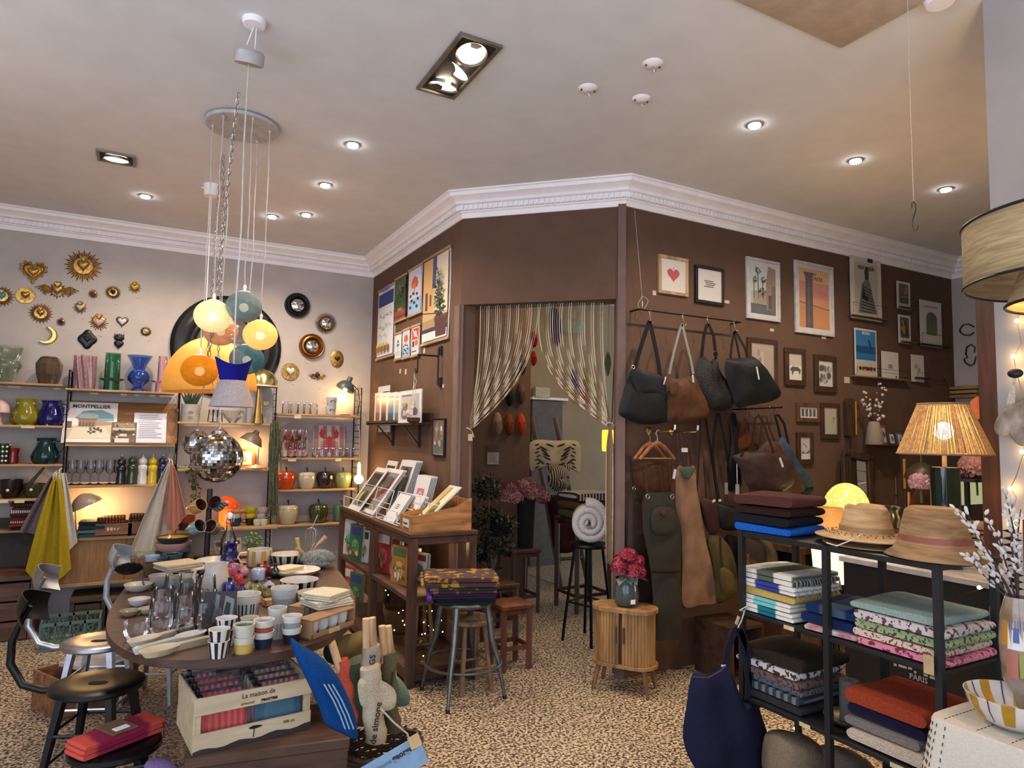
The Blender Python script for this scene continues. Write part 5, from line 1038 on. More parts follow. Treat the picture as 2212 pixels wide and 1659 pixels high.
t=soft('shoulder_bag','flat black bag hanging beside the purple brown bag with long white tag','bag',[(1576,900),(1590,895),(1592,940),(1596,985),(1602,1040),(1592,1062),(1572,1056),(1572,1000),(1580,960)],3.56,.04,LEA((18,17,19)),seed=28);hangtag(t,1593,1063,3.5,11,33);hangtag(t,1569,1055,3.5,9,24,(150,160,156));strap(t,[(1592,1000),(1593,1046)],3.5,.004,m_white,'tag_string')
# aprons and hangers
for i,(px,py,l)in enumerate(((1400,931,'brass peg with white tip above the wooden hanger'),(1450,932,'brass peg with white tip above the suede apron'))):
    p=onY(px,py,YW);t=thing('wall_peg',l,'hook',p);b=B();b.at(rot=(PI/2,0,0));b.lathe([(.03,0),(.028,.01),(.012,.014),(.01,.02)],16);b.build('plate',m_brass,t);b=B();b.tube([(0,-.015,0),(.02,-.1,-.004),(.1,-.14,.0),(.115,-.145,.02)],.005,6);b.build('arm',m_brass,t);b=B();b.tube([(.113,-.145,.012),(.117,-.145,.045)],.007,8);b.build('white_tip',m_white,t)
def hanger(px,py,l,w_,rotz,Y=3.5):
    p=onY(px,py,Y);t=thing('wooden_hanger',l,'hanger',p,rotz);m=wood((150,96,58));b=B();b.tube([(0,0,-.03),(0,0,.0),(-.014,0,.02),(0,0,.045),(.02,0,.035)],.003,6);b.build('hook',m_steel,t)
    for sg in(-1,1):b=B();b.tube([(0,0,-.04),(sg*w_*.2,0,-.07),(sg*w_*.5,0,-.15)],[.016,.014,.01],8);b.build('shoulder',m,t)
    b=B();b.tube([(-w_*.47,0,-.145),(w_*.47,0,-.145)],.006,6);b.build('trouser_bar',m,t)
hanger(1420,943,'brown wooden coat hanger carrying the green apron',.3,-.0,3.46);hanger(1404,944,'darker wooden hanger behind the first one',.3,.1,3.58)
t=soft('apron','dark brown leather apron hanging behind the green one','apron',[(1363,1056),(1390,1060),(1396,1120),(1400,1200),(1414,1290),(1398,1300),(1370,1290),(1356,1196),(1358,1120)],3.6,.05,LEA((64,46,38)),seed=31);ring(t,1370,1055,3.56,.012,m_steel,'eyelet');strap(t,[(1368,1050),(1364,1010),(1360,985)],3.58,.018,LEA((50,34,26)))
soft('leather_piece','rust brown leather skin hanging under the wooden hangers','leather',[(1370,1000),(1440,1002),(1452,1012),(1448,1062),(1402,1068),(1376,1050)],3.62,.03,LEA((92,58,36)),seed=32)
t=soft('apron','long grey green canvas apron with chest pocket and eyelets','apron',[(1390,1070),(1422,1064),(1454,1066),(1460,1098),(1470,1149),(1471,1260),(1472,1372),(1444,1381),(1416,1382),(1412,1320),(1406,1236),(1396,1180),(1389,1140)],3.46,.05,cloth((60,58,50),bump=.3),seed=33,wr=.012)
for a,c in((1399,1073),(1452,1073)):ring(t,a,c,3.42,.014,m_steel,'eyelet',.004)
for p in([(1399,1070),(1396,1030),(1398,990)],[(1452,1070),(1448,1030),(1444,985),(1440,975)]):strap(t,p,3.46,.012,LEA((84,52,40)))
b=B();
for(x0,y0,x1,y1,nm,c)in((1412,1100,1456,1150,'chest_pocket',(72,72,60)),(1411,1231,1468,1237,'leather_band',(70,40,32))):
    soft('','','',[(x0,y0),(x1,y0),(x1,y1),(x0,y1)],3.425,.012 if nm[0]=='l' else.03,cloth(tuple(v-8 for v in c)),seed=35,t=t,part=nm,wr=.003)
p=onY(1434,1108,3.40)-Vector(t.location);b=B();b.at(p,(PI/2,0,0));b.lathe([(0.02,-.006),(.018,.004),(0,.006)],14);b.build('round_patch',LEA((110,60,44)),t)
t=soft('apron','light brown suede apron with folded corner and paper tags','apron',[(1463,1010),(1482,1012),(1501,1008),(1506,1062),(1520,1140),(1536,1220),(1551,1296),(1515,1306),(1476,1308),(1474,1230),(1472,1149),(1460,1090)],3.5,.05,mat((142,108,84),.9,var=.16,scale=9,bump=.3),seed=36,wr=.014)
soft('','','',[(1467,1012),(1500,1010),(1494,1028),(1484,1036)],3.46,.02,cloth((84,92,82)),seed=37,t=t,part='turned_corner',wr=.003)
strap(t,[(1470,1012),(1464,980),(1463,938),(1468,930),(1474,960),(1478,1010)],3.5,.012,LEA((84,56,60)));strap(t,[(1486,960),(1490,985),(1494,1010)],3.5,.008,LEA((60,40,30)));hangtag(t,1457,1024,3.4,7,20,rot=.25);hangtag(t,1479,972,3.45,17,9)
# backpacks and satchels
OL=cloth((86,76,44),bump=.4)
t=soft('backpack','olive canvas backpack hanging beside the suede apron','backpack',[(1530,1162),(1552,1152),(1574,1184),(1584,1230),(1586,1262),(1582,1288),(1562,1298),(1548,1300),(1540,1240)],3.5,.14,OL,seed=41,wr=.018);soft('','','',[(1556,1228),(1580,1236),(1582,1276),(1562,1284)],3.4,.06,OL,seed=42,t=t,part='pocket');strap(t,[(1556,1160),(1558,1200),(1562,1235)],3.42,.018,LEA((34,28,24)))
t=soft('pouch','burgundy quilted pouch hanging above the olive backpack','bag',[(1514,1084),(1530,1076),(1546,1084),(1552,1118),(1548,1150),(1536,1158),(1526,1140)],3.5,.08,LEA((70,30,32)),seed=43);strap(t,[(1526,1080),(1524,1040),(1520,1000)],3.5,.01,LEA((60,30,26)));hangtag(t,1542,1082,3.42,9,5,rot=-.4)
t=soft('camera_bag','small black leather bag with tag ribbon beside the burgundy pouch','bag',[(1552,1088),(1575,1092),(1600,1096),(1604,1120),(1598,1142),(1572,1146),(1556,1140),(1549,1112)],3.48,.1,LEA((18,18,18)),seed=44);hangtag(t,1555,1081,3.4,7,5)
t=soft('satchel','dark brown square satchel hanging against the wall behind the rack','bag',[(1604,1086),(1632,1084),(1650,1100),(1648,1142),(1606,1146)],3.58,.06,LEA((56,40,30)),seed=45)
soft('backpack','charcoal backpack hanging behind the left rack post','backpack',[(1566,1160),(1590,1158),(1608,1170),(1612,1250),(1588,1262),(1574,1230)],3.55,.1,cloth((44,42,40)),seed=46)
t=soft('backpack','dark grey canvas backpack with brown buckle strap','backpack',[(1600,1168),(1628,1166),(1644,1176),(1650,1240),(1640,1256),(1608,1258)],3.45,.14,cloth((56,50,44)),seed=47);soft('','','',[(1609,1210),(1636,1214),(1636,1250),(1611,1250)],3.36,.05,cloth((62,56,48)),seed=48,t=t,part='pocket');strap(t,[(1616,1196),(1617,1225),(1618,1242)],3.32,.022,LEA((112,66,40)),'buckle_strap')
soft('backpack','olive brown backpack beside the dark grey one','backpack',[(1642,1166),(1660,1168),(1672,1190),(1676,1236),(1668,1254),(1648,1256),(1650,1200)],3.42,.13,cloth((92,76,52)),seed=49)
soft('backpack','navy blue backpack in the row behind the rack','backpack',[(1676,1176),(1696,1178),(1704,1220),(1700,1262),(1682,1262)],3.5,.12,cloth((26,28,48)),seed=50)
soft('backpack','dark green backpack nearest the glowing white shade','backpack',[(1702,1182),(1744,1184),(1756,1220),(1760,1290),(1740,1304),(1712,1300),(1704,1250)],3.5,.14,cloth((38,48,34)),seed=51)

# wall shelf with cotton branches and photos
c0=onY(1910,964,3.58);s=pxm(1,c0);t=thing('wall_shelf','small curved brown wall shelf carrying the cotton branches','shelf',onY(1905,962,YW));b=B();b.lathe([(.0,-.012),(.19,-.01),(.21,0),(.21,.006),(0,.006)],28,cap=False,sy=.75);b.build('board',wood((96,62,40),stretch=(.1,1,1)),t)
zt=t.location.z+.006
v=goods('woven_vase','white woven tapered vase with cotton branches','vase',1889,zt,3.58,[(18,0),(19,2),(15,30),(11,48),(8.5,50)],mat((206,196,182),.8,kind='stripe',c2=(150,138,122),scale=30,stretch=(.01,.01,1),bump=.6),th=.004);s=v['s']
def branches(t,base,tips,m,r=.0022,name='branch',bend=.15,seed=0):
    rr=random.Random(seed);b=B();out=[]
    for tp in tips:
        p,q=Vector(base),Vector(tp);mid=p.lerp(q,.55)+Vector((rr.uniform(-1,1),rr.uniform(-1,1),.6))*(q-p).length*bend*.4;pts=[p,p.lerp(mid,.5),mid,mid.lerp(q,.55),q];b.tube(pts,[r,r,r*.85,r*.7,r*.4],5);out.append(pts)
    b.build(name,m,t);return out
rr=random.Random(4);VL=lambda px,py,Y=3.58:onY(px,py,Y)-Vector(v.location)
tw=branches(v,(0,0,46*s),[VL(1860,860),VL(1868,842),VL(1898,822),VL(1910,838),VL(1902,870),VL(1908,898,3.5),VL(1874,880)],mat((70,44,36)),.004)
b=B()
for pts in tw:
    for k in range(9):
        u=rr.uniform(1.2,4);i=min(int(u),3);q=pts[i].lerp(pts[i+1],u-i)+Vector((rr.gauss(0,.008),rr.gauss(0,.008),rr.gauss(0,.008)));b.sph(q,rr.uniform(.008,.014),6,4)
b.build('cotton_buds',mat((222,210,200),.9),v)['kind']='stuff'
for i,(x0,y0,x1,y1,fc,l)in enumerate(((1903,918,1922,960,(150,80,84),'small pink photo frame on the wall shelf beside the woven vase'),(1918,936,1940,963,(60,52,70),'small dark floral frame at the front of the wall shelf'),(1936,920,1955,950,(96,44,34),'red brown framed portrait at the back of the wall shelf'),(1937,936,1956,962,(84,96,120),'small blue grey frame at the right end of the wall shelf'))):
    p=onY((x0+x1)/2,y1,3.56-.03*(i%2));s2=pxm(1,p);p.z=zt;t=thing('framed_photo',l,'photo frame',p,rot=(-.15,0,0));w_,h_=(x1-x0)*s2,(y1-y0)*s2;b=B();b.box((0,.005,h_/2),(w_,.01,h_),.002);b.build('frame',mat(fc,.5),t);draw([full((196,190,186))]+blobs(.1,.1,.9,.9,7,[(70,60,60),(150,130,120)],.18,i),w_*.7,h_*.75,t,'photo',z0=h_*.12)

# ================================================================== doorway: bead curtains
m_bead=mat((200,184,156),.6,kind='stripe',c2=(130,104,74),scale=28,stretch=(.2,.2,1),bump=.3)
def curtain(label,A,Bp,ta,tb,n,tie,foot,bulge,seed):
    rr=random.Random(seed);T=onD(*tie,-.09);t=B()
    for i in range(n):
        u=i/(n-1);g=rr.uniform(-.012,.012);top=onD(A[0]+(A[1]-A[0])*u+rr.uniform(-1.5,1.5),654,-.07-.02*(i%2));pts=[];jx=rr.uniform(-3,3)
        for k in range(15):
            v=k/14;px=(1-v)*(A[0]+(A[1]-A[0])*u)+v*(tie[0]+jx*.6);w_=bulge(u);px+=w_*math.sin(PI*v)**.9*(1 if True else 0);py=654+(tie[1]-654+rr.uniform(-.5,.5)+4*math.sin(i))*v+(18*abs(w_)/60)*math.sin(PI*v*.9);pts.append(onD(px,py,-.07-.02*(i%2)+.0*g))
        for k in range(1,7):v=k/6;px=tie[0]+jx+(foot[0]-tie[0])*v+jx*.6*math.sin(PI*v)+(u-.5)*8;pts.append(onD(px,tie[1]+(foot[1]-tie[1])*v+rr.uniform(-6,6)*(v>.9),-.07-.02*(i%2)))
        t.tube(pts,.0042,5)
    o=t.build('bead_curtain',m_bead,None);tag(o,label,'bead curtain',kind='stuff');return o
curtain('left half of the bead curtain, tied back against the left pillar',(1038,1162),None,0,0,28,(1010,926),(1006,1225),lambda u:8+u*34,1)
curtain('right half of the bead curtain, swept to the right jamb',(1168,1302),None,0,0,29,(1318,916),(1317,1215),lambda u:-(54-u*48),2)
for q,l in(((1010,927),'string tie gathering the left half of the bead curtain'),((1318,916),'string tie gathering the right half of the bead curtain')):
    p=onD(q[0],q[1],-.08);b=B();b.tube([(.03*math.cos(a),.03*math.sin(a),.01*math.sin(2*a))for a in[2*PI*i/14 for i in range(14)]],.005,6,close=True);b.tube([(.02,-.02,0),(.04,-.03,-.06)],.004,5);o=b.build('curtain_tie',m_string,None,p);tag(o,l,'cord')
p=onD(1016,945,-.04);b=B();b.box((0,0,0),(.035,.002,.05));o=b.build('price_label',mat((196,180,140)),None,p,-PI/4,0);tag(o,'paper tag hanging from the left curtain tie','label')
# orange lamp inside the doorway
p=onD(1318,975,-.14);s=pxm(1,p);t=thing('orange_lamp','small glowing orange drum lamp hanging at the right jamb','lamp',p,-PI/4);b=B();b.lathe([(17*s,0),(18*s,6*s),(18*s,38*s),(17*s,46*s)],28,cap=False,sy=.5);b.build('shade',glow((255,160,30),2.2,(240,160,40)),t);b=B();b.lathe([(6*s,12*s),(6*s,34*s)],12);b.build('bulb',glow((255,220,150),14),t);q=onD(1334,760,-.1)-p;b=B();b.tube([(0,0,46*s),(.01,.02,70*s),(.02,.04,210*s)],.004,6);b.build('cord',m_black,t)
light('POINT','doorway_glow',p+Vector((0,0,.1)),2.5,(255,170,70),.05)
light('POINT','back_room_light',(4.0,5.3,2.9),34,(255,214,160),.3)
# slipper pouches
def slipper(px,py,w_,h_,c,label,Y=None,X=None):
    Y=Y or Yp;p=onY(px,py,Y);s=pxm(1,p);t=thing('felt_slipper',label,'slipper',p,group='felt slippers hung on the back room wall');w_*=s;h_*=s
    b=B();pts=ell(0,0,w_/2,h_/2,22);pts=[(x*(1-.18*(z<0)*abs(z)/(h_/2)),z)for x,z in pts];puff(b,pts,.04);b.build('sole',cloth(c),t);b=B();puff(b,[(x*1.02,z)for x,z in[(-w_*.46,-h_*.1),(-w_*.3,-h_*.38),(0,-h_*.5),(w_*.3,-h_*.38),(w_*.46,-h_*.1),(w_*.3,h_*.12),(0,h_*.02),(-w_*.3,h_*.12)]][::-1],.03,-.03);b.build('upper',cloth(tuple(int(v*.8)for v in c)),t)
for q in((1153,733,12,36,(190,30,56),'pink red felt slipper high on the pale wall',7.28),(1152,774,11,32,(196,60,40),'coral felt slipper below the pink red one',7.28),(1125,788,20,46,(36,44,52),'dark slate felt slipper beside the left curtain'),(1100,855,20,46,(48,62,50),'dark green felt slipper in the middle row'),(1124,851,20,46,(112,92,74),'taupe felt slipper in the middle row'),
          (1073,915,22,50,(176,148,116),'beige felt slipper at the left of the lowest row'),(1098,917,22,48,(150,84,48),'brown felt slipper in the centre of the lowest row'),(1124,917,22,48,(214,84,48),'orange felt slipper at the right of the lowest row')):slipper(*q)
p=onY(1065,982,Yp-.01);s=pxm(1,p);t=thing('notice','printed notice with a small dark photograph on the back room wall','notice',p);b=B();b.box((0,0,0),(28*s,.004,42*s));b.build('sheet',mat((176,164,148)),t,smooth=0);draw([((70,56,54),rc(0,.62,1,1))]+lines(.1,.1,.9,.55,6,(110,100,90),2),28*s,42*s,t,z0=-21*s,y=-.003)
p=onY(1169,859,7.22);s=pxm(1,p);b=B();b.box((0,0,11*s),(36*s,.08,22*s),.003);o=b.build('white_box',mat((206,200,180),.7),None,p,0,0);tag(o,'white box on the ledge of the back room door','box')
# hanging coloured clothes and objects on the pale wall
def blob(name,label,cat,out,Y,th,c,seed):return soft(name,label,cat,out,Y,th,cloth(c),seed=seed)
blob('hanging_scarf','dark blue scarf behind the right bead strings','scarf',[(1190,668),(1206,672),(1212,720),(1204,750),(1192,720)],7.22,.06,(36,40,90),61)
blob('hanging_cloth','pale mint cloth hanging high behind the right bead strings','cloth',[(1214,690),(1262,694),(1266,716),(1240,722),(1216,716)],7.22,.08,(150,176,158),62)
blob('hanging_cloth','cobalt blue cloth hanging behind the lower bead strings','cloth',[(1234,806),(1246,804),(1256,838),(1240,842)],7.22,.06,(50,56,130),63)
blob('hanging_cloth','yellow green cloth beside the cobalt one behind the beads','cloth',[(1262,812),(1280,814),(1282,840),(1264,838)],7.22,.06,(160,160,60),64)
blob('hanging_cloth','rust red cloth lowest behind the bead strings','cloth',[(1252,842),(1276,840),(1282,866),(1262,876)],7.22,.06,(150,66,44),65)
p=onD(1313,785,-.3);t=soft('green_leaf','single broad green leaf beside the right bead strings','leaf',[(1313,758),(1320,780),(1317,806),(1311,812),(1306,785)],4.4,.02,mat((110,146,110),.6),seed=66);b=B();b.tube([(0,0,.08),(.01,0,ZT-t.location.z)],.003,5);b.build('string',m_string,t)
# ladder with tiger rug and blanket
YL=6.2;P4=[onY(*q,YL)for q in((1178,1000),(1197,1263),(1230,1000),(1254,1262))]
t=thing('ladder','rustic wooden ladder displaying a tiger rug in the back room','ladder',(P4[1].x,YL,0));m=wood((96,74,54));o0=Vector(t.location)
for a,c in((P4[0],P4[1]),(P4[2],P4[3])):c=Vector((c.x,YL-.15,0));a=Vector((a.x,YL+.3,a.z+.5));b=B();b.tube([a-o0,c-o0],.028,8);b.build('rail',m,t)
for z in(.3,.62,.95,1.28):k=z/2.0;b=B();b.tube([Vector((P4[1].x-.01,YL-.15+.45*k,z))-o0,Vector((P4[3].x-.02,YL-.15+.45*k,z))-o0],.02,7);b.build('rung',m,t)
soft('blanket','burgundy blanket hanging over the ladder rungs','blanket',[(1186,1076),(1240,1074),(1246,1130),(1248,1186),(1200,1190),(1190,1130)],YL-.12,.06,cloth((66,28,32)),seed=71)
tig=soft('tiger_rug','black and cream tiger striped rug draped over the ladder top','rug',[(1146,955),(1200,952),(1250,955),(1254,1000),(1252,1022),(1238,1014),(1180,1010),(1160,1012),(1146,1014)],YL-.22,.05,cloth((206,190,156)),seed=72,wr=.006);o1=Vector(tig.location)
b=B();rr=random.Random(8)
def blobx(px,py,w_,h_,rot,c,Yo=.05,n=9):
    p=onY(px,py,YL-.22-Yo)-o1;s=pxm(1,onY(px,py,YL));b.col(c);pts=[(math.cos(a)*w_/2*s,math.sin(a)*h_/2*s)for a in[2*PI*i/n for i in range(n)]];b.add([(p.x+x*math.cos(rot)-z*math.sin(rot),p.y-.0004*rr.random(),p.z+x*math.sin(rot)+z*math.cos(rot))for x,z in pts],[tuple(range(n))])
b.use(printm(.9));
for i in range(7):
    for sg in(-1,1):blobx(1200+sg*(12+6*(i%3)+8*(i%2)),962+i*7,22,4.5,sg*(.3+.12*(i%3)),(44,30,24));blobx(1200+sg*(40-3*(i%2)),961+i*8,12,3.5,-sg*.3,(50,34,26))
b.build('stripes',None,tig,smooth=0)['kind']='stuff'
hd=B();hp=onY(1208,1034,YL-.3)-o1;s=pxm(1,onY(1208,1034,YL));hd.sph(hp,27*s,20,14,(1,.5,1));hd.sph(hp+Vector((0,-.07,-10*s)),13*s,14,10,(1,.7,.8))
for sg in(-1,1):hd.sph(hp+Vector((sg*20*s,0,22*s)),8*s,10,8,(1,.5,1))
hd.build('tiger_head',mat((176,160,132),.95,kind='stripe',c2=(46,34,30),scale=14,bump=.3),tig)
b=B();
for sg in(-1,1):b.sph(hp+Vector((sg*8*s,-.115*.9,4*s)),2.4*s,8,6)
b.build('eyes',m_black,tig)
# brown stool with woven vase and hydrangeas
def leggy(name,label,cat,x,y,z,w_,d_,m,leg=.03,top=.03,stretch_=(.15,),rotz=0.,apron=.04,seat='seat',splay=0.):
    t=thing(name,label,cat,(x,y,0),rotz);b=B();b.box((0,0,z-top/2),(w_,d_,top),.004);b.build(seat,m,t)
    for sx in(-1,1):
        for sy in(-1,1):b=B();a=Vector((sx*(w_/2-leg*.7),sy*(d_/2-leg*.7),z-top));c=Vector((a.x*(1+splay),a.y*(1+splay),0));b.tube([a,c],leg*.7,4);b.build('leg',m,t)
    for zz in([z-top-apron/2]if apron else[])+list(stretch_):
        for sy in(-1,1):b=B();b.box((0,sy*(d_/2-leg*.7),zz),(w_-2*leg,.016,apron*.7));b.build('stretcher',m,t,smooth=0)
        for sx in(-1,1):b=B();b.box((sx*(w_/2-leg*.7),0,zz),(.016,d_-2*leg,apron*.7));b.build('stretcher',m,t,smooth=0)
    return t
zq=.5;q=onY(1127,1185,5.45);leggy('wooden_stool','dark brown wooden stool under the hydrangea vase','stool',q.x,5.5,q.z,.31,.3,wood((88,60,40)),.03)
v=goods('woven_vase','tall dark woven vase full of pink hydrangeas','vase',1135,q.z,5.5,[(16,0),(17,4),(20,100),(19,104)],mat((52,38,30),.9,kind='stripe',scale=30,c2=(24,18,16),stretch=(.01,.01,1),bump=.8),th=.005);s=v['s']
def florets(b,c,R_,n,rr,pet,cols=3,sq=.8):
    for i in range(n):
        a,ph=rr.uniform(0,2*PI),math.asin(rr.uniform(-.5,1));q=Vector((math.cos(a)*math.cos(ph),math.sin(a)*math.cos(ph),math.sin(ph)*sq));p=Vector(c)+q*R_;q.normalize();u=q.orthogonal().normalized();w_=q.cross(u);r0=rr.uniform(0,PI)
        b.cur=rr.randrange(cols)
        for k in range(4):
            t0=r0+k*PI/2;d=u*math.cos(t0)+w_*math.sin(t0);e=u*math.cos(t0+PI/2)+w_*math.sin(t0+PI/2);b.add([p,p+d*pet*.6+e*pet*.4+q*pet*.1,p+d*pet+q*pet*.25,p+d*pet*.6-e*pet*.4+q*pet*.1],[(0,1,2,3)])
def hydrangea(t,heads,cols,pet,R_,seed=1,n=90,name='flower_head'):
    rr=random.Random(seed);ms=[mat(c,.8,var=.15)for c in cols]
    for h in heads:
        b=B();
        for m in ms:b.use(m)
        florets(b,h,R_,n,rr,pet,len(ms));b.sph(h,R_*.85,10,8);b.build(name,None,t,smooth=0)
hydrangea(v,[(-36*s,0,122*s),(-16*s,-.03,130*s),(6*s,.02,134*s),(24*s,-.03,118*s),(40*s,0,106*s),(-34*s,-.05,108*s),(2*s,-.06,116*s),(-52*s,0,112*s)],[(160,88,96),(184,124,120),(132,64,74),(196,160,140)],.028,.075,3,80)
ft=onZ(1075,1205,.45)
# dark topiary plants
def bushy(name,label,px,pyb,z,Y,balls,pot,seed,lc=(34,46,34)):
    x=xat(px,z,Y);s=pxm(1,(x,Y,z));t=thing(name,label,'plant',(x,Y,z));b=B();b.lathe([(pot*.7*s,0),(pot*s,26*s),(pot*1.05*s,28*s),(pot*.95*s,28*s),(pot*.9*s,22*s),(0,22*s)],24,cap=False);b.build('pot',mat((70,66,64),.4),t)
    rr=random.Random(seed);b=B();st=B()
    for(cx,cz,R_)in balls:
        for k in range(2):st.tube([(rr.uniform(-3,3)*s,0,20*s),((cx*.6+rr.uniform(-5,5))*s,0,cz*.5*s),((cx+rr.uniform(-6,6))*s,0,cz*s)],[.009,.008,.005],5)
        for i in range(360):
            q=Vector((rr.gauss(0,1),rr.gauss(0,1),rr.gauss(0,1))).normalized()*R_*s*rr.uniform(.55,1.05);q.z*=.75;q+=Vector((cx*s,0,cz*s));a=rr.uniform(0,2*PI);l=13*s*rr.uniform(.6,1.2)
            b.at(q,(rr.uniform(-1.2,1.2),rr.uniform(-.6,.6),a));b.add([(0,0,0),(l*.25,l*.5,l*.08),(0,l,0),(-l*.25,l*.5,l*.08)],[(0,1,2,3)])
    b.at();b.build('foliage',mat(lc,.5,var=.4,scale=30),t,smooth=0);st.build('stem',mat((104,90,70)),t);return t
bushy('potted_tree','dark green two-tiered indoor tree at the doorway floor',1062,1225,.42,4.95,[(-16,200,34),(12,85,40),(-10,130,38),(20,120,30),(-30,60,22)],24,5)
q=onZ(1062,1225,.42);leggy('wooden_stool','brown square wooden stool under the dark potted tree','stool',xat(1062,.4,4.95),4.95,.42,.34,.34,wood((84,54,38)),.035)
# towel roll on a black bar stool
xr_,yr_=3.16,4.47;z=.76
t=thing('bar_stool','black metal bar stool holding the rolled white towel','stool',(xr_,yr_,0));b=B();b.lathe([(0,z-.03),(.15,z-.03),(.16,z-.015),(.15,z),(0,z)],28,cap=False);b.build('seat',m_blackm,t)
for i in range(4):a=PI/4+.3+i*PI/2;b=B();b.tube([(math.cos(a)*.11,math.sin(a)*.11,z-.03),(math.cos(a)*.19,math.sin(a)*.19,.1),(math.cos(a)*.2,math.sin(a)*.2,0)],.012,8);b.build('leg',m_blackm,t)
b=B();b.tube([(math.cos(a)*.165,math.sin(a)*.165,.3)for a in[PI/4+.3+i*PI/2 for i in range(4)]],.008,6,close=True);b.build('footrest',m_blackm,t)
p=onZ(1285,1190,z);R_=pxm(47,(xr_,yr_,z+.1));t=thing('rolled_towel','thick white towel rolled up with its spiral end facing out','towel',(xr_,yr_,z+R_));m=mat((214,214,216),.98,var=.06,scale=90,bump=.9);b=B()
pts=[];n=90
for i in range(n):a=i*.22;r=R_*(.12+.88*i/(n-1));pts.append((r*math.cos(a+1),r*math.sin(a+1)))
L_=.3;vs=[]
d_=Vector((.55,.83,0)).normalized();sd=Vector((.83,-.55,0))
for x,zz in pts:
    for e,o_ in((-L_/2,1),(L_/2,1)):vs.append(sd*x+d_*e+Vector((0,0,zz)))
b.add(vs,[(2*i,2*i+1,2*i+3,2*i+2)for i in range(n-1)]);o=b.build('towel_layers',m,t);md=o.modifiers.new('thickness','SOLIDIFY');md.thickness=R_*.3;md.offset=-1
# stacked cushions behind the stool
x=xat(1280,.8,5.2);b=B()
t=leggy('low_cabinet','dark low stand holding the zebra cushion stack','stand',x,5.35,.84,.42,.4,m_dk,.04)
for i,(c,l,k)in enumerate((((98,104,80),'sage green cushion at the bottom of the stack',0),((116,92,62),'tan brown cushion in the middle of the stack',0),((206,198,180),'zebra striped cushion on top of the stack',1))):
    m=mat(c,.9,kind='stripe',c2=(30,26,24),scale=9,bump=.2)if k else cloth(c);folded('cushion',l,'cushion',x,5.3,.84+i*.085,.36,.36,.08,c,1,m=m,seed=i+70)
# ================================================================== posters on the side wall
def poster(x0,y0,x1,y1,label,layers,base=(226,226,226),wavy=.01):
    c,w_,h_=wrect('S',x0,y0,x1,y1,.01);t=thing('hanging_poster',label,'poster',c,WALL['S'][0]);rr=random.Random(int(x0));a=rr.uniform(0,6)
    b=B();b.grid(lambda u,v:((u-.5)*w_,.004+.006*math.sin(3*v+a),(.5-v)*h_),6,10,.001);b.build('sheet',mat(base,.6,var=.02),t)
    draw(layers,w_*.94,h_*.94,t,y=-.006,z0=-h_*.47,rough=.45)
    for sg in(-1,1):b=B();b.box((0,-.003,sg*h_/2),(w_*1.04,.018,.022),.003);b.build('wooden_batten',wood((190,156,116),stretch=(.1,1,1)),t)
    return t
V=(226,230,236)
plants=[full(V),((36,52,130),rc(.04,.76,.96,.96))]+[((70+20*(i%3),110+10*(i%4),70),p)for i,q in enumerate(((.2,.62),(.42,.6),(.64,.62),(.85,.6),(.2,.45),(.42,.43),(.64,.45),(.85,.44),(.25,.3),(.6,.3)))for p in leafs(q[0],q[1],.1,7,i,.5)]+[((160,110,40),rc(.08+.2*i,.06,.22+.2*i,.14))for i in range(4)]+[((210,180,60),ell(.15+.2*i,.16,.06,.03))for i in range(4)]
t=poster(815.9,622,851.5,771,'tall plant chart poster with a blue title band',plants);text('PLANTES',.075,mat((120,140,200)),t,(0,-.012,.31),name='print_lettering',sx=.8)
jung=[full((60,78,44)),((150,80,50),rc(0,0,1,.22)),((110,56,40),rc(0,.05,1,.1)),((176,120,80),rc(.3,.2,.7,.28))]+[((50+30*(i%3),90+20*(i%3),50),p)for i in range(8)for p in leafs(.15+.1*i,.45+.05*((i*3)%8),.26,8,i,.7)]
poster(853.5,599,877.6,692,'dark green garden path poster beside the plant chart',jung,(60,60,40))
umb=lambda:[full((196,208,232)),((150,186,222),rc(0,0,1,.34)),((206,206,222),rc(0,.34,1,1))]+[((206,96,50),ell(.5+.13*math.cos(a),.66+.09*math.sin(a),.14,.09,12))for a in(0,.8,1.6,2.4,3.1)]+[((226,130,70),ell(.5,.63,.1,.06)),((60,60,80),line(.5,.62,.5,.4,.02))]+[((44,50,64),ell(x,y,.07,.035,9))for x,y in((.2,.42),(.4,.46),(.7,.42),(.3,.3),(.78,.3),(.5,.24),(.2,.16),(.7,.14))]
poster(883,579,911.5,679,'pale blue poster with an orange flower and dark animals',umb())
street=[full((206,176,130)),((226,214,190),rc(.5,.3,1,1)),((214,170,112),rc(0,.36,.4,1)),((60,70,140),[(.38,.62),(.52,.66),(.56,1),(.4,1)]),((92,70,54),rc(.1,.38,.2,.6)),((110,84,60),rc(.28,.42,.36,.56)),((196,170,130),rc(0,.1,.6,.34)),((60,56,90),rc(0,.1,1,.15)),((90,70,56),line(0,.36,.6,.3,.015)),((170,140,104),rc(0,.15,.5,.25)),((222,222,220),rc(0,0,1,.1)),((84,52,50),[(.58,.02),(.96,.02),(1,.26),(.5,.26)]),((110,76,66),rc(.5,.24,1,.27))]+[((34+16*(i%3),56+18*(i%3),44),p)for i in range(10)for p in leafs(.72+.05*math.sin(i*2),.34+.05*i,.26-.014*i,12,i+3,.5)]
poster(913.5,550,968.5,737,'largest poster, a painted old street with a big potted tree',street)
cact=[full(V),((196,204,214),rc(.1,.1,.9,.3))]+[((70,116,96),p)for p in leafs(.5,.62,.3,14,4,.6)]+[((80,84,90),line(.5,.3,.5,.6,.03))]
poster(854,720.5,868.5,776,'small poster with a green agave, left of three small ones',cact);poster(870.5,712,886.5,773,'small poster with orange flower, middle of three small ones',umb())
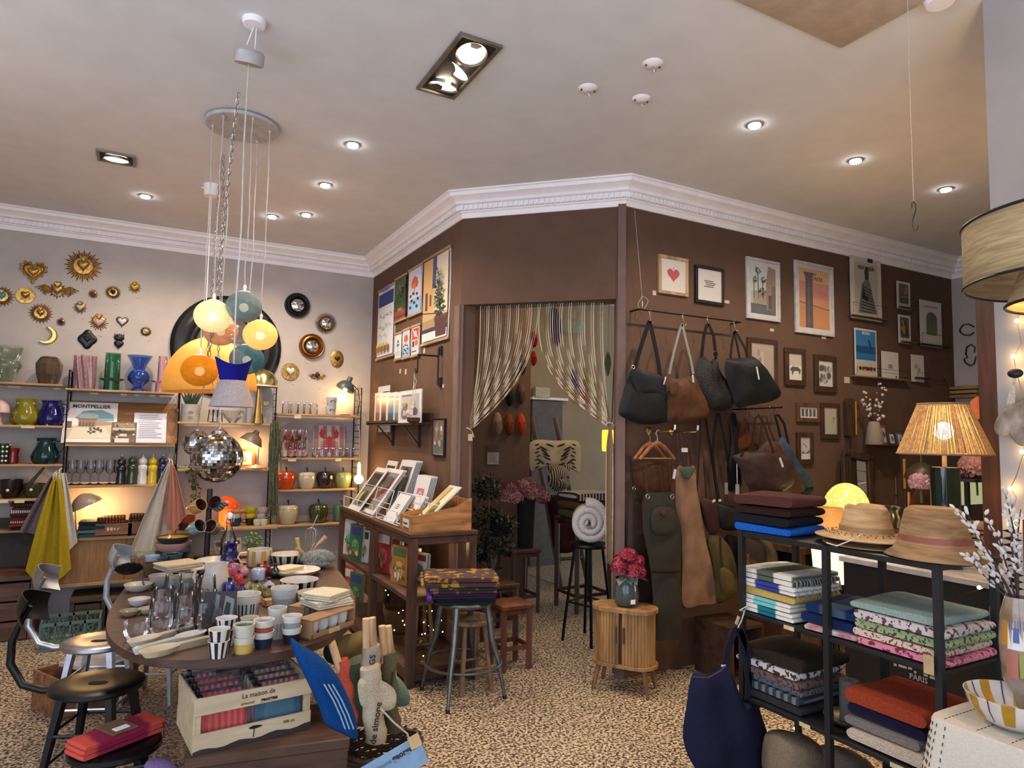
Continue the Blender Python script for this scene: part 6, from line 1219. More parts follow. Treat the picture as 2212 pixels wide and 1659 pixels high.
poster(889.5,704,907,768.5,'small red and pink figure poster, right of three small ones',[full((214,208,214)),((186,70,54),rc(.08,.55,.92,.94)),((222,170,160),ell(.5,.74,.25,.12)),((226,226,230),line(.2,.9,.8,.6,.06)),((70,56,70),rc(.15,.3,.4,.5)),((196,110,110),rc(.5,.34,.85,.52)),((60,60,70),rc(.1,.12,.7,.15))])
# swivel bracket with hook and hanging pot
p=WALL['S'][1](954,790,0);t=thing('wall_bracket','black swivelling metal bracket with hook holding a hanging pot','bracket',p,WALL['S'][0]);s=pxm(1,p)
b=B();b.box((0,-.01,33*s),(10*s,.02,20*s),.003);b.box((0,-.01,-36*s),(10*s,.02,20*s),.003);b.build('mounting_plate',m_black,t);b=B();b.tube([(0,-.03,38*s),(0,-.03,-42*s)],.008,8);q=WALL['S'][1](903,766,.22)-p;q=Vector((-q.y,q.x,q.z));b.tube([(0,-.03,20*s),q],.007,8);b.build('swing_arm',m_black,t)
b=B();b.tube([q,q+Vector((0,0,-32*s)),q+Vector((-.01,0,-38*s)),q+Vector((-.035,0,-38*s)),q+Vector((-.045,0,-28*s))],.006,6);b.build('hook',m_black,t)
hk=WALL['S'][1](895,806,.22);pot=WALL['S'][1](893,918,.22);t=thing('hanging_pot','small brown faceted pot hanging on string from the bracket','pot',pot);s=pxm(1,pot)
b=B();b.lathe([(3*s,0),(15*s,8*s),(15*s,16*s),(13*s,16*s),(12*s,10*s),(0,6*s)],6,cap=False);b.build('pot',mat((70,36,28),.5),t,smooth=0)
b=B();tp=hk-pot
for i in range(3):a=i*2*PI/3;b.tube([(15*s*math.cos(a),15*s*math.sin(a),16*s),tp+Vector((0,0,-.07)),tp],.0025,5)
b.tube([tp+Vector((0,0,-.02)),tp+Vector((.02,0,-.06)),tp+Vector((.01,0,-.1))],.003,5);b.build('string',m_string,t)
# magazine shelf
c,w_,h_=wrect('S',812,914,925,918);t=thing('magazine_shelf','dark iron bracket shelf on the brown side wall','shelf',c,WALL['S'][0]);b=B();b.box((0,-.06,.0),(w_,.12,.02),.002);b.box((0,-.116,.015),(w_,.008,.03));b.build('board',m_dk,t)
for x in(-w_*.15,w_*.33):b=B();b.box((x,-.01,-.1),(.02,.02,.2));b.tube([(x,-.01,-.18),(x,-.16,-.01)],.007,6);b.build('bracket',m_black,t)
mags=[(811,820,(180,140,130),'coral and white magazine at the left end of the shelf'),(822,835,(120,80,70),'brown covered magazine second on the shelf'),(836,851,(70,130,170),'blue and green travel magazine on the shelf'),(852,861,(150,170,170),'pale grey magazine fourth on the shelf')]
for i,(x0,x1,cc,l)in enumerate(mags):card('S',x0-2,848,x1+6,915,l,[full((224,228,234)),(cc,rc(.2,.1,.9,.9)),(tuple(max(0,v-50)for v in cc),rc(.2,.1,.9,.35)),((226,226,226),rc(.3,.75,.8,.82))],name='magazine',cat='magazine',off=.06+.01*i,th=.006)
card('S',860,843,909,913,'large white framed magazine cover with grey and yellow figures at the front',[full((226,230,236)),((176,180,190),rc(.12,.12,.92,.88)),((60,64,90),rc(.14,.82,.6,.86)),((110,104,130),ell(.3,.3,.16,.2)),((196,186,130),ell(.6,.5,.18,.16)),((70,66,100),ell(.74,.34,.12,.12)),((220,214,210),ell(.46,.3,.12,.12))]+blobs(.15,.15,.9,.75,10,[(90,84,110),(200,200,210),(160,150,120)],.1,3),name='magazine',cat='magazine',off=.12,th=.008)
card('S',817,834,842,846,'white sheet standing behind the magazines',[full((216,222,230))],name='paper_sheet',cat='paper',off=.06)
card('S',817,918,842,933,'white card hanging under the magazine shelf',[full((216,222,230)),((150,160,180),rc(.2,.3,.8,.5))],name='card',cat='card',off=.05)
framed('S',938,904,964,986,'narrow black frame with a coloured street scene by the left pillar',(18,17,18),4,[full((90,84,70))]+blobs(0,0,1,1,22,[(200,170,90),(226,220,200),(60,80,70),(180,90,60)],.14,6),mw=1)

# ================================================================== dark open cabinet with print racks
m_cab=wood((84,54,40),scale=18,rough=.45,stretch=(1,1,.15));CX0,CX1,CY0,CY1,CH=1.53,2.0,4.12,5.9,.965
cb=thing('open_cabinet','dark brown open wooden shelf unit displaying prints by the side wall','cabinet',(CX0,CY0,0));W_,D_=CX1-CX0,CY1-CY0;P_=.055
zm_=onX(880,1296,CX0).z;ymid=onX(800,1200,CX0).y-CY0
def bx(nm,c,d,bev=.004):b=B();b.box(c,d,bev);return b.build(nm,m_cab,cb)
for y in(P_/2,ymid,D_-P_/2):
    for x in(P_/2,W_-P_/2):bx('post',(x,y,(CH-.03)/2),(P_,P_,CH-.03))
bx('top_board',(W_/2,D_/2,CH-.015),(W_+.01,D_+.01,.03));bx('shelf',(W_/2,D_/2,zm_-.0),(W_-.01,D_-.01,.035));bx('shelf',(W_/2,D_/2,.1),(W_-.01,D_-.01,.035))
for z in(CH-.055,.06):
    for x in(P_/2,W_-P_/2):bx('rail',(x,D_/2,z),(.035,D_-P_,.05))
    for y in(P_/2,D_-P_/2):bx('rail',(W_/2,y,z),(W_-P_,.035,.05))
m_wire=mat((226,228,230),.35)
def art(k):
    return[[full((226,226,226)),((120,122,110),rc(.12,.1,.88,.9)),((60,54,52),rc(.14,.55,.86,.86)),((196,190,120),ell(.4,.3,.2,.12)),((70,74,70),ell(.6,.3,.2,.16))],
            [full((228,228,228)),((140,134,130),rc(.1,.08,.9,.92)),((110,50,60),[(.2,.1),(.5,.5),(.45,.1)]),((120,40,56),[(.5,.45),(.8,.85),(.88,.6),(.6,.3)]),((90,90,88),ell(.6,.7,.2,.14)),((60,60,60),rc(.14,.1,.5,.2))],
            [full((224,224,222)),((96,94,92),rc(.12,.12,.86,.88)),((176,174,170),ell(.5,.62,.18,.14)),((200,198,194),[(.34,.14),(.4,.5),(.62,.5),(.68,.14)]),((50,48,48),ell(.5,.78,.16,.07))],
            [full((228,228,230)),((206,120,140),rc(.25,.35,.75,.7)),((226,200,206),ell(.5,.52,.16,.12)),((180,60,80),ell(.5,.5,.08,.08))],
            [full((222,226,228))]+[((120,126,130),rc(.35,.45+.06*i,.65,.48+.06*i))for i in range(3)],
            [full((226,224,222)),((190,120,96),ell(.4,.5,.2,.2)),((120,90,90),ell(.66,.4,.14,.16)),((60,50,50),rc(.2,.14,.8,.2))],
            [full((214,196,150)),((196,160,100),rc(.0,.45,.5,1)),((226,214,180),rc(.5,.5,1,1)),((90,110,60),ell(.6,.4,.26,.22)),((60,76,50),ell(.74,.3,.2,.16)),((120,80,50),line(0,.3,1,.1,.04)),((110,100,130),rc(.42,.6,.5,1))],
            [full((226,222,214)),((60,54,50),rc(.1,.4,.9,.9)),((170,130,110),ell(.5,.6,.2,.14))]][k]
def leanprint(pl,pr_,X,h_,tilt,k,label,stack=1,z=CH,name='matted_print',cat='print',th=.004,base=(220,222,222)):
    """print standing on the cabinet facing the table, leaning back"""
    ya,yb=onX(pl,1100,X).y,onX(pr_,1100,X).y;w_=abs(ya-yb);out=None
    for i in range(stack):
        t=thing(name,label if i==0 else label+', copy %d behind it'%i,cat,(X+.012*i,(ya+yb)/2,z),rot=(-tilt,0,-PI/2));b=B();b.box((0,th/2,h_/2),(w_,th,h_));b.build('sheet',mat(base,.5,var=.03),t,smooth=0)
        if i==0:draw(art(k),w_,h_,t,rough=.12);out=t
        else:t['group']='matted prints in the wire racks'
    return out
def wirerack(pl,pr_,X,label,h_=.2,d_=.14):
    ya,yb=onX(pl,1100,X).y,onX(pr_,1100,X).y;w_=abs(ya-yb);t=thing('wire_rack',label,'rack',(X,(ya+yb)/2,CH),-PI/2);b=B();r=.0035
    for x in(-w_/2,0,w_/2):b.tube([(x,-.03,h_*.5),(x,-.03,.01),(x,d_*.6,.01),(x,d_,h_)],r,5)
    for y,z in((-.03,h_*.5),(-.03,.012),(d_*.6,.01),(d_,h_),(d_*.8,h_*.5)):b.tube([(-w_/2,y,z),(w_/2,y,z)],r,5)
    b.build('wire_frame',m_wire,t);return t
wirerack(750,812,1.56,'white wire rack at the far end of the cabinet top');wirerack(822,868,1.58,'white wire rack in the middle of the cabinet top');wirerack(866,905,1.62,'white wire rack nearest the wooden box',.16)
leanprint(752,775,1.56,.42,.62,0,'matted print with yellow flowers, leftmost on the cabinet',1);leanprint(772,806,1.6,.42,.62,1,'matted print with crimson sweeps second from the left',3);leanprint(806,826,1.78,.42,.3,7,'dark portrait print standing behind the crimson one',1)
leanprint(832,862,1.8,.44,.32,2,'tall grey photograph of a woman with hat, tallest print',5);leanprint(828,850,1.59,.24,.6,4,'white card with three lines of grey text in the middle rack',3)
leanprint(880,908,1.82,.33,.25,3,'white packed print with a pink red motif',5);leanprint(862,888,1.66,.22,.5,5,'small print with orange and purple shapes before the pink one',3)
# wooden print box
y0,y1=onX(876,1130,1.55).y,4.16;x1=1.95;t=thing('print_box','light oak box with sloping sides and a small label, holding prints','box',(1.55,4.15,CH));L_=.42;Dy=.24;m=wood((176,122,70),stretch=(.15,1,1))
for y in(0,Dy-.012):b=B();b.prism([(0,0),(L_,0),(L_,.21),(L_*.72,.155),(.0,.1)],y,y+.012);b.build('side_panel',m,t,smooth=0)
b=B();b.box((.006,Dy/2,.05),(.012,Dy-.024,.1));b.build('front_panel',m,t,smooth=0);b=B();b.box((L_-.006,Dy/2,.1),(.012,Dy-.024,.2));b.build('back_panel',m,t,smooth=0);b=B();b.box((L_/2,Dy/2,.006),(L_-.024,Dy-.024,.012));b.build('bottom_panel',m,t,smooth=0)
b=B();b.box((-.002,Dy/2,.05),(.003,.11,.05));lb=b.build('label_card',mat((214,222,228)),t,smooth=0);text('Montpellier',.017,mat((50,54,66)),t,(-.004,Dy/2,.044),(PI/2,0,-PI/2),bold=.0006)
t=thing('street_print','glossy print of a garden street leaning in the oak box','print',(1.6,4.27,CH+.02),rot=(-.85,0,-PI/2));b=B();b.box((0,.003,.2),(.2,.006,.4));b.build('sheet',mat((206,208,206),.4),t,smooth=0);draw(art(6),.18,.37,t,z0=.012,rough=.08)
# books and prints on the shelves
BK=[((90,150,120),(226,230,232)),((60,110,80),(44,70,150)),((140,120,50),(60,60,50)),((180,60,60),(226,220,214)),((50,90,60),(120,60,40)),((190,130,60),(90,120,80)),((110,170,150),(226,226,200))]
def book(x,y,z,w_,h_,th,k,label,rz=-PI/2+.25,tl=.04,sd=1):
    a,c=BK[k%7];t=thing('picture_book',label,'book',(x,y,z),rot=(-tl,0,rz));b=B();b.box((0,th/2,h_/2),(w_,th,h_),.001);b.build('cover',mat(a,.35),t,smooth=0)
    b=B();b.box((.002,th/2,h_/2),(w_-.002,th*.7,h_-.008));b.box((w_/2-.001,th/2,h_/2),(.003,th*.6,h_-.01));b.build('pages',mat((216,210,196)),t,smooth=0)
    L=[full(a if k%2 else(206,214,216)),(c,rc(.1,.72,.9,.94)),(tuple(min(255,v+50)for v in a),ell(.5,.4,.3,.2))]+[((60+20*i,100+10*i,70),p)for i in range(3)for p in leafs(.3+.2*i,.4,.22,8,sd+i,.7)]+blobs(.1,.05,.9,.35,6,[(200,160,80),(150,60,50),(226,226,220)],.1,sd)
    draw(L,w_*.98,h_*.98,t,'cover_print',z0=h_*.01,rough=.25);return t
zs=zm_+.018
for i,(px,h_,k,l,X)in enumerate(((752,.3,0,'green and white plant book at the far end of the cabinet shelf',1.58),(766,.29,1,'white palm tree book with a blue title',1.56),(782,.26,2,'olive patterned book behind the middle post',1.6),(808,.25,2,'yellow and green book right of the middle post',1.72),(826,.3,3,'red blossom picture book with a heron',1.62),(848,.28,4,'dark green jungle book on the cabinet shelf',1.66),(862,.26,5,'orange and green flower book nearest the front post',1.6),(885,.22,6,'pale mint leaf book behind the front post',1.74),(905,.2,4,'small dark green book visible through the cabinet end',1.76))):
    p=onX(px,1200,X);book(X,p.y,zs,.2,h_,.025,k,l,sd=i)
for i,(px,py,k,l)in enumerate(((748,1300,3,'grey picture book leaning low beside the cabinet'),(766,1310,1,'dark green house photo book low beside the cabinet'))):
    p=onZ(px,py,0);book(p.x,p.y,0,.24,.33-.03*i,.02,k,l,sd=9+i)
light('POINT','cabinet_glow',(1.8,4.5,.82),1.2,(255,200,120),.03)
# round stools, basket and fairy lights
m_st=wood((140,112,84),scale=30)
def roundstool(x,y,h_,r,label,m=m_st):
    t=thing('round_stool',label,'stool',(x,y,0));b=B();b.lathe([(r*.9,h_-.035),(r,h_-.025),(r,h_-.008),(r*.93,h_),(0,h_)],28,cap=True);b.build('seat',m,t)
    for i in range(4):a=PI/4+i*PI/2;b=B();b.tube([(math.cos(a)*r*.65,math.sin(a)*r*.65,h_-.03),(math.cos(a)*r*1.05,math.sin(a)*r*1.05,0)],[.014,.018],8);b.build('leg',m,t)
    for i in range(4):a,c=PI/4+i*PI/2,PI/4+(i+1)*PI/2;b=B();z=h_*(.4 if i%2 else.32);k=r*.9;b.tube([(math.cos(a)*k,math.sin(a)*k,z),(math.cos(c)*k,math.sin(c)*k,z)],.009,6);b.build('stretcher',m,t)
q=onZ(883,1333,.46);q2=onZ(937,1345,.45)
roundstool(1.78,4.55,.45,.1,'small round pale wooden stool inside the cabinet base');roundstool(1.9,3.98,.44,.14,'larger round pale wooden stool behind the grey metal stool')
t=thing('wicker_basket','small woven basket with handle in the lower cabinet','basket',(1.78,4.98,.12));b=B();b.lathe([(.09,0),(.12,.1),(.13,.17),(.122,.17),(.11,.08),(0,.02)],28,cap=False);m_wk=mat((150,124,84),.9,kind='stripe',c2=(92,70,44),scale=34,stretch=(.02,.02,1),bump=.9);b.build('woven_body',m_wk,t);b=B();b.tube([(-.12,0,.17),(-.13,0,.2),(-.1,0,.21),(-.1,0,.18)],.007,6);b.build('handle',m_wk,t)
FL=[]
def fairy(label,pts,bulbs,r=.0012,cat='fairy lights',e=30,br=.006):
    p0_=Vector(pts[0]);t=thing('fairy_lights',label,cat,p0_);b=B();b.tube([Vector(p)-p0_ for p in pts],r,4);b.build('wire',metalm((150,120,80),.4),t);b=B()
    for q in bulbs:b.sph(Vector(q)-p0_,br,6,4)
    b.build('bulbs',glow((255,206,130),e),t)['kind']='stuff';return t
rr=random.Random(12);pts=[(1.62+rr.uniform(0,.3),4.25+1.0*i/16,.14+rr.uniform(.0,.34))for i in range(17)];fairy('tangle of warm fairy lights in the lower cabinet',pts,[(1.62+rr.uniform(0,.3),rr.uniform(4.25,5.2),rr.uniform(.13,.5))for _ in range(45)],e=22,br=.004)
# grey industrial stool with shawls
gm=mat((92,96,94),.35,metal=.7,var=.2);st=[onZ(*q,0)for q in((967,1541),(1090,1509),(1022,1466),(911,1490))];cen=sum(st,Vector())/4;zt_=onY(1000,1294,cen.y).z
t=thing('metal_stool','tall grey green industrial metal stool under the folded shawls','stool',(cen.x,cen.y,0));b=B();b.lathe([(.14,zt_-.035),(.172,zt_-.025),(.178,zt_-.012),(.17,zt_),(.12,zt_-.006),(0,zt_-.008)],40,cap=False);b.build('seat',gm,t)
for f_ in st:
    d=f_-cen;b=B();b.tube([d*.55+Vector((0,0,zt_-.02)),d*.68+Vector((0,0,zt_*.6)),d*.84+Vector((0,0,.22)),d+Vector((0,0,.012))],[.02,.019,.015,.01],8);l=b.build('leg',gm,t);b=B();b.lathe([(.013,0),(.013,.02)],10,(d.x,d.y,0));b.build('rubber_foot',m_black,l)
R_=sum((f_-cen).length for f_ in st)/4*.86;b=B();b.tube([(R_*math.cos(a),R_*math.sin(a),.2)for a in[2*PI*i/36 for i in range(36)]],.008,6,close=True);b.build('foot_ring',gm,t)
SH=mat((66,44,42),.9,c2=(170,126,44),scale=16,bump=.2,var=.1,kind='patch')
for i,(c,h_,w_,l,m)in enumerate((((30,40,44),.035,.36,'dark teal shawl at the bottom of the stool stack',None),((56,34,62),.03,.38,'dark shawl with violet tassels second in the stack',None),((44,34,36),.035,.4,'black brown embroidered shawl third in the stack',mat((44,32,34),.9,c2=(120,90,70),scale=20,kind='patch')),((70,48,40),.06,.43,'brown shawl embroidered with golden leaves on top',SH))):
    z=zt_+[0,.036,.067,.103][i];t=folded('folded_shawl',l,'shawl',cen.x-.01*i,cen.y,z,w_,.3,h_,c,2,-.35,m=m,group='folded shawls on the grey metal stool',seed=i+90)
    if i in(1,3):
        b=B();rr=random.Random(i)
        for k in range(12):b.sph((-w_/2-.02,(k/11-.5)*.28,h_*.4+rr.uniform(-.01,.01)),.012 if i==3 else.02,7,5)
        b.build('tassels',mat((110,56,160),.9)if i==1 else mat((170,130,70),.9),t)['kind']='stuff'
# small dark red-brown stool right of it
q=onZ(1070,1310,.47);q=(onZ(1100,1432,0)+onZ(1040,1436,0))/2;leggy('wooden_stool','narrow reddish brown wooden stool right of the grey metal stool','stool',2.32,4.22,.44,.25,.24,wood((104,58,36)),.035)

# ================================================================== slatted nightstand with hydrangea vase
f=[onZ(*q,0)for q in((1288,1487),(1395,1507))];d=f[1]-f[0];ang=math.atan2(d.y,d.x);L_=d.length+.06;nsx=(f[0]+f[1])/2;back=Vector((-math.sin(ang),math.cos(ang),0));cn=nsx+back*.085;zt_=onZ(1340,1330,.5).z
H_=.52;Wn,Dn=L_*1.12,.25
t=thing('slatted_cabinet','small oak cabinet with rounded slatted tambour doors and splayed legs','cabinet',(cn.x,cn.y,0),ang);m=wood((168,128,80),scale=18,stretch=(1,1,.15))
def rrect(w2,d2,r,n=8):
    o=[]
    for cx,cy,a0 in((w2-r,d2-r,0),(-w2+r,d2-r,PI/2),(-w2+r,-d2+r,PI),(w2-r,-d2+r,1.5*PI)):o+=[(cx+r*math.cos(a0+PI/2*i/n),cy+r*math.sin(a0+PI/2*i/n))for i in range(n+1)]
    return o
b=B();b.slab(rrect(Wn/2,Dn/2,.12),H_-.022,H_);b.build('top',m,t);b=B();b.slab(rrect(Wn/2,Dn/2,.12),.16,.178);b.build('base_board',m,t)
b=B();b.slab(rrect(Wn/2-.03,Dn/2-.03,.1),.178,H_-.022);b.build('inner_shell',mat((70,48,30),.8),t)
ol=rrect(Wn/2-.022,Dn/2-.022,.105,14);per=[0];n=len(ol)
for i in range(n):a,c=ol[i],ol[(i+1)%n];per.append(per[-1]+math.dist(a,c))
tot=per[-1];ns=int(tot/.02)
for i in range(ns):
    s_=(i+.5)*tot/ns;k=max(j for j in range(n)if per[j]<=s_);u=(s_-per[k])/max(per[k+1]-per[k],1e-6);a,c=ol[k],ol[(k+1)%n];x,y=a[0]+(c[0]-a[0])*u,a[1]+(c[1]-a[1])*u
    if abs(x)<.006 and y<0:continue
    if y>Dn*.3:continue
    b=B();b.at((x,y,(H_-.022+.178)/2),(0,0,math.atan2(c[1]-a[1],c[0]-a[0])));b.box((0,0,0),(tot/ns*.95,.012,H_-.2),.002);b.build('slat',m,t)
for sg in(-1,1):
    b=B();b.box((sg*.025,-Dn/2+.014,.36),(.012,.012,.1),.003);b.build('handle',mat((90,62,38),.5),t)
for sx in(-1,1):
    for sy in(-1,1):b=B();b.tube([(sx*Wn*.34,sy*Dn*.3,.165),(sx*Wn*.42,sy*Dn*.4,0)],[.018,.011],10);b.build('leg',wood((150,104,66)),t)
vx=cn+Vector((math.cos(ang),math.sin(ang),0))*.01;s=pxm(1,(vx.x,vx.y,.6))
v=goods('glass_vase','rippled grey blue glass vase with dark red hydrangeas','vase',0,H_,vx.y,[(17,0),(25,6),(28,22),(25,40),(22,52),(24,60)],gcol((120,136,136),.08),th=.004,X=vx.x);s=v['s']
b=B();b.box((-4*s,-27.5*s,14*s),(12*s,.002,9*s));b.build('price_tag',m_white,v,smooth=0)
hydrangea(v,[(-22*s,-.01,84*s),(0,-.02,108*s),(24*s,-.01,92*s),(4*s,-.05,76*s),(22*s,-.03,72*s),(-6*s,.03,92*s)],[(150,28,50),(176,50,76),(104,18,36),(196,84,104)],.022,.05,5,90)
b=B()
for a,l in((-2.6,44),(-.3,52),(-1.5,34),(-1.9,30)):
    c,sn=math.cos(a),math.sin(a);b.add([(c*12*s,sn*12*s,62*s),(c*l*.7*s-sn*12*s,sn*l*.7*s+c*12*s,64*s),(c*l*s,sn*l*s,50*s),(c*l*.7*s+sn*12*s,sn*l*.7*s-c*12*s,60*s)],[(0,1,2,3)])
b.build('leaf',mat((110,134,124),.7),v,smooth=0)['kind']='stuff'
# old crates along the brown wall
m_old=wood((70,48,34),scale=20,stretch=(.15,1,1))
def boxcrate(px0,px1,pyb,y0,dep,h_,label,m=m_old,rz=0.):
    xa,xb=onZ(px0,pyb,0).x,onZ(px1,pyb,0).x;t=thing('old_crate',label,'crate',((xa+xb)/2,y0+dep/2,0),rz);w_=xb-xa
    for z in(.01,h_-.01):b=B();b.box((0,0,z),(w_,dep,.02));b.build('plank',m,t,smooth=0)
    for sg in(-1,1):b=B();b.box((sg*(w_/2-.01),0,h_/2),(.02,dep,h_-.04));b.build('plank',m,t,smooth=0)
    b=B();b.box((0,dep/2-.01,h_/2),(w_-.04,.015,h_-.04));b.build('plank',m,t,smooth=0);return t
boxcrate(1500,1602,1446,3.26,.34,.36,'weathered dark wooden crate standing open under the olive backpack');boxcrate(1640,1706,1440,2.95,.3,.36,'brown open crate behind the left end of the black rack',wood((92,62,42),stretch=(.15,1,1)))
p=onZ(1662,1425,.02);t=goods('storage_jar','dusty grey green glass jar standing in the brown crate','jar',0,.02,3.1,[(26,0),(28,6),(28,60),(20,70),(18,76)],mat((92,96,84),.3),X=onZ(1662,1425,0).x-.02,s=.0022)
# ================================================================== oval table
TZ=.76;ta=math.radians(7);tc_=Vector((.5,3.97,0));m_tab=wood((72,48,38),scale=16,stretch=(.2,1,1),rough=.4)
t=thing('dining_table','large dark brown oval table covered with tableware','table',tc_,-ta)
def sup(a,c,e,n=64):return[(a*abs(math.cos(q))**(2/e)*(1 if math.cos(q)>=0 else-1),c*abs(math.sin(q))**(2/e)*(1 if math.sin(q)>=0 else-1))for q in[2*PI*i/n for i in range(n)]]
b=B();b.slab(sup(.565,1.24,2.6),TZ-.032,TZ);b.build('tabletop',m_tab,t);b=B();b.slab(sup(.44,1.08,2.6),TZ-.09,TZ-.032);b.build('apron_rail',m_tab,t)
for y in(-.85,.85):b=B();b.lathe([(.17,0),(.16,.04),(.09,.1),(.07,.3),(.09,.5),(.11,TZ-.1)],20,(0,y,0));b.build('pedestal_leg',m_tab,t)
# perforated-seat industrial chairs
def nic(x,y,h,ang,m,label,rx=.19,back=True,lim=1.):
    """ang: direction of the backrest"""
    t=thing('industrial_chair',label,'chair',(x,y,0),ang);b=B();n=36
    pr=[(.0,-.006),(.15,-.006),(.5,-.002),(.9,.004),(1,-.004),(1.01,-.02),(.97,-.028),(.5,-.03),(0,-.03)]
    b.lathe([(max(r*rx,1e-5),h+z)for r,z in pr],n,cap=False,sx=1.,sy=.93);b.build('seat',m,t)
    b=B();b.slab(rrect(.04,.018,.017),h-.0065,h-.004);b.build('grip_slot',mat((8,8,8),.8),t,smooth=0)
    for i in range(4):a=PI/4+i*PI/2;b=B();b.tube([(math.cos(a)*rx*.72,math.sin(a)*rx*.72,h-.025),(math.cos(a)*rx*1.18,math.sin(a)*rx*1.18,0)],[.024,.013],5);b.build('leg',m,t)
    for z,k in((.17,1.06),(.3,.96)):b=B();b.tube([(math.cos(PI/4+i*PI/2)*rx*k,math.sin(PI/4+i*PI/2)*rx*k,z)for i in range(4)],.008,6,close=True);b.build('stretcher',m,t)
    if back:
        b=B();b.tube([(rx*.8,0,h-.03),(rx*1.2,0,h-.035),(rx*1.65,0,h-.01),(rx*1.95,0,h+.08),(rx*1.95,0,h+.18),(rx*1.75,0,h+.28),(rx*1.6,0,h+.33)],[.014,.016,.017,.017,.016,.013,.01],10);b.build('back_tube',m,t)
        b=B();b.grid(lambda u,v:(rx*1.6+.03-.12*(u-.5)**2*4*.55+.02*math.sin(PI*v),(u-.5)*.21*(1-.25*abs(v-.45)),h+.27+.13*v-.03*(2*abs(u-.5))**2),14,8,.004);b.build('backrest',m,t)
    return t
m_bk=mat((30,29,28),.35,metal=.5,var=.2);m_sv=metalm((176,180,188),.35,var=.15)
LD=math.atan2(.479,-.878)
p=onZ(212,1472,.48);nic(p.x,p.y,.48,LD+.1,m_bk,'black industrial metal chair with curved back tube at the left of the table')
p=onZ(196,1384,.48);nic(p.x+.04,p.y,.48,LD+.15,m_sv,'bare metal industrial chair behind the black one',rx=.18)
p=onZ(205,1335,.42);q=onY(243,1240,4.75);nic(q.x+.27,4.68,.5,LD+.05,mat((196,204,214),.35,metal=.4),'pale grey enamel industrial chair tucked under the table far side',rx=.17)
p=onZ(250,1606,.36);t=nic(p.x,p.y,.36,0,m_bk,'low black metal stool at the bottom left with a striped throw',rx=.165,back=False)
TH=cloth((206,84,70),kind='stripe',c2=(150,40,70),scale=5,stretch=(.15,1.6,.1),bump=.3)
th_=folded('folded_throw','pink and orange striped throw folded on the low black stool','throw',p.x+.0,p.y,.365,.3,.13,.055,(206,84,70),3,.55,m=TH,seed=3,fringe=14,edge=cloth((170,50,60)))
b=B();b.box((0,0,.058),(.1,.13,.004));b.build('kraft_band',mat((128,96,66),.8),th_,smooth=0);b=B();b.box((0,-.03,.062),(.055,.03,.003));b.build('price_label',m_white,th_,smooth=0)
p=onZ(345,1652,.12);soft('scarf','purple knitted scarf at the bottom edge under the stool','scarf',[(312,1652),(335,1642),(365,1644),(385,1665),(350,1680),(318,1675)],2.75,.1,cloth((120,100,150)),seed=5)
q=onZ(195,1385,.1);cr=crate('open_crate','open wooden tray box holding papers on the floor behind the metal chair',-.22,4.75,.0,.42,.34,.22,wood((150,104,70),stretch=(.15,1,1)),.5,slats=1)
b=B();b.box((.03,0,.2),(.24,.3,.02));o=b.build('paper_bundle',mat((200,196,206),.7),None,(-.2,4.75,.02),.7,0);tag(o,'sheaf of pale papers standing in the open tray box','paper')
# ------------------------------------------------------------------ things on the table
CER=lambda c:mat(c,.3,var=.06,scale=30)
def tg(name,label,cat,px,py,prof,m,z=TZ,**k):p=onZ(px,py,z);return goods(name,label,cat,px,z,p.y,prof,m,X=p.x,**k)
def bands(t,r0,r1,z0,z1,n,m,frac=.5,name='painted_stripe',off=.0006,jit=0.,inner=False):
    """painted vertical stripes hugging a conical wall"""
    s=t['s'];b=B();rr=random.Random(n);r0,r1,z0,z1=r0*s+(off if not inner else-off),r1*s+(off if not inner else-off),z0*s,z1*s
    for i in range(n):
        a0=2*PI*i/n+rr.uniform(-jit,jit);a1=a0+2*PI/n*frac*(1+rr.uniform(-.4,.4)*bool(jit));k=3;vs=[]
        for j in range(k+1):a=a0+(a1-a0)*j/k;vs+=[(r0*math.cos(a),r0*math.sin(a),z0),(r1*math.cos(a),r1*math.sin(a),z1)]
        b.add(vs,[(2*j,2*j+2,2*j+3,2*j+1)for j in range(k)])
    o=b.build(name,m,t);o['kind']='stuff';return o
W_=(222,216,204);BKc=mat((34,30,34),.35)
def tumbler(px,pyb,r,rb,h,label,c=W_,dz=0,low=None,stripe=None,inside=None,name='ceramic_cup',at=None,th=.0035):
    x,y,z=at or(*onZ(px,pyb-rb*.3,TZ).xy,TZ);z+=dz;s=pxm(1,(x,y,z));t=thing(name,label,'cup',(x,y,z));t['s']=s
    pr=[(rb*s,0),(r*s,h*s)];b=B();b.lathe([(1e-5,0)]+pr+[(r*s-th,h*s),(rb*s-th,th),(1e-5,th)],28,cap=False);b.build('body',CER(c),t)
    if low:rl=rb+(r-rb)*.6;b=B();b.lathe([(rb*s+.0007,0),(rl*s+.0007,h*.6*s)],28,cap=False);b.build('coloured_base',mat(low,.4),t)
    if stripe:bands(t,rb,r,0,h*.97,stripe[1],mat(stripe[0],.35),stripe[2],jit=.06)
    if inside:b=B();b.lathe([(1e-5,th*1.6),(rb*s-th*1.1,th*1.6),(r*s-th*1.1,h*.96*s)],28,cap=False);b.build('glazed_inside',mat(inside,.3),t)
    return t
def pair(px,pyb,r,rb,h,la,lb,A,Bk,off=22):
    t=tumbler(px,pyb,r,rb,h,la,**A);k=t['s'];tumbler(px,pyb,r,rb,h,lb,at=tuple(t.location),dz=off*k,**Bk)
blst=dict(stripe=((30,26,30),9,.52))
pair(487,1398,22,16,36,'black striped cup, lower one of the rear striped pair','black striped cup, upper one of the rear striped pair',dict(stripe=((40,44,54),10,.45)),dict(stripe=((36,40,52),10,.45)))
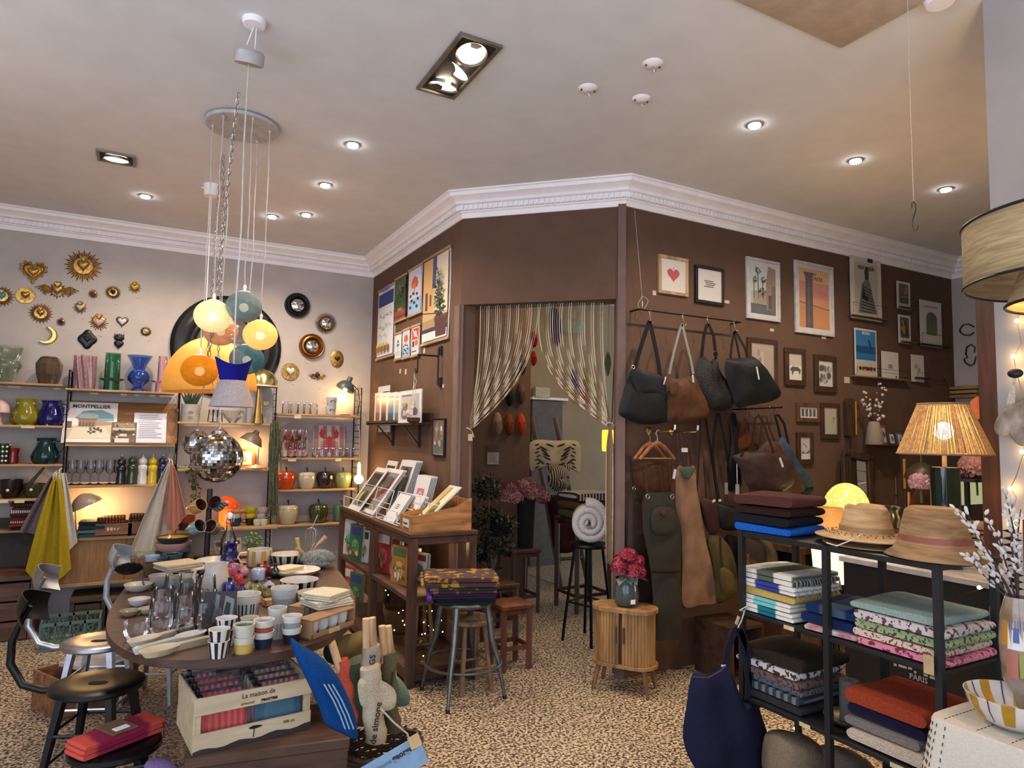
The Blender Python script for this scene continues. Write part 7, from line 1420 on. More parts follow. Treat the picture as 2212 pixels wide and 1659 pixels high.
pair(471,1424,22.5,16,36,'black and white striped cup at the bottom of the front stack','black and white striped cup topping the front stack',blst,dict(stripe=((30,26,30),7,.5)),24)
pair(525,1414,22.5,17,34,'cream cup with mustard base supporting the green lined cup','cream cup with sage green inside on the mustard based one',dict(low=(206,176,92),c=(214,206,184)),dict(inside=(120,128,92),c=(206,206,190)),26)
pair(568,1402,22,16,34,'white cup with navy base under the pink lined one','pink lined cup with rust base on the navy one',dict(low=(30,34,62)),dict(inside=(206,170,156),low=(170,80,60)),24)
pair(629,1391,21,15,32,'white cup with black base at the right of the cups','white and grey cup stacked on the black based one',dict(low=(28,28,32)),dict(low=(150,156,160),inside=(210,208,200)),24)
pair(597,1382,20,16,34,'grey ribbed cup behind the navy based cup','cream ribbed cup stacked behind the pink lined cup',dict(c=(186,182,170),stripe=((150,148,140),14,.3)),dict(c=(206,200,184)),30)
tumbler(538,1372,19,14,34,'plain cream cup between the green and pink lined cups',c=(204,196,172))
t=tumbler(530,1348,30,24,58,'large white pot with thin dark blue lines round its lower half',name='ceramic_pot');bands(t,24.3,28.6,1,40,22,mat((50,62,84),.4),.3,jit=.04,off=.001)
t=tumbler(613,1326,29,21,50,'large white pot shading to grey beside the striped one',c=(210,208,200),low=(176,176,176),name='ceramic_pot')
# menu photo card
p=onZ(470,1365,TZ);s=pxm(1,p);t=thing('photo_card','dark photograph card propped behind the striped cups','card',p,rot=(-.12,0,-.35));w_,h_=68*s,84*s;b=B();b.box((0,.003,h_/2),(w_,.005,h_));b.build('sheet',mat((30,26,26),.7),t,smooth=0)
draw([full((44,36,36)),((110,110,112),[(.3,.2),(.45,.3),(.5,.9),(.38,.95)]),((120,120,122),[(.6,.4),(.9,.3),(.95,.8),(.66,.9)]),((30,28,28),[(.64,.45),(.82,.4),(.84,.7),(.7,.75)]),((90,60,56),rc(.1,.05,.4,.2)),((80,78,80),ell(.5,.5,.1,.1))],w_,h_,t,'print',rough=.7)
# clear bulged glasses
m_gl=glass((240,244,245))
GLP=[(13,0),(17,3),(23,16),(25,34),(23,60),(21,76)]
g0=None
for px,py,k,l in((345,1372,1.0,'tall'),(400,1372,.86,'short'),(396,1352,.95,'tall'),(440,1368,.9,'short'),(350,1336,.95,'tall'),(404,1318,.92,'tall'),(447,1340,.9,'tall'),(372,1300,.9,'tall'),(446,1300,.88,'tall')):
    p=onZ(px,py,TZ);s=pxm(1,p)
    if g0 is None:
        g0=tg('bulged_glass','clear bulged glass with tiny glass charms in the cluster','glass',px,py,GLP,m_gl,th=.0016,group='cluster of clear bulged glasses');b=B();rr=random.Random(2)
        for i in range(6):b.sph((rr.uniform(-12,12)*s,rr.uniform(-12,12)*s,rr.uniform(6,50)*s),.004,6,4)
        b.build('charm',mat((150,60,60),.2),g0)['kind']='stuff'
    else:o=dup(g0,(p.x,p.y,TZ),px*.1);o.scale=(k,k,k)
tg('glass_dish','low rounded clear glass bowl at the left edge of the glasses','bowl',293,1382,[(14,0),(20,5),(26,22),(25,40)],m_gl,th=.0018)
# spoon rests
def spoon(a,c,r,label,col=(220,208,186),pat=None,w2=8):
    P,Q=onZ(*a,TZ),onZ(*c,TZ);s=pxm(1,P);L_=(Q-P).length;ang=math.atan2((Q-P).y,(Q-P).x);t=thing('spoon_rest',label,'spoon',P,ang);R_=r*s
    b=B();out=[];n=20
    for i in range(n+1):a_=PI*.12+2*PI*.88*i/n;out.append((R_*1.7*math.cos(a_),R_*math.sin(a_)*.95))
    out+=[(L_*.9,-w2*s),(L_,0),(L_*.9,w2*s)][::1];m=CER(col);vs=[(x,y,.026)for x,y in out];n2=len(out)
    vs2=[(x*.8 if x<R_*1.5 else x,y*.75,.003)for x,y in out];vs3=[(x*.75 if x<R_*1.5 else x,y*.7,0)for x,y in out]
    b.add(vs+vs2,[tuple(n2+i for i in range(n2))]+[(i,(i+1)%n2,(i+1)%n2+n2,i+n2)for i in range(n2)]);b.add([(x*1.06,y*1.08,.026)for x,y in out]+vs3,[(i,i+n2,(i+1)%n2+n2,(i+1)%n2)for i in range(n2)]+[tuple(n2+i for i in range(n2-1,-1,-1))])
    b.add(vs+[(x*1.06,y*1.08,.026)for x,y in out],[(i,n2+i,n2+(i+1)%n2,(i+1)%n2)for i in range(n2)]);b.build('dish',m,t)
    if pat:
        b=B();
        for k in range(3):b.tube([(-R_*.8+k*R_*.5,-R_*.2,.0055),(-R_*.3+k*R_*.5,R_*.2,.0055)],.0022,5)
        b.build('painted_motif',mat(pat,.4),t)
spoon((312,1392),(425,1362),21,'long cream spoon rest with a red motif, rearmost of three',pat=(176,80,76));spoon((412,1382),(292,1415),20,'white bowled spoon rest pointing the other way, middle of three',(222,218,210),(180,84,84));spoon((345,1414),(452,1388),24,'widest cream spoon rest at the front table edge',(214,196,160),(120,110,110))
# bowls at the left edge
def bowl(px,py,r,h,label,c,name='bowl',sx=1.,inside=None,cat='bowl',th=.004,z=TZ):
    t=tg(name,label,cat,px,py,[(r*.55,0),(r*.85,h*.35),(r,h)],CER(c),th=th,z=z)
    if inside:s=t['s'];b=B();b.lathe([(1e-5,.006),(r*.5*s,.006),(r*.8*s,h*.4*s),(r*.955*s,h*.95*s)],28,cap=False);b.build('glazed_inside',mat(inside,.2),t)
    t.scale=(1,1/sx,1);return t
bowl(298,1276,28,15,'oval cream stoneware dish left of the grey mug',(206,194,172),inside=(186,176,150));t=bowl(346,1268,24,26,'grey stoneware bowl with a dark handle',(164,152,144),inside=(130,120,112));handle(t,22,20,4,12,mat((80,80,86)),.004,-1)
bowl(396,1270,29,26,'sage grey bowl behind the clear glasses',(146,150,132),inside=(122,116,98));bowl(300,1308,22,15,'white scalloped dish with red pattern at the left table edge',(204,200,196),inside=(186,110,104));bowl(280,1330,20,12,'brown grey shell shaped dish at the left table edge',(150,132,108));bowl(318,1325,18,12,'beige rough dish behind the low glass bowl',(176,164,140))
t=tg('pitcher','white ceramic pitcher with a large loop handle','pitcher',465,1280,[(24,0),(27,10),(27,30),(23,48),(24,62)],CER((214,206,192)),th=.005);handle(t,24,54,14,20,CER((214,206,192)),.008,-1)
# woven basket, wool, fur, bowls
t=tg('wicker_basket','rectangular cream woven basket on the table','basket',330,1240,[(22,0),(26,24)],m_wk,th=.006,n=4);t.rotation_euler=(0,0,.9)
def fluff(name,label,px,py,z,rx,ry,rz,c,seed,n=900,l=.02,m2=None):
    p=onZ(px,py,z);s=pxm(1,p);t=thing(name,label,'sheepskin',p);b=B();b.sph((0,0,rz*s),1,20,12,(rx*s,ry*s,rz*s));b.v=[Vector((v.x,v.y,v.z))for v in b.v];b.build('hide',mat(c,.95,bump=1.,scale=30),t)
    rr=random.Random(seed);b=B()
    for i in range(n):
        q=Vector((rr.gauss(0,1),rr.gauss(0,1),abs(rr.gauss(0,1)))).normalized();p_=Vector((q.x*rx*s,q.y*ry*s,(1+q.z)*rz*s));d=(q+Vector((rr.uniform(-.7,.7),rr.uniform(-.7,.7),rr.uniform(-.7,.7)))).normalized()*l;u=d.cross(Vector((.3,.5,1))).normalized()*l*.18;b.add([p_-u,p_+u,p_+d],[(0,1,2)])
    b.build('wool',mat(c,.95,var=.15),t,smooth=0)['kind']='stuff';return t
fluff('sheepskin','cream curly sheepskin at the rear left of the table',298,1206,TZ+.02,30,26,6,(214,206,186),1);fluff('fur_throw','black fur piece hanging over the left table edge',278,1240,TZ-.02,24,30,9,(30,28,28),2);fluff('sheepskin','white shaggy lambswool bundle right of the striped bowls',686,1226,TZ,32,26,15,(206,208,200),3,1400,.028)
zz=TZ
for r,h,c,ins,l in((35,16,(44,70,70),None,'dark teal bowl at the bottom of the tall stack'),(37,22,(206,156,150),None,'pink glazed bowl in the middle of the tall stack'),(34,16,(52,66,58),(196,140,30),'dark bowl with mustard yellow inside topping the tall stack')):
    t=bowl(372,1206,r,h,l,c,inside=ins,z=TZ);t.location.z=zz;zz+=h*.82*t['s']
for px,py,r,h,c,ins,l in((392,1204,20,22,(110,136,146),(90,120,130),'blue grey bowl before the pink stack'),(372,1214,20,18,(84,110,112),(96,126,128),'teal bowl in the row of blue bowls'),(345,1220,16,16,(70,96,116),None,'small denim blue bowl in the row of blue bowls'),(328,1222,15,22,(176,198,222),(206,214,220),'pale blue mug beside the sheepskin')):t=bowl(px,py,r,h,l,c,inside=ins)
t=bowl(398,1243,46,16,'wide white platter with plum stripes under the linen',(214,204,192),name='platter');bands(t,39,46,6,15.5,12,mat((84,48,58),.4),.4,off=.002,jit=.04)
p=onZ(385,1226,TZ+.045);folded('linen_cloth','printed beige linen cloths folded on the striped platter','cloth',p.x,p.y,TZ+.042,.2,.17,.035,(206,190,164),3,.4,seed=12)
# mug tree
p=onZ(446,1205,TZ);s=pxm(1,p);t=thing('mug_tree','black mug tree stand with angled pegs','stand',p);h=148*s;b=B();b.lathe([(26*s,0),(24*s,5*s),(0,6*s)],24,cap=False);b.build('base',m_black,t);b=B();b.tube([(0,0,0),(0,0,h)],6*s,10);b.build('pole',m_black,t)
for(dx,dz,sd,c,st_,l)in((-24,112,-1,(206,166,92),None,'mustard mug hanging upper left on the mug tree'),(14,116,1,(60,72,92),1,'blue patterned mug hanging upper right on the mug tree'),(-24,68,-1,(150,184,190),1,'pale blue patterned mug hanging lower left on the mug tree'),(8,66,1,(150,130,112),None,'brown mug hanging lower right on the mug tree')):
    b=B();b.tube([(0,0,(dz+4)*s),(dx*s,-.03,(dz+14)*s)],.005,6);b.build('peg',m_black,t)
    q=p+Vector((dx*s,-.05,dz*s));g=thing('mug',l,'mug',q,rot=(1.15,0,-.6*sd));r=14.5*s;b=B();b.lathe(shell([(r*.8,-13*s),(r*.95,-10*s),(r,13*s)],.003),26,cap=False);b.lathe([(1e-5,-13*s),(r*.8,-13*s)],26,cap=False);b.build('body',CER(c),g)
    b=B();b.lathe([(1e-5,-9*s),(r*.74,-9*s),(r*.82,12*s)],24,cap=False);b.build('glazed_inside',mat((84,44,34),.3),g);g['s']=s;handle(g,13,9,-8,12,CER(c),.005,sd)
    if st_:bands(g,13.9,14.6,-8,11,16,mat((226,222,210),.4),.3,off=.001)
# wooden tray, cards, bottles
p=onZ(462,1204,TZ+.0);t=thing('wooden_tray','thin wooden tray under the printed cards','tray',(p.x+.1,p.y,TZ),.2);b=B();b.box((0,0,.006),(.3,.2,.012),.004);b.build('base',wood((170,126,84)),t);b=B();b.tube([(-.15,-.1,.014),(.15,-.1,.014),(.15,.1,.014),(-.15,.1,.014)],.006,6,close=True);b.build('rim',wood((170,126,84)),t)
for i,(dx,c)in enumerate(((-.06,(140,124,110)),(0,(120,90,70)),(.05,(176,150,130)))):
    g=thing('printed_card',['grey photo card leaning leftmost behind the mug tree','brown photo card leaning in the middle of the tray','light photo card leaning rightmost on the tray'][i],'card',(p.x+.1+dx,p.y+.02*i,TZ+.012),rot=(-.3,0,.5));b=B();b.box((0,0,.05),(.08,.006,.1));b.build('sheet',mat(c,.6),g,smooth=0);draw([full(c),((226,200,150),ell(.5,.4,.14,.1)),((70,56,48),rc(.1,.6,.9,.9))],.07,.09,g,y=-.004,z0=.005)
t=tg('swing_bottle','clear swing-top glass bottle behind the blue carafe','bottle',492,1206,[(15,0),(16,4),(16,40),(6,66),(5,84),(7,86)],m_gl,th=.002);s=t['s'];b=B();b.lathe([(4*s,84*s),(6*s,90*s),(5*s,96*s),(0,97*s)],14,cap=False);b.tube([(-8*s,0,78*s),(-9*s,0,90*s),(0,0,99*s),(9*s,0,90*s),(8*s,0,78*s)],.0018,5);b.build('stopper',m_white,t)
t=tg('glass_carafe','deep cobalt blue carafe with wide neck','carafe',497,1222,[(17,0),(21,4),(21,18),(15,28),(12,34),(13,46),(14,50)],gcol((18,20,110)),th=.004)
# glazed stoppered flasks on wooden stands
rr=random.Random(6)
FK=[(485,1252,13,24,0,(204,70,40),'orange red cylindrical flask leftmost'),(495,1268,14.5,26,0,(30,30,116),'navy blue cylindrical flask in front of the orange red one'),(505,1240,11,22,0,(186,110,140),'mauve pink cylindrical flask at the rear'),(515,1260,9,18,0,(214,60,50),'small bright red flask between the navy and pink ones'),(522,1274,14,20,1,(26,28,110),'navy blue spherical flask at the front left'),
      (527,1246,10,20,1,(200,140,160),'pale pink spherical flask'),(557,1252,14,24,0,(170,188,214),'pale blue cylindrical flask in the middle'),(552,1275,14.5,28,0,(110,112,44),'olive green cylindrical flask at the front'),(572,1244,12,22,0,(120,26,40),'burgundy cylindrical flask at the rear'),(594,1248,13,20,1,(32,36,32),'blackish green spherical flask rightmost'),
      (581,1281,14,22,1,(116,108,34),'olive green spherical flask at the front right'),(580,1262,13,20,1,(170,184,200),'pale blue spherical flask behind the olive ball')]
for px,py,r,h,sp_,c,l in FK:
    pr=[(r*.97,0),(r,2),(r,h-3),(r*.85,h),(r*.3,h+1),(r*.22,h+4)]if not sp_ else[(r*.4,0),(r*.85,h*.22),(r,h*.5),(r*.85,h*.82),(r*.35,h*1.05),(r*.25,h+5)]
    z0=.0 if py<1262 else.045;t=tg('stoppered_flask',l,'flask',px,py+(0 if z0==0 else 16),pr,mat(c,.2,coat=.5),z=TZ+0,group='small glazed stoppered flasks');s=t['s']
    b=B();b.lathe([(r*.26*s,(h+3)*s),(r*.3*s,(h+10)*s),(0,(h+11)*s)],12);b.build('stopper',mat((130,30,40)if rr.random()<.7 else(40,40,60),.3),t)
for px,py,l in((552,1306,'oak stand block left of the olive flask label'),(583,1310,'oak stand block with a kraft label under the olive ball flask')):
    p=onZ(px,py,TZ);s=pxm(1,p);t=thing('wooden_stand',l,'stand',(p.x,p.y+.02,TZ),.2);b=B();b.box((0,0,.016),(24*s,.05,.032),.002);b.build('block',wood((176,126,80)),t);b=B();b.box((0,-.026,.016),(18*s,.001,.02));b.build('kraft_label',mat((206,170,130)),t,smooth=0)
p=onZ(512,1296,TZ);s=pxm(1,p);t=thing('label_holder','small kraft label board with foil ends in front of the flasks','label',(p.x,p.y,TZ),-.2);b=B();b.box((0,0,.015),(34*s,.01,.03));b.build('board',mat((206,176,130)),t,smooth=0)
for sg in(-1,1):b=B();b.sph((sg*22*s,0,.016),.02,7,5,(1,.6,.8));b.build('foil_wrap',metalm((200,204,214),.25),t,smooth=0)
# striped bowls, mug, plate, utensils
t=bowl(620,1222,36,26,'cream bowl with black checks at the rear of the table',(212,206,190),inside=(206,200,180));bands(t,30,36,4,25,14,BKc,.45,off=.002,jit=.05)
t=bowl(645,1290,40,38,'large bowl with bold black and white vertical stripes',(214,206,194),inside=(206,196,180));bands(t,23,34.3,1,14,14,BKc,.5,off=.0015);bands(t,34.3,40,14,37.5,14,BKc,.5,off=.0015)
bowl(640,1242,50,12,'wide white plate with a beige cloth on it',(220,212,200),name='plate',cat='plate');p=onZ(622,1232,TZ+.03);folded('napkin','beige napkin folded on the white plate','napkin',p.x,p.y,TZ+.028,.14,.12,.025,(216,200,170),2,.5,seed=31)
t=tg('mug','large cream mug with mustard and brown stripes','mug',560,1222,[(23,0),(26,3),(25,36)],CER((218,208,190)),th=.004);handle(t,24,30,8,20,CER((218,208,190)),.006,-1);bands(t,26.2,25.3,3,34,8,mat((190,140,50),.4),.4,off=.001,jit=.04)
t=tg('serving_bowl','shallow white bowl with dark ticks behind the carafe','bowl',468,1226,[(24,0),(36,8),(42,18)],CER((214,208,196)),th=.004);bands(t,37,41.5,9,17,20,BKc,.2,off=.001)
t=tg('utensil_crock','dark striped crock holding wooden and wire utensils','crock',662,1222,[(17,0),(17,26)],mat((60,56,60),.3),th=.004);s=t['s']
for nm,c,pts,r in(('wooden_spoon',(186,150,110),[(-4,0,6),(20,0,42),(40,0,60)],[.006,.008,.016]),('wooden_spatula',(196,170,90),[(-8,0,6),(-20,0,48),(-22,0,60)],[.006,.012,.014]),('wooden_fork',(190,150,110),[(0,0,6),(-10,-.01,30),(-24,-.02,40)],[.006,.01,.012])):b=B();b.tube([Vector((x*s,y,z*s))for x,y,z in pts],r,7);b.build(nm,mat(c,.7),t)
b=B()
for k in range(6):a=k*PI/6;b.tube([(math.cos(a)*.004,math.sin(a)*.004,20*s)]+[(8*s+math.cos(a)*w__*s,math.sin(a)*w__*s,z*s)for w__,z in((10,50),(14,66),(10,78),(0,82))]+[(8*s-math.cos(a)*w__*s,-math.sin(a)*w__*s,z*s)for w__,z in((10,78),(14,66),(10,50),(2,20))],.0013,4)
b.tube([(6*s,0,76*s),(12*s,0,90*s),(20*s,0,108*s)],.004,5);b.build('wire_whisk',m_steel,t)
b=B();rr=random.Random(4);p=onZ(545,1196,TZ)
t=goods('small_plant','small pale green succulent in a yellowish pot','plant',545,TZ,p.y,[(10,0),(13,14)],mat((190,180,90),.5),X=p.x);s=t['s']
for i in range(160):q=Vector((rr.gauss(0,1),rr.gauss(0,1),rr.gauss(0,1))).normalized()*18*s*rr.uniform(.6,1)+Vector((0,0,26*s));b.at(q,(rr.uniform(-1,1),rr.uniform(-1,1),rr.uniform(0,6)));b.add([(0,0,0),(.008,.012,.004),(0,.026,0),(-.008,.012,.004)],[(0,1,2,3)])
b.at();b.build('foliage',mat((118,142,84),.6),t,smooth=0);spoon((498,1186+10),(575,1200),8,'white ceramic spoon lying behind the striped mug',(222,222,220))
# kraft egg cup boxes, napkins
KR=mat((156,118,82),.8,var=.05)
def eggbox(A,C,label):
    P,Q=onZ(*A,TZ),onZ(*C,TZ);L_=(Q-P).length;ang=math.atan2((Q-P).y,(Q-P).x);t=thing('cup_box',label,'box',P,ang);D_,H_=.085,.075
    b=B();b.box((L_/2,D_/2,.003),(L_,D_,.006));b.box((L_/2,D_-.003,H_/2),(L_,.006,H_));b.box((.003,D_/2,H_/2),(.006,D_,H_));b.box((L_-.003,D_/2,H_/2),(.006,D_,H_));b.box((L_/2,.003,.011),(L_,.006,.022));b.box((L_/2,D_/2,H_),(L_,D_,.005));b.build('card_sleeve',KR,t,smooth=0);b=B();b.box((L_/2,-.001,.012),(L_*.25,.002,.018));b.build('kraft_label',mat((206,176,110)),t,smooth=0)
    for i in range(4):x=L_*(.16+.225*i);b=B();b.lathe([(.016,.007),(.026,.03),(.029,.066)],20,(x,D_/2,0));b.build('white_cup',CER((216,210,200)),t)
    return t
eggbox((674,1384),(766,1350),'kraft box with four white cups at the right table edge');eggbox((655,1352),(744,1318),'kraft cup box behind the front one')
p=onZ(690,1322,TZ+.08);t=bowl(676,1318,34,40,'square white dish with mustard and brown stripes under the napkins',(214,206,190),name='striped_dish');bands(t,20,34,3,39,9,mat((186,136,50),.4),.35,off=.003)
for i in range(2):p=onZ(706,1300,TZ+.09);folded('napkin',['cream cotton napkins folded on the kraft boxes, lower','cream cotton napkin draped on top of the others'][i],'napkin',p.x,p.y,TZ+.08+.03*i,.17-.03*i,.15,.028,(218,208,180),3,.3+.4*i,seed=50+i)

# ================================================================== front bench, crate, cushion, basket
m_bn=wood((82,56,40),scale=16,stretch=(.2,1,1));BZ=.42
A_,C_=onZ(397,1640,BZ),onZ(756,1594,BZ);d=C_-A_;ang=math.atan2(d.y,d.x);L_=d.length;mid=(A_+C_)/2+Vector((-math.sin(ang),math.cos(ang),0))*.19
t=thing('low_bench','dark brown low wooden bench carrying the printed crate','bench',(mid.x,mid.y,0),ang);b=B();b.box((0,0,BZ-.02),(L_,.38,.04),.004);b.build('top',m_bn,t);b=B();b.box((0,-.165,BZ-.075),(L_-.02,.025,.07));b.build('apron',m_bn,t,smooth=0)
for sx in(-1,1):
    for sy in(-1,1):b=B();b.box((sx*(L_/2-.03),sy*.155,(BZ-.04)/2),(.05,.05,BZ-.04),.003);b.build('leg',m_bn,t)
b=B();b.box((0,0,.1),(L_-.08,.3,.03));b.build('lower_shelf',m_bn,t,smooth=0)
folded('folded_textile','rust orange textile on the lower shelf of the bench','textile',mid.x+.1,mid.y,.117,.3,.2,.1,(170,84,40),3,ang,seed=88)
# printed crate
FLp,FRp=onZ(415,1635,BZ),onZ(670,1574,BZ);d=FRp-FLp;ang=math.atan2(d.y,d.x);Wc=d.length;bk=onZ(398,1451,.62);dv=Vector((-math.sin(ang),math.cos(ang),0));Dc=abs((bk-FLp).dot(dv));Dc=min(max(Dc,.24),.36);o=(FLp+FRp)/2+dv*Dc/2;Hc=.2
m_pl=wood((206,186,150),scale=20,stretch=(.15,1,1),var=.12)
t=thing('printed_crate','pale wooden crate with black printed lettering full of wrapped cloths','crate',(o.x,o.y,BZ),ang);b=B();b.box((0,0,.005),(Wc-.02,Dc-.02,.01));b.build('bottom',m_pl,t,smooth=0)
for y,nm in((-Dc/2+.005,'front_plank'),(Dc/2-.005,'rear_plank')):
    for z,hh in((.036,.07),(Hc-.032,.062)):b=B();b.box((0,y,z),(Wc,.01,hh),.001);f_=b.build(nm,m_pl,t)
    if nm[0]=='f':FP=f_
for sx in(-1,1):
    b=B();b.box((sx*(Wc/2-.005),0,Hc/2),(.01,Dc-.022,Hc),.001);b.build('end_panel',m_pl,t)
    for sy in(-1,1):b=B();b.box((sx*(Wc/2-.018),sy*(Dc/2-.018),Hc/2),(.016,.016,Hc-.01));b.build('corner_post',m_pl,t,smooth=0)
ink=mat((40,34,30),.7);y=-Dc/2-.001
text('La maison de',.026,ink,t,(.01,y,Hc-.03),name='script_lettering',sx=.9);text('simone/',.016,ink,t,(-.03,y,Hc-.054),name='print_lettering');text('georges',.02,ink,t,(.05,y,Hc-.054),bold=.0008,name='print_lettering');text('088 cm',.015,ink,t,(.13,y,.045),name='print_lettering')
hill=[(-.5+i/16,.005*math.sin(i*1.3)+.012*(i/16)+.001)for i in range(17)];b=B();b.use(printm(.7));b.col((42,34,30));b.add([(-Wc/2,y,.001)]+[(x*Wc,y,.012+z)for x,z in hill]+[(Wc/2,y,.001)],[tuple(range(18,-1,-1))])
for(x,r)in((.0,.022),(-.004,.016),(.014,.014)):b.add([(x+px_,y-.0004,.056+pz_)for px_,pz_ in ell(0,0,r,r*.3,12)][::-1],[tuple(range(12))])
b.add([(-.006,y-.0004,.02),(-.002,y-.0004,.02),(.001,y-.0004,.055),(-.003,y-.0004,.055)][::1],[(0,1,2,3)]);b.build('printed_landscape',None,t,smooth=0)
rr=random.Random(5);PK=[((196,40,56),(222,90,60)),((220,84,90),(196,50,90)),((230,110,60),(150,60,110)),((20,76,104),(50,104,124)),((30,56,60),(60,110,90)),((190,120,90),(220,190,160)),((186,70,90),(230,160,150))]
for i in range(10):
    fr=i%2;k=i//2;cx=(-.25 if fr==0 else.24)*Wc;yy=-Dc/2+.035+k*(Dc-.07)/4.6;c1,c2=PK[[0,3,1,6,2,5,0,5,6,1][i]]
    g=thing('wrapped_cloth',('coral','teal blue','pink red','plum','orange striped','sand','scarlet','peach','rose','cerise')[i]+' wrapped striped cloth, '+('first','second','third','fourth','fifth')[k]+' from the front in the crate, '+('left' if fr==0 else 'right')+' row','cloth',(o.x+math.cos(ang)*cx-math.sin(ang)*yy,o.y+math.sin(ang)*cx+math.cos(ang)*yy,BZ+.012),rot=(-.16,0,ang),group='wrapped cloths in the printed crate')
    hh=.165+.006*k;ww=Wc*.42;m=cloth(c1,kind='stripe',c2=c2,scale=14,stretch=(.1,.1,1)if i==1 else(1,.1,.1));b=B();b.box((0,.012,hh/2),(ww,.024,hh),.008);b.build('folded_cloth',m,g)
    b=B();b.grid(lambda u,v:((u-.5)*(ww+.02),-.004-.003*math.sin(u*17+i)*math.cos(v*9),v*(hh+.012)),12,8);b.build('clear_wrap',mat((250,250,250),.04,alpha=.07,spec=1.),g)
    if True:b=B();b.box((-ww/2+.012,-.004,hh),(.018,.016,.035),.004);b.box((0,0,hh+.0),(ww,.006,.008));b.build('black_hanger',mat((20,20,22),.35),g)
# blue cushion
cu=soft('cushion','bright blue cushion with thin white stripes leaning beside the crate','cushion',[(628,1378),(650,1392),(700,1424),(738,1475),(764,1535),(772,1575),(770,1598),(742,1586),(704,1566),(690,1530),(672,1490),(648,1440),(632,1405)],2.56,.1,cloth((12,66,128),bump=.3),seed=77,wr=.012)
for k in range(3):strap(cu,[(700+9*k,1478),(720+9*k,1512),(735+9*k,1545),(746+9*k,1575)],2.485,.005,cloth((150,180,200)),'white_stripe',.002)
# basket with parasol sleeves
p=onZ(826,1605,.28);t=thing('wicker_basket','dark brown wicker basket holding canvas sleeves','basket',(p.x,p.y+.02,0));m=mat((78,56,40),.7);b=B()
for k in range(15):
    z=.01+k*.0185;r=.125+.045*k/14;b.tube([(r*1.05*math.cos(a),r*.9*math.sin(a),z+.004*math.sin(9*a+PI*(k%2)))for a in[2*PI*i/30 for i in range(30)]],.0095,5,close=True)
b.build('woven_rows',m,t);b=B()
for i in range(20):a=2*PI*i/20;b.tube([(.125*1.05*math.cos(a),.125*.9*math.sin(a),0),(.172*1.05*math.cos(a),.172*.9*math.sin(a),.285)],.006,5)
b.build('stakes',m,t);b=B();b.lathe([(0,.005),(.12,.006)],20,cap=False);b.build('bottom',m,t)
def sleeve(label,bot,top,r,c,Y,sticks=(),txt=None,name='canvas_sleeve'):
    P,Q=onY(*bot,Y),onY(*top,Y);t=thing(name,label,'parasol',P);d=Q-P;b=B();L_=d.length;n=9;pts=[d*(i/n)+Vector((.006*math.sin(i*1.7),0,0))for i in range(n+1)];b.tube(pts,[r*(.86+.05*math.sin(i*1.9))for i in range(n+1)],14);b.build('sleeve',cloth(c),t)
    for k,(dx,px2,py2)in enumerate(sticks):q=onY(px2,py2,Y)-P;b=B();b.tube([d*.7+Vector((dx,0,0)),q],.0165,12);b.build('wooden_pole',wood((222,180,130)),t)
    if txt:
        a_=math.atan2(d.x,d.z)
        for s_,k,z_ in txt:text(s_,k,mat((44,42,44)),t,(d.x*z_-.006+.01,-r*1.08,d.z*z_),(PI/2,-PI/2-a_,0),bold=.0006)
    return t
Yb=p.y+.02
sleeve('cream canvas parasol sleeve with printed name in the basket',(812,1600),(797,1440),.05,(206,190,160),Yb-.06,txt=[('de simone',.04,.3)]);sleeve('grey beige canvas sleeve with two pale poles and lettering',(806,1560),(800,1395),.046,(176,160,140),Yb-.01,((-.02,791,1336),(.014,804,1334)),txt=[('GS',.036,.86)])
sleeve('olive canvas sleeve with two pale poles at the right of the basket',(848,1580),(838,1410),.04,(110,100,72),Yb+.07,((-.014,825,1352),(.018,838,1352)),txt=[('simone',.022,.7)]);sleeve('coral red sleeve with a single pole behind the blue cushion',(760,1560),(738,1425),.03,(206,92,70),Yb-.02,((-.008,716,1386),),name='fabric_sleeve');sleeve('sage green rolled fabric behind the canvas sleeves',(790,1560),(770,1425),.06,(104,118,92),Yb+.12,name='fabric_roll')
k=soft('canvas_bag','bunched cream canvas tied round the sleeves','cloth',[(775,1470),(800,1462),(840,1478),(856,1500),(850,1530),(820,1536),(784,1528),(774,1500)],Yb-.08,.04,cloth((210,196,166)),seed=9,wr=.014);b=B();q=[onY(a,c,Yb-.16)-Vector(k.location)for a,c in((822,1530),(850,1560),(880,1585),(888,1612))];b.tube(q,.004,6);b.build('tie_cord',cloth((220,210,190)),k)
soft('folded_cloth','sage green cloth spilling out behind the basket','cloth',[(845,1455),(872,1475),(886,1505),(878,1524),(852,1524),(838,1500)],Yb+.3,.1,cloth((110,134,118)),seed=10)
soft('blanket','dark green blanket with gold wavy edges on the table corner bench','blanket',[(700,1400),(728,1378),(770,1368),(800,1362),(790,1400),(780,1430),(740,1440),(705,1428)],3.2,.14,mat((38,54,44),.9,kind='stripe',c2=(128,104,56),scale=6,stretch=(.2,.2,1.4)),seed=11)
# blue name board and price card
p=onZ(845,1652,.22);t=thing('name_board','pale blue board with black lettering at the bottom edge','sign',onY(850,1662,2.5),rot=(-.35,-.33,0));s=pxm(1,t.location);b=B();b.box((0,.004,6*s),(150*s,.008,60*s),.001);b.build('board',mat((126,160,190),.5),t);text('simone',.024,mat((90,110,140)),t,(-18*s,-.002,14*s),name='print_lettering');text('georges',.03,ink,t,(32*s,-.002,14*s),bold=.001)
b=B();b.box((62*s,-.004,28*s),(26*s,.003,26*s));b.build('kraft_tag',mat((206,170,110)),t,smooth=0)
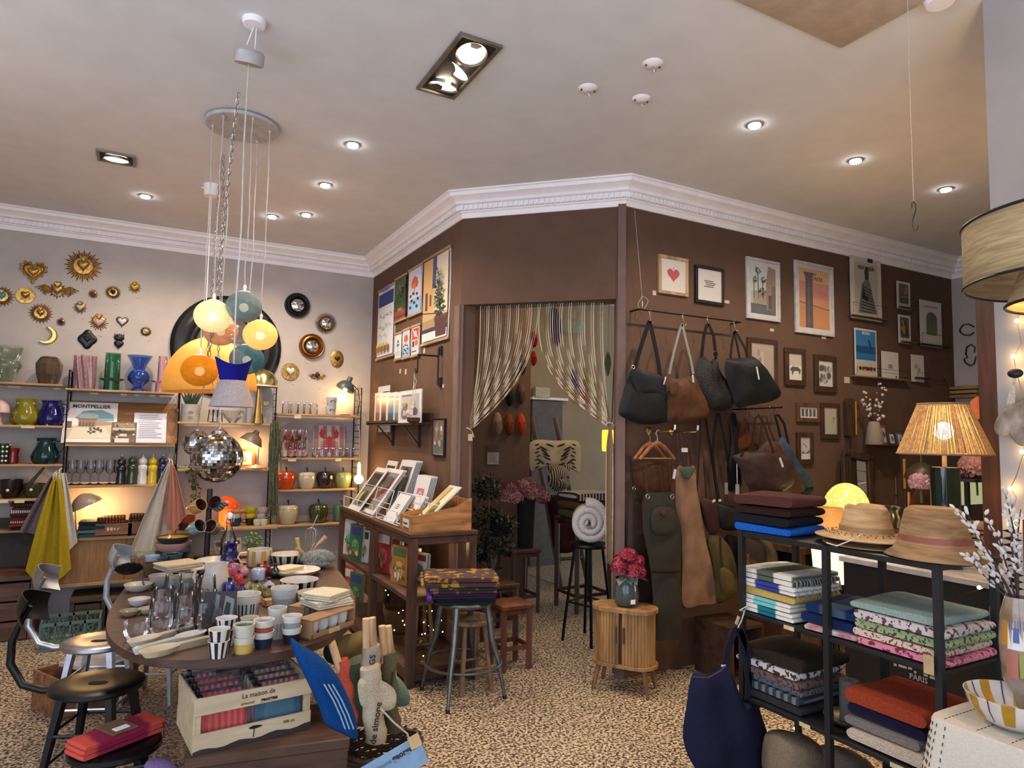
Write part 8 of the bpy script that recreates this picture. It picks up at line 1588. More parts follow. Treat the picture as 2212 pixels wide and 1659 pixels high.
# ================================================================== black metal rack on the right
RX0,RX1=2.4,2.76;RY=[onX(*q,RX0).y for q in((1602,1149),(1784,1178),(2024,1223))];RZ=onX(1784,1178,RX0).z;Zs=[RZ,onX(1784,1372,RX0).z,onX(1790,1580,RX0).z,.1]
rk=thing('metal_rack','long black metal shelf rack stacked with textiles and hats','rack',(RX0,RY[2],0));W_=RX1-RX0;Ly=RY[0]-RY[2];P_=.024
for i,y in enumerate((Ly,RY[1]-RY[2],0)):
    for x in(0,W_):b=B();b.box((x,y,RZ/2),(P_,P_,RZ));b.build('post',m_black,rk,smooth=0)
for z in Zs:b=B();b.box((W_/2,Ly/2,z-.011),(W_+P_*.8,Ly+P_*.8,.022 if z==RZ else.016),.002);b.build('shelf',mat((26,26,28),.45),rk)
def onR(px,py,k,lift=0.):return onZ(px,py,Zs[k]+.001+lift)
for px,py,k in((1712,1374,1),(1746,1577,2),(1945,1655,2)):q=onX(px-8,py-20,RX0-.014);b=B();b.box((0,0,0),(.002,.05,.016));b.build('price_strip',mat((214,200,160)),rk,smooth=0).location=(-.014,q.y-RY[2],Zs[k]-.012)
def pile(items,px,py,k,w_,d_,rz=0.,dx=0.,grp=None,name='folded_towel',cat='towel',x=None,hs=1.):
    c=onR(px,py,k);X=x or(RX0+.02+w_/2);Y=onX(px,py,X).y if x is None else c.y;z=Zs[k]+.001
    for i,it in enumerate(items):
        l,col,h_=it[0],it[1],it[2];m=it[3]if len(it)>3 else None;n=it[4]if len(it)>4 else 2;fr=it[5]if len(it)>5 else 0;it=(it[0],it[1],it[2]*hs)
        folded(name,l,cat,X+((i*7)%3-1)*.006,Y+((i*5)%3-1)*.008,z,d_,w_,h_,col,n,rz,m=m,group=grp,seed=i+int(px),fringe=fr,edge=cloth((150,148,140)));z+=h_+.001
    return X,Y,z
ST=lambda c,c2,s=2.2:cloth(c,kind='stripe',c2=c2,scale=s,stretch=(1.,.05,.05))
pile([('turquoise and white striped towel at the bottom of the beach towel pile',(0,0,0),.036,ST((226,222,212),(30,120,134),1.6),2),('aqua and white striped towel second from the bottom of the pile',(0,0,0),.034,ST((224,220,208),(120,200,200),1.3),2),('butter yellow towel in the middle of the beach towel pile',(206,176,100),.036,None,1),('white towel with royal blue band near the top of the pile',(0,0,0),.034,ST((222,218,212),(58,68,150),1.2),2),('sage green and white block striped towel on top with fringe',(0,0,0),.045,ST((214,212,200),(88,100,82),1.7),2,22)],1706,1350,1,.3,.27,-PI/2+.0,name='beach_towel',hs=.86)
pile([('white floral cloth lying under the navy towels',(196,186,180),.022,mat((206,200,190),.9,c2=(170,50,80),scale=22),1),('navy blue towel with turquoise hem, lower of two',(24,44,84),.04,None,1),('navy blue towel with a slate band on top',(0,0,0),.04,ST((26,46,88),(70,92,110),1.5),1)],1838,1392,1,.3,.2,-PI/2+.12,hs=.8)
FLO=lambda a,c,s=16:mat(a,.9,c2=c,scale=s*3.4,var=.1,bump=.2,kind='patch')
pile([('pink patterned quilted cloth at the bottom of the printed pile',(0,0,0),.026,FLO((216,130,150),(120,40,60)),1),('rust and cream patterned cloth in the printed pile',(0,0,0),.028,FLO((206,190,170),(130,60,50),26),1),('leafy green printed cloth in the printed pile',(0,0,0),.036,FLO((150,170,120),(80,46,48),20),1),('pale cloth with plum leaves below the mint one',(0,0,0),.036,FLO((196,190,184),(96,50,66),14),1),('scalloped mint green bedspread on top of the printed pile',(150,172,164),.03,None,1)],1995,1440,1,.32,.31,-PI/2,name='printed_cloth',cat='cloth',hs=.7)
pile([('charcoal knit at the bottom of the dark pile',(52,52,52),.032,None,1),('blue grey woven cloth second in the dark pile',(0,0,0),.034,ST((110,116,126),(60,64,72),8),1),('slate patterned cloth third in the dark pile',(0,0,0),.03,FLO((96,100,108),(50,46,50),30),1),('brown red patterned cloth fourth in the dark pile',(0,0,0),.03,FLO((110,84,78),(60,40,36),20),1),('white cloth with black leaves and red dots near the top',(0,0,0),.032,FLO((206,200,196),(44,40,42),14),1),('dark brown fleece on top of the dark pile',(48,38,32),.05,None,1)],1712,1545,2,.3,.3,-PI/2,name='folded_blanket',cat='blanket',hs=.74)
pile([('cream fleece sweater at the bottom of the small pile',(206,190,170),.05,None,1),('grey sweater second in the small pile',(130,124,120),.036,None,1),('navy sweater third in the small pile',(36,32,58),.045,None,1),('burnt orange mohair sweater on top of the small pile',(160,66,40),.06,None,1)],1962,1645,2,.3,.26,-PI/2,name='folded_sweater',cat='sweater',hs=.68)
pile([('bright royal blue folded shawl at the bottom of the top pile',(30,96,196),.036,None,1),('black folded shawl above the bright blue one',(26,28,40),.04,None,1),('dark brown folded shawl under the topmost one',(50,28,26),.04,None,1),('chestnut brown folded shawl on top of the pile',(84,50,46),.05,None,1)],1682,1166,0,.26,.26,-PI/2+.1,name='folded_shawl',cat='shawl',hs=.88)
# candle on a dish
c=onR(1862,1560,2);t=thing('dish','grey metal dish under the pillar candle','dish',(RX0+.15,c.y+.02,Zs[2]+.001));b=B();b.lathe([(.05,0),(.085,.008),(.1,.025),(.096,.026),(.08,.012),(0,.006)],32,cap=False);b.build('dish',mat((96,94,92),.4,metal=.4),t)
o_=Vector(t.location);t=thing('pillar_candle','tall grey pillar candle on the metal dish','candle',o_+Vector((0,0,.008)));s=pxm(1,o_);b=B();b.lathe([(19*s,0),(20*s,2*s),(20*s,84*s),(17*s,86*s),(6*s,83*s),(0,82*s)],28,cap=False);b.build('wax',mat((110,106,104),.6),t);b=B();b.tube([(0,0,82*s),(.001,0,88*s)],.0015,5);b.build('wick',m_black,t)
# hats
m_str=mat((196,166,122),.85,kind='wood',scale=26,c2=(164,128,84),stretch=(.3,.3,2.4),bump=.5);m_str2=mat((166,132,92),.85,kind='wood',scale=26,c2=(118,90,60),stretch=(.3,.3,2.4),bump=.5)
def hat(label,px,py,brim,crown,hc,m,band,X,dz=0.,droop=.02,pinch=True,bm=None,tilt=0.,ry=1.):
    c=onX(px,py,X);z=RZ+.001+dz;t=thing('straw_hat',label,'hat',(X,c.y,z),rot=(tilt,0,-PI/2-.2));b=B();n=48;pr=[(brim,.006-droop),(brim*.8,.004-droop*.5),(crown*1.02,.012),(crown*.97,.03),(crown*.9,hc*.55),(crown*.8,hc*.9),(crown*.66,hc),(crown*.3,hc*.95),(.001,hc*.93)];vs=[];lift=droop
    for r,zz in pr:
        for i in range(n):
            a=2*PI*i/n;rr_=r*(1-.1*abs(math.sin(a))**2)if pinch and zz>hc*.5 else r;q=zz+lift
            if pinch and zz>hc*.8:q-=hc*.16*math.exp(-((math.sin(a)*r)/(.018))**2)*(r<crown*.75)+0
            vs.append((rr_*math.cos(a)*1.12,rr_*math.sin(a)*ry,q))
    b.add(vs,[(k*n+i,k*n+(i+1)%n,(k+1)*n+(i+1)%n,(k+1)*n+i)for k in range(len(pr)-1)for i in range(n)]);o=b.build('hat_body',m,t);md=o.modifiers.new('thickness','SOLIDIFY');md.thickness=.003
    if band:b=B();b.lathe([(crown*1.015,.013+lift),(crown*.985,.035+lift)],48,cap=False);b.v=[Vector((v.x*1.12,v.y*ry,v.z))for v in b.v];b.build('hat_band',mat(band,.6),t)
    return t
hat('brown straw hat brim lying under the light fedora',1880,1190,.165,.085,.03,m_str2,None,RX0+.17,0,.004,False);t=hat('light straw fedora with pierced brim and thin cord',1872,1180,.18,.094,.12,m_str,(150,120,84),RX0+.17,.028,.012)
b=B();rr=random.Random(2)
for i in range(70):a=2*PI*i/70;b.sph((math.cos(a)*(.118+.024*(i%2))*1.12,math.sin(a)*(.118+.024*(i%2)),.0235-.004*(i%2)),.0028,5,3)
b.build('pierced_holes',mat((70,50,34)),t)['kind']='stuff';b=B();b.tube([(.1,-.12,.03),(.14,-.2,.02),(.1,-.24,-.01),(.08,-.27,-.0)],.0025,5);b.build('cord',m_string,t)
t=hat('large brown straw bucket hat with russet leather band',2020,1222,.155,.108,.135,m_str2,(142,84,64),RX0+.12,.0,.045,False)
# indigo bag hanging from the rack
bg_=soft('tote_bag','large indigo denim tote bag hanging from the rack corner','bag',[(1497,1454),(1530,1456),(1556,1442),(1566,1432),(1580,1470),(1594,1510),(1604,1516),(1618,1505),(1630,1500),(1645,1545),(1662,1600),(1672,1665),(1600,1690),(1520,1672),(1490,1640),(1475,1590),(1482,1530)],2.2,.1,cloth((34,36,58),bump=.3),seed=55,wr=.016)
for p in([(1566,1440),(1574,1400),(1588,1362),(1594,1358),(1604,1375),(1612,1420),(1618,1470),(1616,1510)],[(1600,1360),(1616,1400),(1624,1460),(1640,1530)]):strap(bg_,p,2.17,.036,cloth((40,38,52)),'handle',.006)
strap(bg_,[(1498,1462),(1530,1464),(1556,1450),(1568,1438)],2.13,.004,cloth((110,84,90)),'hem_stitching',.002);hangtag(bg_,1563,1438,2.14,13,4,rot=.15)
q=onY(1594,1356,2.17)-Vector(bg_.location);q2=onY(1608,1320,2.17)-Vector(bg_.location);b=B();b.tube([q,q.lerp(q2,.5)+Vector((-.008,-.01,0)),q2,q2+Vector((.02,0,.02)),q2+Vector((-.03,0,.006)),q2],.003,5);b.build('cord_loop',m_string,bg_);hangtag(bg_,1593,1340,2.14,8,18,(214,196,150),.5)
# felt bags under the rack
soft('felt_bag','taupe felt bag with leather cuff under the black rack','bag',[(1672,1600),(1700,1582),(1745,1590),(1772,1620),(1782,1680),(1720,1700),(1668,1690)],2.05,.24,cloth((140,122,100)),seed=61,wr=.02);soft('felt_bag','grey felt bag at the bottom edge under the black rack','bag',[(1794,1622),(1830,1616),(1862,1640),(1870,1690),(1800,1700)],1.9,.2,cloth((110,100,90)),seed=62)
# counter behind
cx0,cy0,cy1=3.76,1.86,2.66;ct=thing('black_counter','black counter with white worktop edge and white lettering','counter',(cx0,cy0,0));m_n=mat((16,17,24),.5,var=.08);b=B();b.box((.8,.4,.44),(1.6,cy1-cy0,.88));b.build('body',m_n,ct,smooth=0);b=B();b.box((.8,.4,.895),(1.64,cy1-cy0+.04,.032),.003);b.build('worktop',mat((190,192,196),.5),ct)
pz=onX(1984,1466,cx0-.004);text('PARIS',.04,mat((176,178,186)),ct,(-.004,pz.y-cy0,pz.z-.012),(PI/2,0,-PI/2),name='white_lettering',bold=.0008)
for px,py,w__ in((1950,1440,16),(1966,1444,8),(1977,1452,5),(2000,1459,8),(2014,1464,10),(2038,1470,6),(1934,1436,6)):q=onX(px,py,cx0-.002);b=B();b.box((-.002,q.y-cy0,q.z),(.003,pxm(w__,q)*1.1,.012));b.build('white_mark',mat((186,188,194)),ct,smooth=0)
# lamps on the counter
CT=.911;q=onZ(2043,1150,CT);lx,ly=3.98,2.2;y_=onX(2043,1080,lx).y;t=thing('rope_lamp','lit table lamp with natural rope shade on dark green base','table lamp',(lx,y_,CT));s=pxm(1,(lx,y_,1.3));zb=onX(2043,1112,lx).z;z1=onX(2043,1010,lx).z-CT;zs0,zs1=onX(2045,981,lx).z-CT,onX(2045,873,lx).z-CT
b=B();b.lathe([(28*s,0),(28*s,z1),(24*s,z1+.004),(0,z1+.006)],32,cap=False);b.build('base',mat((22,46,36),.15,coat=.7),t);b=B();b.tube([(0,0,z1),(0,0,zs1-.05)],.012,10);b.build('stem',mat((200,190,160),.4),t)
b=B();m=mat((176,146,106),.9,var=.3,scale=60,emit=.12,ecol=(255,170,80));n=170;rr=random.Random(1)
for i in range(n):a=2*PI*i/n+rr.uniform(-.008,.008);c_,s_=math.cos(a),math.sin(a);b.tube([(c_*90*s,s_*90*s,zs0),(c_*69*s+rr.uniform(-.003,.003),s_*69*s,(zs0+zs1)/2),(c_*48*s,s_*48*s,zs1)],[.0034,.0028,.0022],4,cap=False)
b.build('rope_strands',m,t)['kind']='stuff';b=B()
for r,z in((90*s,zs0),(48*s,zs1)):b=B();b.tube([(r*math.cos(a),r*math.sin(a),z)for a in[2*PI*i/48 for i in range(48)]],.006,6,close=True);b.build('shade_ring',mat((176,146,106),.9),t)
b=B();b.sph((0,0,(zs0+zs1)/2-.01),.05,18,12);b.build('bulb',glow((255,244,220),14),t);light('POINT','rope_lamp_light',(lx,y_,CT+(zs0+zs1)/2),50,(255,186,104),.06)
# console by the brown wall with small lamps, candles and frame
b=B();t=thing('console_table','dark wooden console table against the brown picture wall','table',(5.2,3.4,0));KZ=.86;b.box((0,0,KZ-.02),(2.4,.5,.04));b.build('top',m_dk,t,smooth=0)
for x in(-1.15,1.15):
    for y in(-.2,.2):b=B();b.box((x,y,KZ/2-.02),(.05,.05,KZ-.04));b.build('leg',m_dk,t,smooth=0)
def kon(px,Y=3.35):return xat(px,KZ,Y)
x=kon(1830);s=pxm(1,(x,3.35,1));zt0,zt1=onY(1830,1105,3.35).z-KZ,onY(1830,1043,3.35).z-KZ;t=thing('mushroom_lamp','glowing mosaic glass dome lamp behind the fedora','lamp',(x,3.35,KZ));b=B();b.lathe([(24*s,0),(22*s,.02),(10*s,.04),(9*s,zt0)],24);b.build('base',mat((60,44,34),.4),t)
mo=mat((170,156,70),.3,kind='cell',c2=(250,240,190),scale=36,emit=1.3,ecol=(250,232,150));b=B();b.lathe([(44*s,zt0-.005)]+[(47*s*math.cos(a),zt0+.01+(zt1-zt0-.01)*math.sin(a))for a in[PI/2*k/10 for k in range(10)]]+[(1e-4,zt1)],36,cap=False);b.build('glass_dome',mo,t);light('POINT','dome_light',(x,3.2,KZ+zt0-.03),7,(255,214,130),.06)
x=kon(1797,3.1);t=thing('drum_lamp','tan conical lampshade lamp beside the folded shawls','lamp',(3.55,2.9,0));s=pxm(1,(3.55,2.9,1));q=onY(1793,1120,2.9);t.location.x=q.x;zz=[onY(1793,y,2.9).z for y in(1150,1096)];b=B();b.lathe([(40*s,zz[0]-.14),(27*s,zz[1])],32,cap=False);b.build('shade',mat((190,140,84),.8,emit=.15,ecol=(255,180,90)),t);b=B();b.tube([(0,0,.02),(0,0,zz[1]-.02)],.012,8);b.lathe([(.12,0),(.12,.015),(0,.02)],24,cap=False);b.build('stand',m_black,t)
q=onY(1806,1218,2.8);s=pxm(1,q);t=thing('floor_lamp','glowing cream drum shade floor lamp seen through the rack','lamp',(q.x,2.8,0));z0,z1=onY(1806,1254,2.8).z,onY(1806,1180,2.8).z;b=B();b.lathe([(44*s,z0),(50*s,z1+.02)],36,cap=False);b.build('shade',glow((255,232,178),1.1,(240,226,190)),t);b=B();b.tube([(0,0,.02),(0,0,z1)],.012,8);b.lathe([(.14,0),(.14,.015),(0,.02)],24,cap=False);b.build('stand',m_black,t);b=B();b.box((18*s,-50*s,(z0+z1)/2-.02),(26*s,.002,4*s));b.build('price_tag',m_black,t,smooth=0);light('POINT','floor_lamp_light',(q.x,2.8,z0-.05),5,(255,214,150),.06)
def candle(px,y0,y1,w__,c,label,Y=3.3):q=onY(px,y1,Y);s=pxm(1,q);zb=onY(px,y0,Y).z;t=thing('taper_candle',label,'candle',(q.x,Y,KZ));b=B();b.lathe([(14*s,0),(12*s,.01),(3*s,.02),(2.4*s,zb-KZ-.01),(5*s,zb-KZ)],14,cap=True);b.build('holder',m_dk,t);b=B();b.tube([(0,0,zb-KZ),(0,0,q.z-KZ)],w__*s/2,8);b.build('wax',mat(c,.5),t)
candle(1935,1069,1030,6,(60,18,18),'thin dark red taper candle left of the amber ones');candle(1953,1056,991,6,(176,120,40),'tall amber taper candle');candle(1963,1106,1063,6,(190,130,50),'short amber taper candle',3.2)
x=kon(1926,3.2);s=pxm(1,(x,3.2,1));goods('tulip_vase','frosted glass vase with petal rim between the hats','vase',0,KZ,3.2,[(16,0),(18,8),(15,20),(19,40),(14,58),(20,68),(17,70)],glass((226,228,214),.15),X=x,th=.005,n=12);goods('votive_glass','dark plum votive glass beside the petal vase','candle holder',0,KZ,3.1,[(11,0),(12,26)],mat((50,36,44),.2),X=kon(1946,3.1),th=.003)
c1,w__,h__=wrect('W',1826,984,1884,1110);h__=onY(1862,984,3.55).z-KZ;t=thing('leaning_picture','tall dark wooden frame with a strip of grey photographs leaning by the dome lamp','picture',(onY(1862,1112,3.55).x,3.55,KZ),rot=(-.1,.12,0));b=B();F_=.06
for q in(((-w__/2,0,h__/2),(F_*1.6,.03,h__)),((w__/2-.05,0,h__/2),(F_,.03,h__)),((-.02,0,h__),(w__+.02,.03,F_))):b.box(*q,.004)
b.build('frame',m_dk,t);b=B();b.box((0,.01,h__/2),(w__,.01,h__));b.build('mount',mat((60,40,28)),t,smooth=0);draw([((150,150,150),rc(.38,.04,.72,.94))]+[((70,70,72),rc(.38,.1+.14*i,.72,.105+.14*i))for i in range(6)]+[((220,220,214),line(.4,.62,.7,.66,.02))],w__,h__,t,y=-.002)
t=soft('leather_screen','reddish brown leather chair back behind the candles','chair back',[(1968,1075),(2000,1050),(2030,1060),(2040,1180),(1990,1190),(1955,1180)],2.9,.06,LEA((96,54,34)),seed=3);b=B();q=t.location
for x in(-.12,.1):b.tube([(x,.02,0),(x,.04,-q.z+.001)],.02,8)
b.build('legs',m_dk,t)['kind']='stuff'
c=onY(1990,1010,3.2);s=pxm(1,c);t=thing('dark_lampshade','dark olive metal shade hanging behind the rope lamp','lamp',c);b=B();b.lathe([(34*s,-22*s),(30*s,-6*s),(16*s,6*s),(3*s,12*s),(2*s,40*s)],28,cap=False);b.build('shade',mat((78,66,36),.4),t)
# peonies, glowing stand-in for a window reflection, hats behind
def peony(px,py,Y,r,c,label):q=onY(px,py,Y);s=pxm(1,q);t=thing('peony',label,'flower',q);b=B();rr=random.Random(int(px));ms=[mat(c,.7),mat(tuple(int(v*.85)for v in c),.7)];[b.use(m)for m in ms];florets(b,(0,0,0),r*s,130,rr,r*s*.5,2,.75);b.build('petals',None,t,smooth=0);b=B();b.tube([(0,0,0),(.01,0,-r*2.2*s)],.008,6);b.build('stem',mat((90,120,70)),t)
peony(1988,1042,2.75,20,(226,176,190),'pale pink peony left of the green lamp base');peony(2108,1008,2.88,28,(226,160,150),'salmon pink peony right of the green lamp base');q0,q1=onX(2062,1040,5.6),onX(2160,1040,5.6)
t=thing('display_shelf','thin black shelf behind the lamp with glowing panel for a mirrored window below','shelf',((4.9),2.88,0));z=onY(2105,1036,2.88).z;xa,xb=onY(2068,1036,2.88).x,onY(2165,1036,2.88).x;b=B();b.box(((xa+xb)/2-4.9,0,z),(xb-xa,.25,.02));b.build('board',m_black,t,smooth=0)
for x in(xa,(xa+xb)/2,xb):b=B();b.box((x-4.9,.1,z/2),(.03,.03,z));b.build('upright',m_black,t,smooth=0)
b=B();b.box(((xa+xb)/2-4.9,.13,z-.11),(xb-xa,.01,.2));b.build('window_pane',glow((196,200,150),.5,(150,150,120)),t,smooth=0)  # emissive panel put in for a window's reflection, no opening behind
for i in range(6):q=onY(2106,1112-9*i,2.5);s=pxm(1,q);b=B();b.lathe([(.16,-.004),(.15,.012),(.08,.03),(.0,.035)],36,cap=False,sy=.9);o=b.build('stacked_hat',m_str2 if i%2 else mat((150,128,104),.9,c2=(110,90,70),scale=30),None,(q.x+.02,2.5,CT+.004+.027*i));tag(o,('lowest','second lowest','third','fourth','fifth','topmost')[i]+' straw hat in the stack behind the green lamp base','hat','stacked straw hats behind the lamp')
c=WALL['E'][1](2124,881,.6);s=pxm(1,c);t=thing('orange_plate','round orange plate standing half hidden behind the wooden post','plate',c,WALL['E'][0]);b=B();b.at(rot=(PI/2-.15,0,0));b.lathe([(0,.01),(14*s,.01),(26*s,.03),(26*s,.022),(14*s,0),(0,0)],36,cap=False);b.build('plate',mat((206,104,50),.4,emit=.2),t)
t=thing('display_stand','dark display stand beneath the orange plate','stand',(c.x,c.y,0));b=B();b.box((0,0,(c.z-26*s)/2),(.4,.5,c.z-26*s));b.build('body',mat((50,40,38)),t,smooth=0)

# ================================================================== right foreground
# big double burlap shade
q=Vector((2.05,.98,0));z0,z1=onX(2095,590,2.0).z,onX(2095,480,2.0).z;m_bur=mat((204,178,132),.9,kind='wood',scale=60,c2=(170,142,98),stretch=(.15,.15,1.6),bump=.4)
t=thing('burlap_pendant','large two-tier burlap drum pendant with black piping','pendant lamp',(2.29,.84,0));R1=.3;Za,Zb,Zc=2.06,2.24,2.0
b=B();b.lathe([(R1,Za),(R1,Zb)],64,cap=False);o=b.build('outer_shade',m_bur,t);o.modifiers.new('thickness','SOLIDIFY').thickness=.003;b=B()
for z in(Za,Zb):b.tube([(R1*math.cos(a),R1*math.sin(a),z)for a in[2*PI*i/72 for i in range(72)]],.0045,6,close=True)
b.tube([(.2*math.cos(a),.2*math.sin(a),Zc)for a in[2*PI*i/72 for i in range(72)]],.0045,6,close=True);b.build('black_piping',m_black,t)
b=B();b.lathe([(.2,Zc),(.11,Zb)],64,cap=False);b.build('inner_shade',m_bur,t);b=B();b.tube([(0,0,Zb-.05),(0,0,ZT)],.005,8);b.build('cord',m_black,t);b=B();b.tube([(-R1,0,Zb),(R1,0,Zb)],.003,6);b.build('crossbar',m_steel,t)
b=B();b.sph((0,0,Za+.05),.04,14,10);b.build('bulb',glow((255,226,170),10),t);light('POINT','burlap_light',(2.29,.84,Za+.12),14,(255,200,120),.05)
# table with striped cloth
tz=.75;P0=onZ(2000,1546,tz);m_cl=mat((216,208,192),.9,var=.05,bump=.3,scale=160)
t=thing('side_table','small table hidden under the striped linen cloth','table',(P0.x+.3,P0.y-.32,0));b=B();b.box((0,0,tz-.03),(.54,.58,.03));b.build('top',m_dk,t,smooth=0)
for sx in(-1,1):
    for sy in(-1,1):b=B();b.box((sx*.23,sy*.25,(tz-.05)/2),(.04,.04,tz-.05));b.build('leg',m_dk,t,smooth=0)
W2,D2=.6,.64;cx,cy=P0.x+W2/2,P0.y-D2/2
t=thing('tablecloth','cream linen tablecloth with dashed black lines draped over the side table','tablecloth',(cx,cy,0));b=B();n=120;per_=sup(W2/2,D2/2,14,n);rings=[];vs=[]
for k,(sc,z)in enumerate(((1,tz+.003),(1.012,tz-.006),(1.05,tz-.1),(1.11,tz-.25),(1.18,tz-.45))):
    for i,(x,y)in enumerate(per_):w__=.018*max(0,k-1)/3*math.sin(i*.52*1.0+math.sin(i*.2));vs.append((x*(sc+w__*1.5),y*(sc+w__*1.5),z))
b.add(vs,[tuple(range(n))]+[(k*n+i,(k+1)*n+i,(k+1)*n+(i+1)%n,k*n+(i+1)%n)for k in range(4)for i in range(n)]);b.build('cloth',m_cl,t);b=B();kk=0
def edgept(i,k,u):a,c=Vector(vs[k*n+i]),Vector(vs[(k+1)*n+i]);return a.lerp(c,u)
for i in range(0,n,4):
    for k in range(1,4):
        m_=(4,6,8)[k-1]
        for j in range(m_):p_=edgept(i,k,(j+.2)/m_);p2=edgept(i,k,(j+.65)/m_);o2=Vector((p_.x,p_.y,0)).normalized()*.0015;b.tube([p_+o2,p2+o2],.0014,4)
for j in range(7):y=-D2/2+D2*(j+.5)/7;[b.tube([(-W2/2+.02+.02*q,y,tz+.004),(-W2/2+.032+.02*q,y,tz+.004)],.001,4)for q in range(28)]
b.build('dashed_stitching',mat((50,46,50)),t)['kind']='stuff'
# painted bowl
bc=onZ(2192,1568,tz+.005);s=pxm(1,bc);t=thing('painted_bowl','large white bowl with mustard blocks and plum lines','bowl',(bc.x,bc.y,tz+.004));t['s']=s;R_=92*s;Hh=66*s;pr=[(R_*.45,0),(R_*.75,Hh*.28),(R_*.93,Hh*.65),(R_,Hh)];b=B();b.lathe([(1e-5,0)]+pr+[(R_*.975,Hh),(R_*.9,Hh*.66),(R_*.72,Hh*.33),(R_*.4,Hh*.08),(1e-5,Hh*.06)],56,cap=False);b.build('body',mat((226,218,206),.15,coat=.6,var=.03),t)
def paint(c,a0,a1,ks,nm,inn=False):
    b=B();rs=pr[1:]if not inn else[(R_*.715,Hh*.34),(R_*.895,Hh*.66),(R_*.972,Hh*.99)];e=1.006 if not inn else.985
    for i in range(ks):
        A=2*PI*i/ks+.2;vs=[((r*e)*math.cos(A+a0+(a1-a0)*j/3),(r*e)*math.sin(A+a0+(a1-a0)*j/3),z+(.002 if inn else 0))for r,z in rs for j in range(4)];b.add(vs,[(k*4+j,k*4+j+1,k*4+5+j,k*4+4+j)for k in range(2)for j in range(3)])
    b.build(nm,mat(c,.2),t)['kind']='stuff'
paint((186,140,40),0,.26,8,'mustard_block');paint((84,40,72),.5,.53,8,'plum_line');paint((196,140,30),0,.24,8,'mustard_block_inside',True);paint((84,40,72),.48,.51,8,'plum_line_inside',True)
# glass vase with face and dried branches
vb=onZ(2206,1462,tz+.005);vb=Vector((2.58,1.16,tz));q=onX(2205,1440,2.45);vb=Vector((2.45,q.y,tz+.004));s=pxm(1,vb)
t=thing('painted_vase','tall painted glass vase with a blue eye holding dried branches','vase',vb);b=B();hh=onX(2205,1290,2.45).z-vb.z;b.lathe(shell([(28*s,0),(10*s,.02),(12*s,.06),(34*s,.11),(38*s,hh*.6),(34*s,hh*.85),(24*s,hh)],.003),32,cap=False);b.build('body',mat((206,196,186),.1,trans=.4,var=.25,scale=9,c2=(150,120,70)),t)
b=B();b.use(printm(.3));dcam=math.atan2(-vb.y,-vb.x)
def pat(c,a0,a1,z0,z1,e=1.02):b.col(c);r=lambda z:(38*s if z<hh*.7 else(38-(z/hh-.6)*20)*s)*e;vs=[(r(z)*math.cos(dcam+a0+(a1-a0)*j/4),r(z)*math.sin(dcam+a0+(a1-a0)*j/4),z)for z in(z0,z1)for j in range(5)];b.add(vs,[(j,j+1,6+j,5+j)for j in range(4)])
pat((222,216,206),-.6,.5,hh*.58,hh*.8);pat((40,60,140),-.3,-.02,hh*.64,hh*.76,1.03);[pat((40,60,140),-.5+.14*i,-.47+.14*i,hh*.74,hh*.82,1.035)for i in range(6)];pat((186,130,50),-1.,-.6,hh*.6,hh*.85);pat((170,110,90),-.7,-.1,hh*.34,hh*.56);pat((150,150,70),-.05,.4,hh*.36,hh*.56);b.build('painted_face',None,t,smooth=0)
VP=lambda px,py,X=2.45:onX(px,py,X)-vb
tips=[(2060,1095),(2072,1106),(2085,1100),(2100,1140),(2110,1175),(2126,1110),(2135,1125),(2085,1198),(2105,1200),(2175,1110),(2186,1080),(2205,1100),(2120,1220),(2150,1130),(2170,1060)]
br=branches(t,(0,0,hh*.9),[VP(a,c,2.45-.06*(i%3))for i,(a,c)in enumerate(tips)],mat((70,48,40)),.003,seed=4);rr=random.Random(3);b=B()
for pts in br:
    for k in range(11):u=rr.uniform(1,4);i=min(int(u),3);d=(pts[i+1]-pts[i]).normalized();p_=pts[i].lerp(pts[i+1],u-i);e=(d+Vector((rr.uniform(-.8,.8),rr.uniform(-.8,.8),rr.uniform(-.5,.8)))).normalized();b.tube([p_,p_+e*.007,p_+e*.015,p_+e*.022],[.001,.0055,.0058,.0015],6)
b.build('white_catkins',mat((224,218,212),.8),t)['kind']='stuff';b=B();m=mat((70,26,26),.6)
for k in range(9):
    z=hh+.02+.022*k;
    for sg in(-1,1):a=dcam+PI/2*sg+rr.uniform(-.4,.4);x,y=.03+math.cos(a)*.004,-.01+math.sin(a)*.004;b.add([(x,y,z),(x+math.cos(a)*.025-math.sin(a)*.014,y+math.sin(a)*.025,z+.012),(x+math.cos(a)*.055,y+math.sin(a)*.055,z+.004),(x+math.cos(a)*.025+math.sin(a)*.014,y+math.sin(a)*.025,z-.008)],[(0,1,2,3)])
b.tube([(.02,-.01,hh*.8),(.03,-.01,hh+.24)],.0025,5);b.build('dark_red_leaves',m,t,smooth=0)
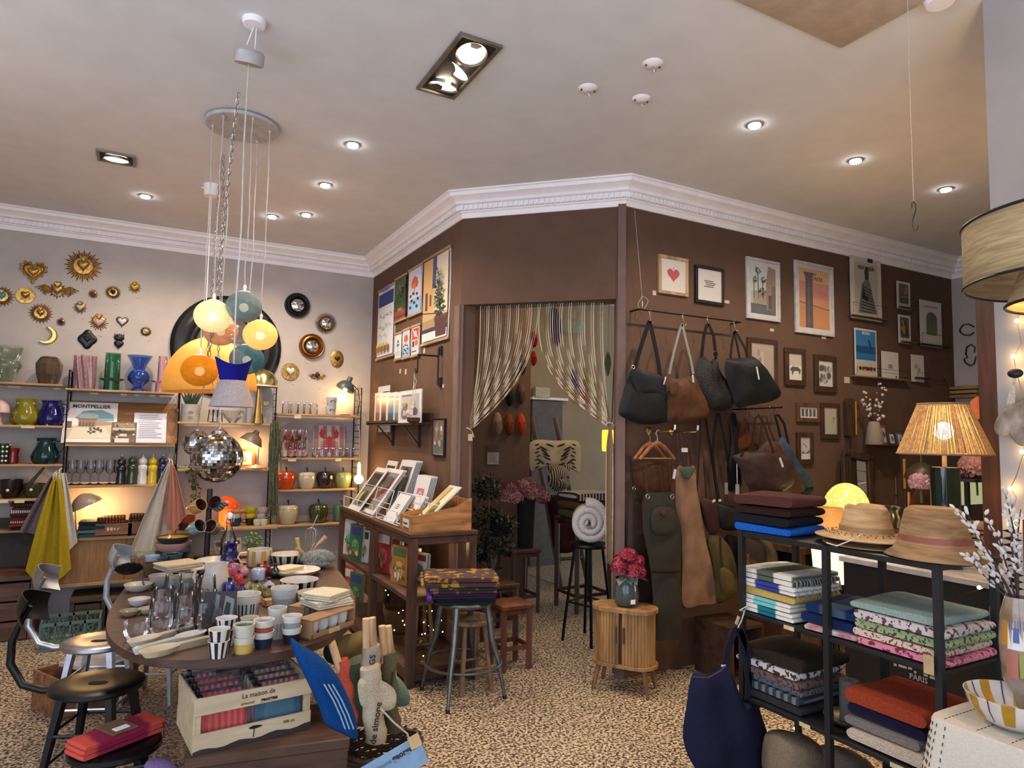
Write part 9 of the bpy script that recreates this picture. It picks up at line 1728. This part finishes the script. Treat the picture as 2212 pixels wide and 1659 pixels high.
# mussel-like dried pods hanging on the pier, fairy lights, paper note
p=onX(2184,905,2.85);s=pxm(1,p);t=thing('hanging_pods','bundle of large pale dried seed pods hanging on the pier','decoration',p);m=mat((186,172,152),.8,c2=(110,98,84),scale=16,bump=.5)
for dx,dy,rz,k in((0,0,.7,1.),(16,-18,-.2,.95),(30,10,.2,.9)):b=B();b.at((0,dx*s*-1,dy*s),(rz,0,0));b.sph((0,0,0),38*s*k,18,12,(.35,.62,1.15));b.build('pod',m,t)
b=B();[b.tube([(0,-.004*i,30*s),(-.002,-.01-.003*i,60*s),(0,-.02,92*s)],.0022,5)for i in range(-3,4)];b.build('raffia',m_string,t);b=B();b.sph((0,-.02,98*s),15*s,14,10,(.6,1,.7));b.build('black_knot',m_black,t)
X=2.87;fp=[onX(*q,X)for q in((2212,660),(2197,692),(2206,740),(2190,772),(2196,808),(2210,850),(2212,975),(2195,1030),(2182,1054),(2196,1075),(2180,1128),(2184,1180))];fairy('fairy lights wandering down the grey pier',fp,[onX(*q,X)for q in((2197,693),(2189,770),(2196,808),(2208,976),(2182,1056),(2181,1132))],e=60,br=.008)
fp=[onX(*q,RX1+.03)for q in((2132,1268),(2080,1285),(2056,1310),(2052,1322),(2030,1328),(2010,1350))];fairy('fairy lights looped across the black rack',fp,[onX(*q,RX1+.03)for q in((2115,1269),(2055,1314))],e=60,br=.007);fp=[onX(*q,3.0)for q in((1700,1220),(1713,1232),(1749,1250),(1760,1262),(1704,1376),(1720,1570),(1733,1575))];fairy('fairy lights hanging behind the left end of the rack',fp,[onX(*q,3.0)for q in((1713,1232),(1749,1251),(1703,1377),(1718,1574),(1728,1570))],e=60,br=.008)
q=onX(2150,1345,2.86);s=pxm(1,q);b=B();b.box((0,0,0),(.004,20*s,64*s));o=b.build('paper_note',mat((190,190,186)),None,q);tag(o,'white paper note hanging beside the rack end','paper');q=onX(2006,1436,RX0-.03);s=pxm(1,q);b=B();b.box((0,0,0),(.002,22*s,40*s));o=b.build('kraft_tag',mat((190,164,120)),None,q);tag(o,'kraft price tag tied to the middle shelf of the rack','label')
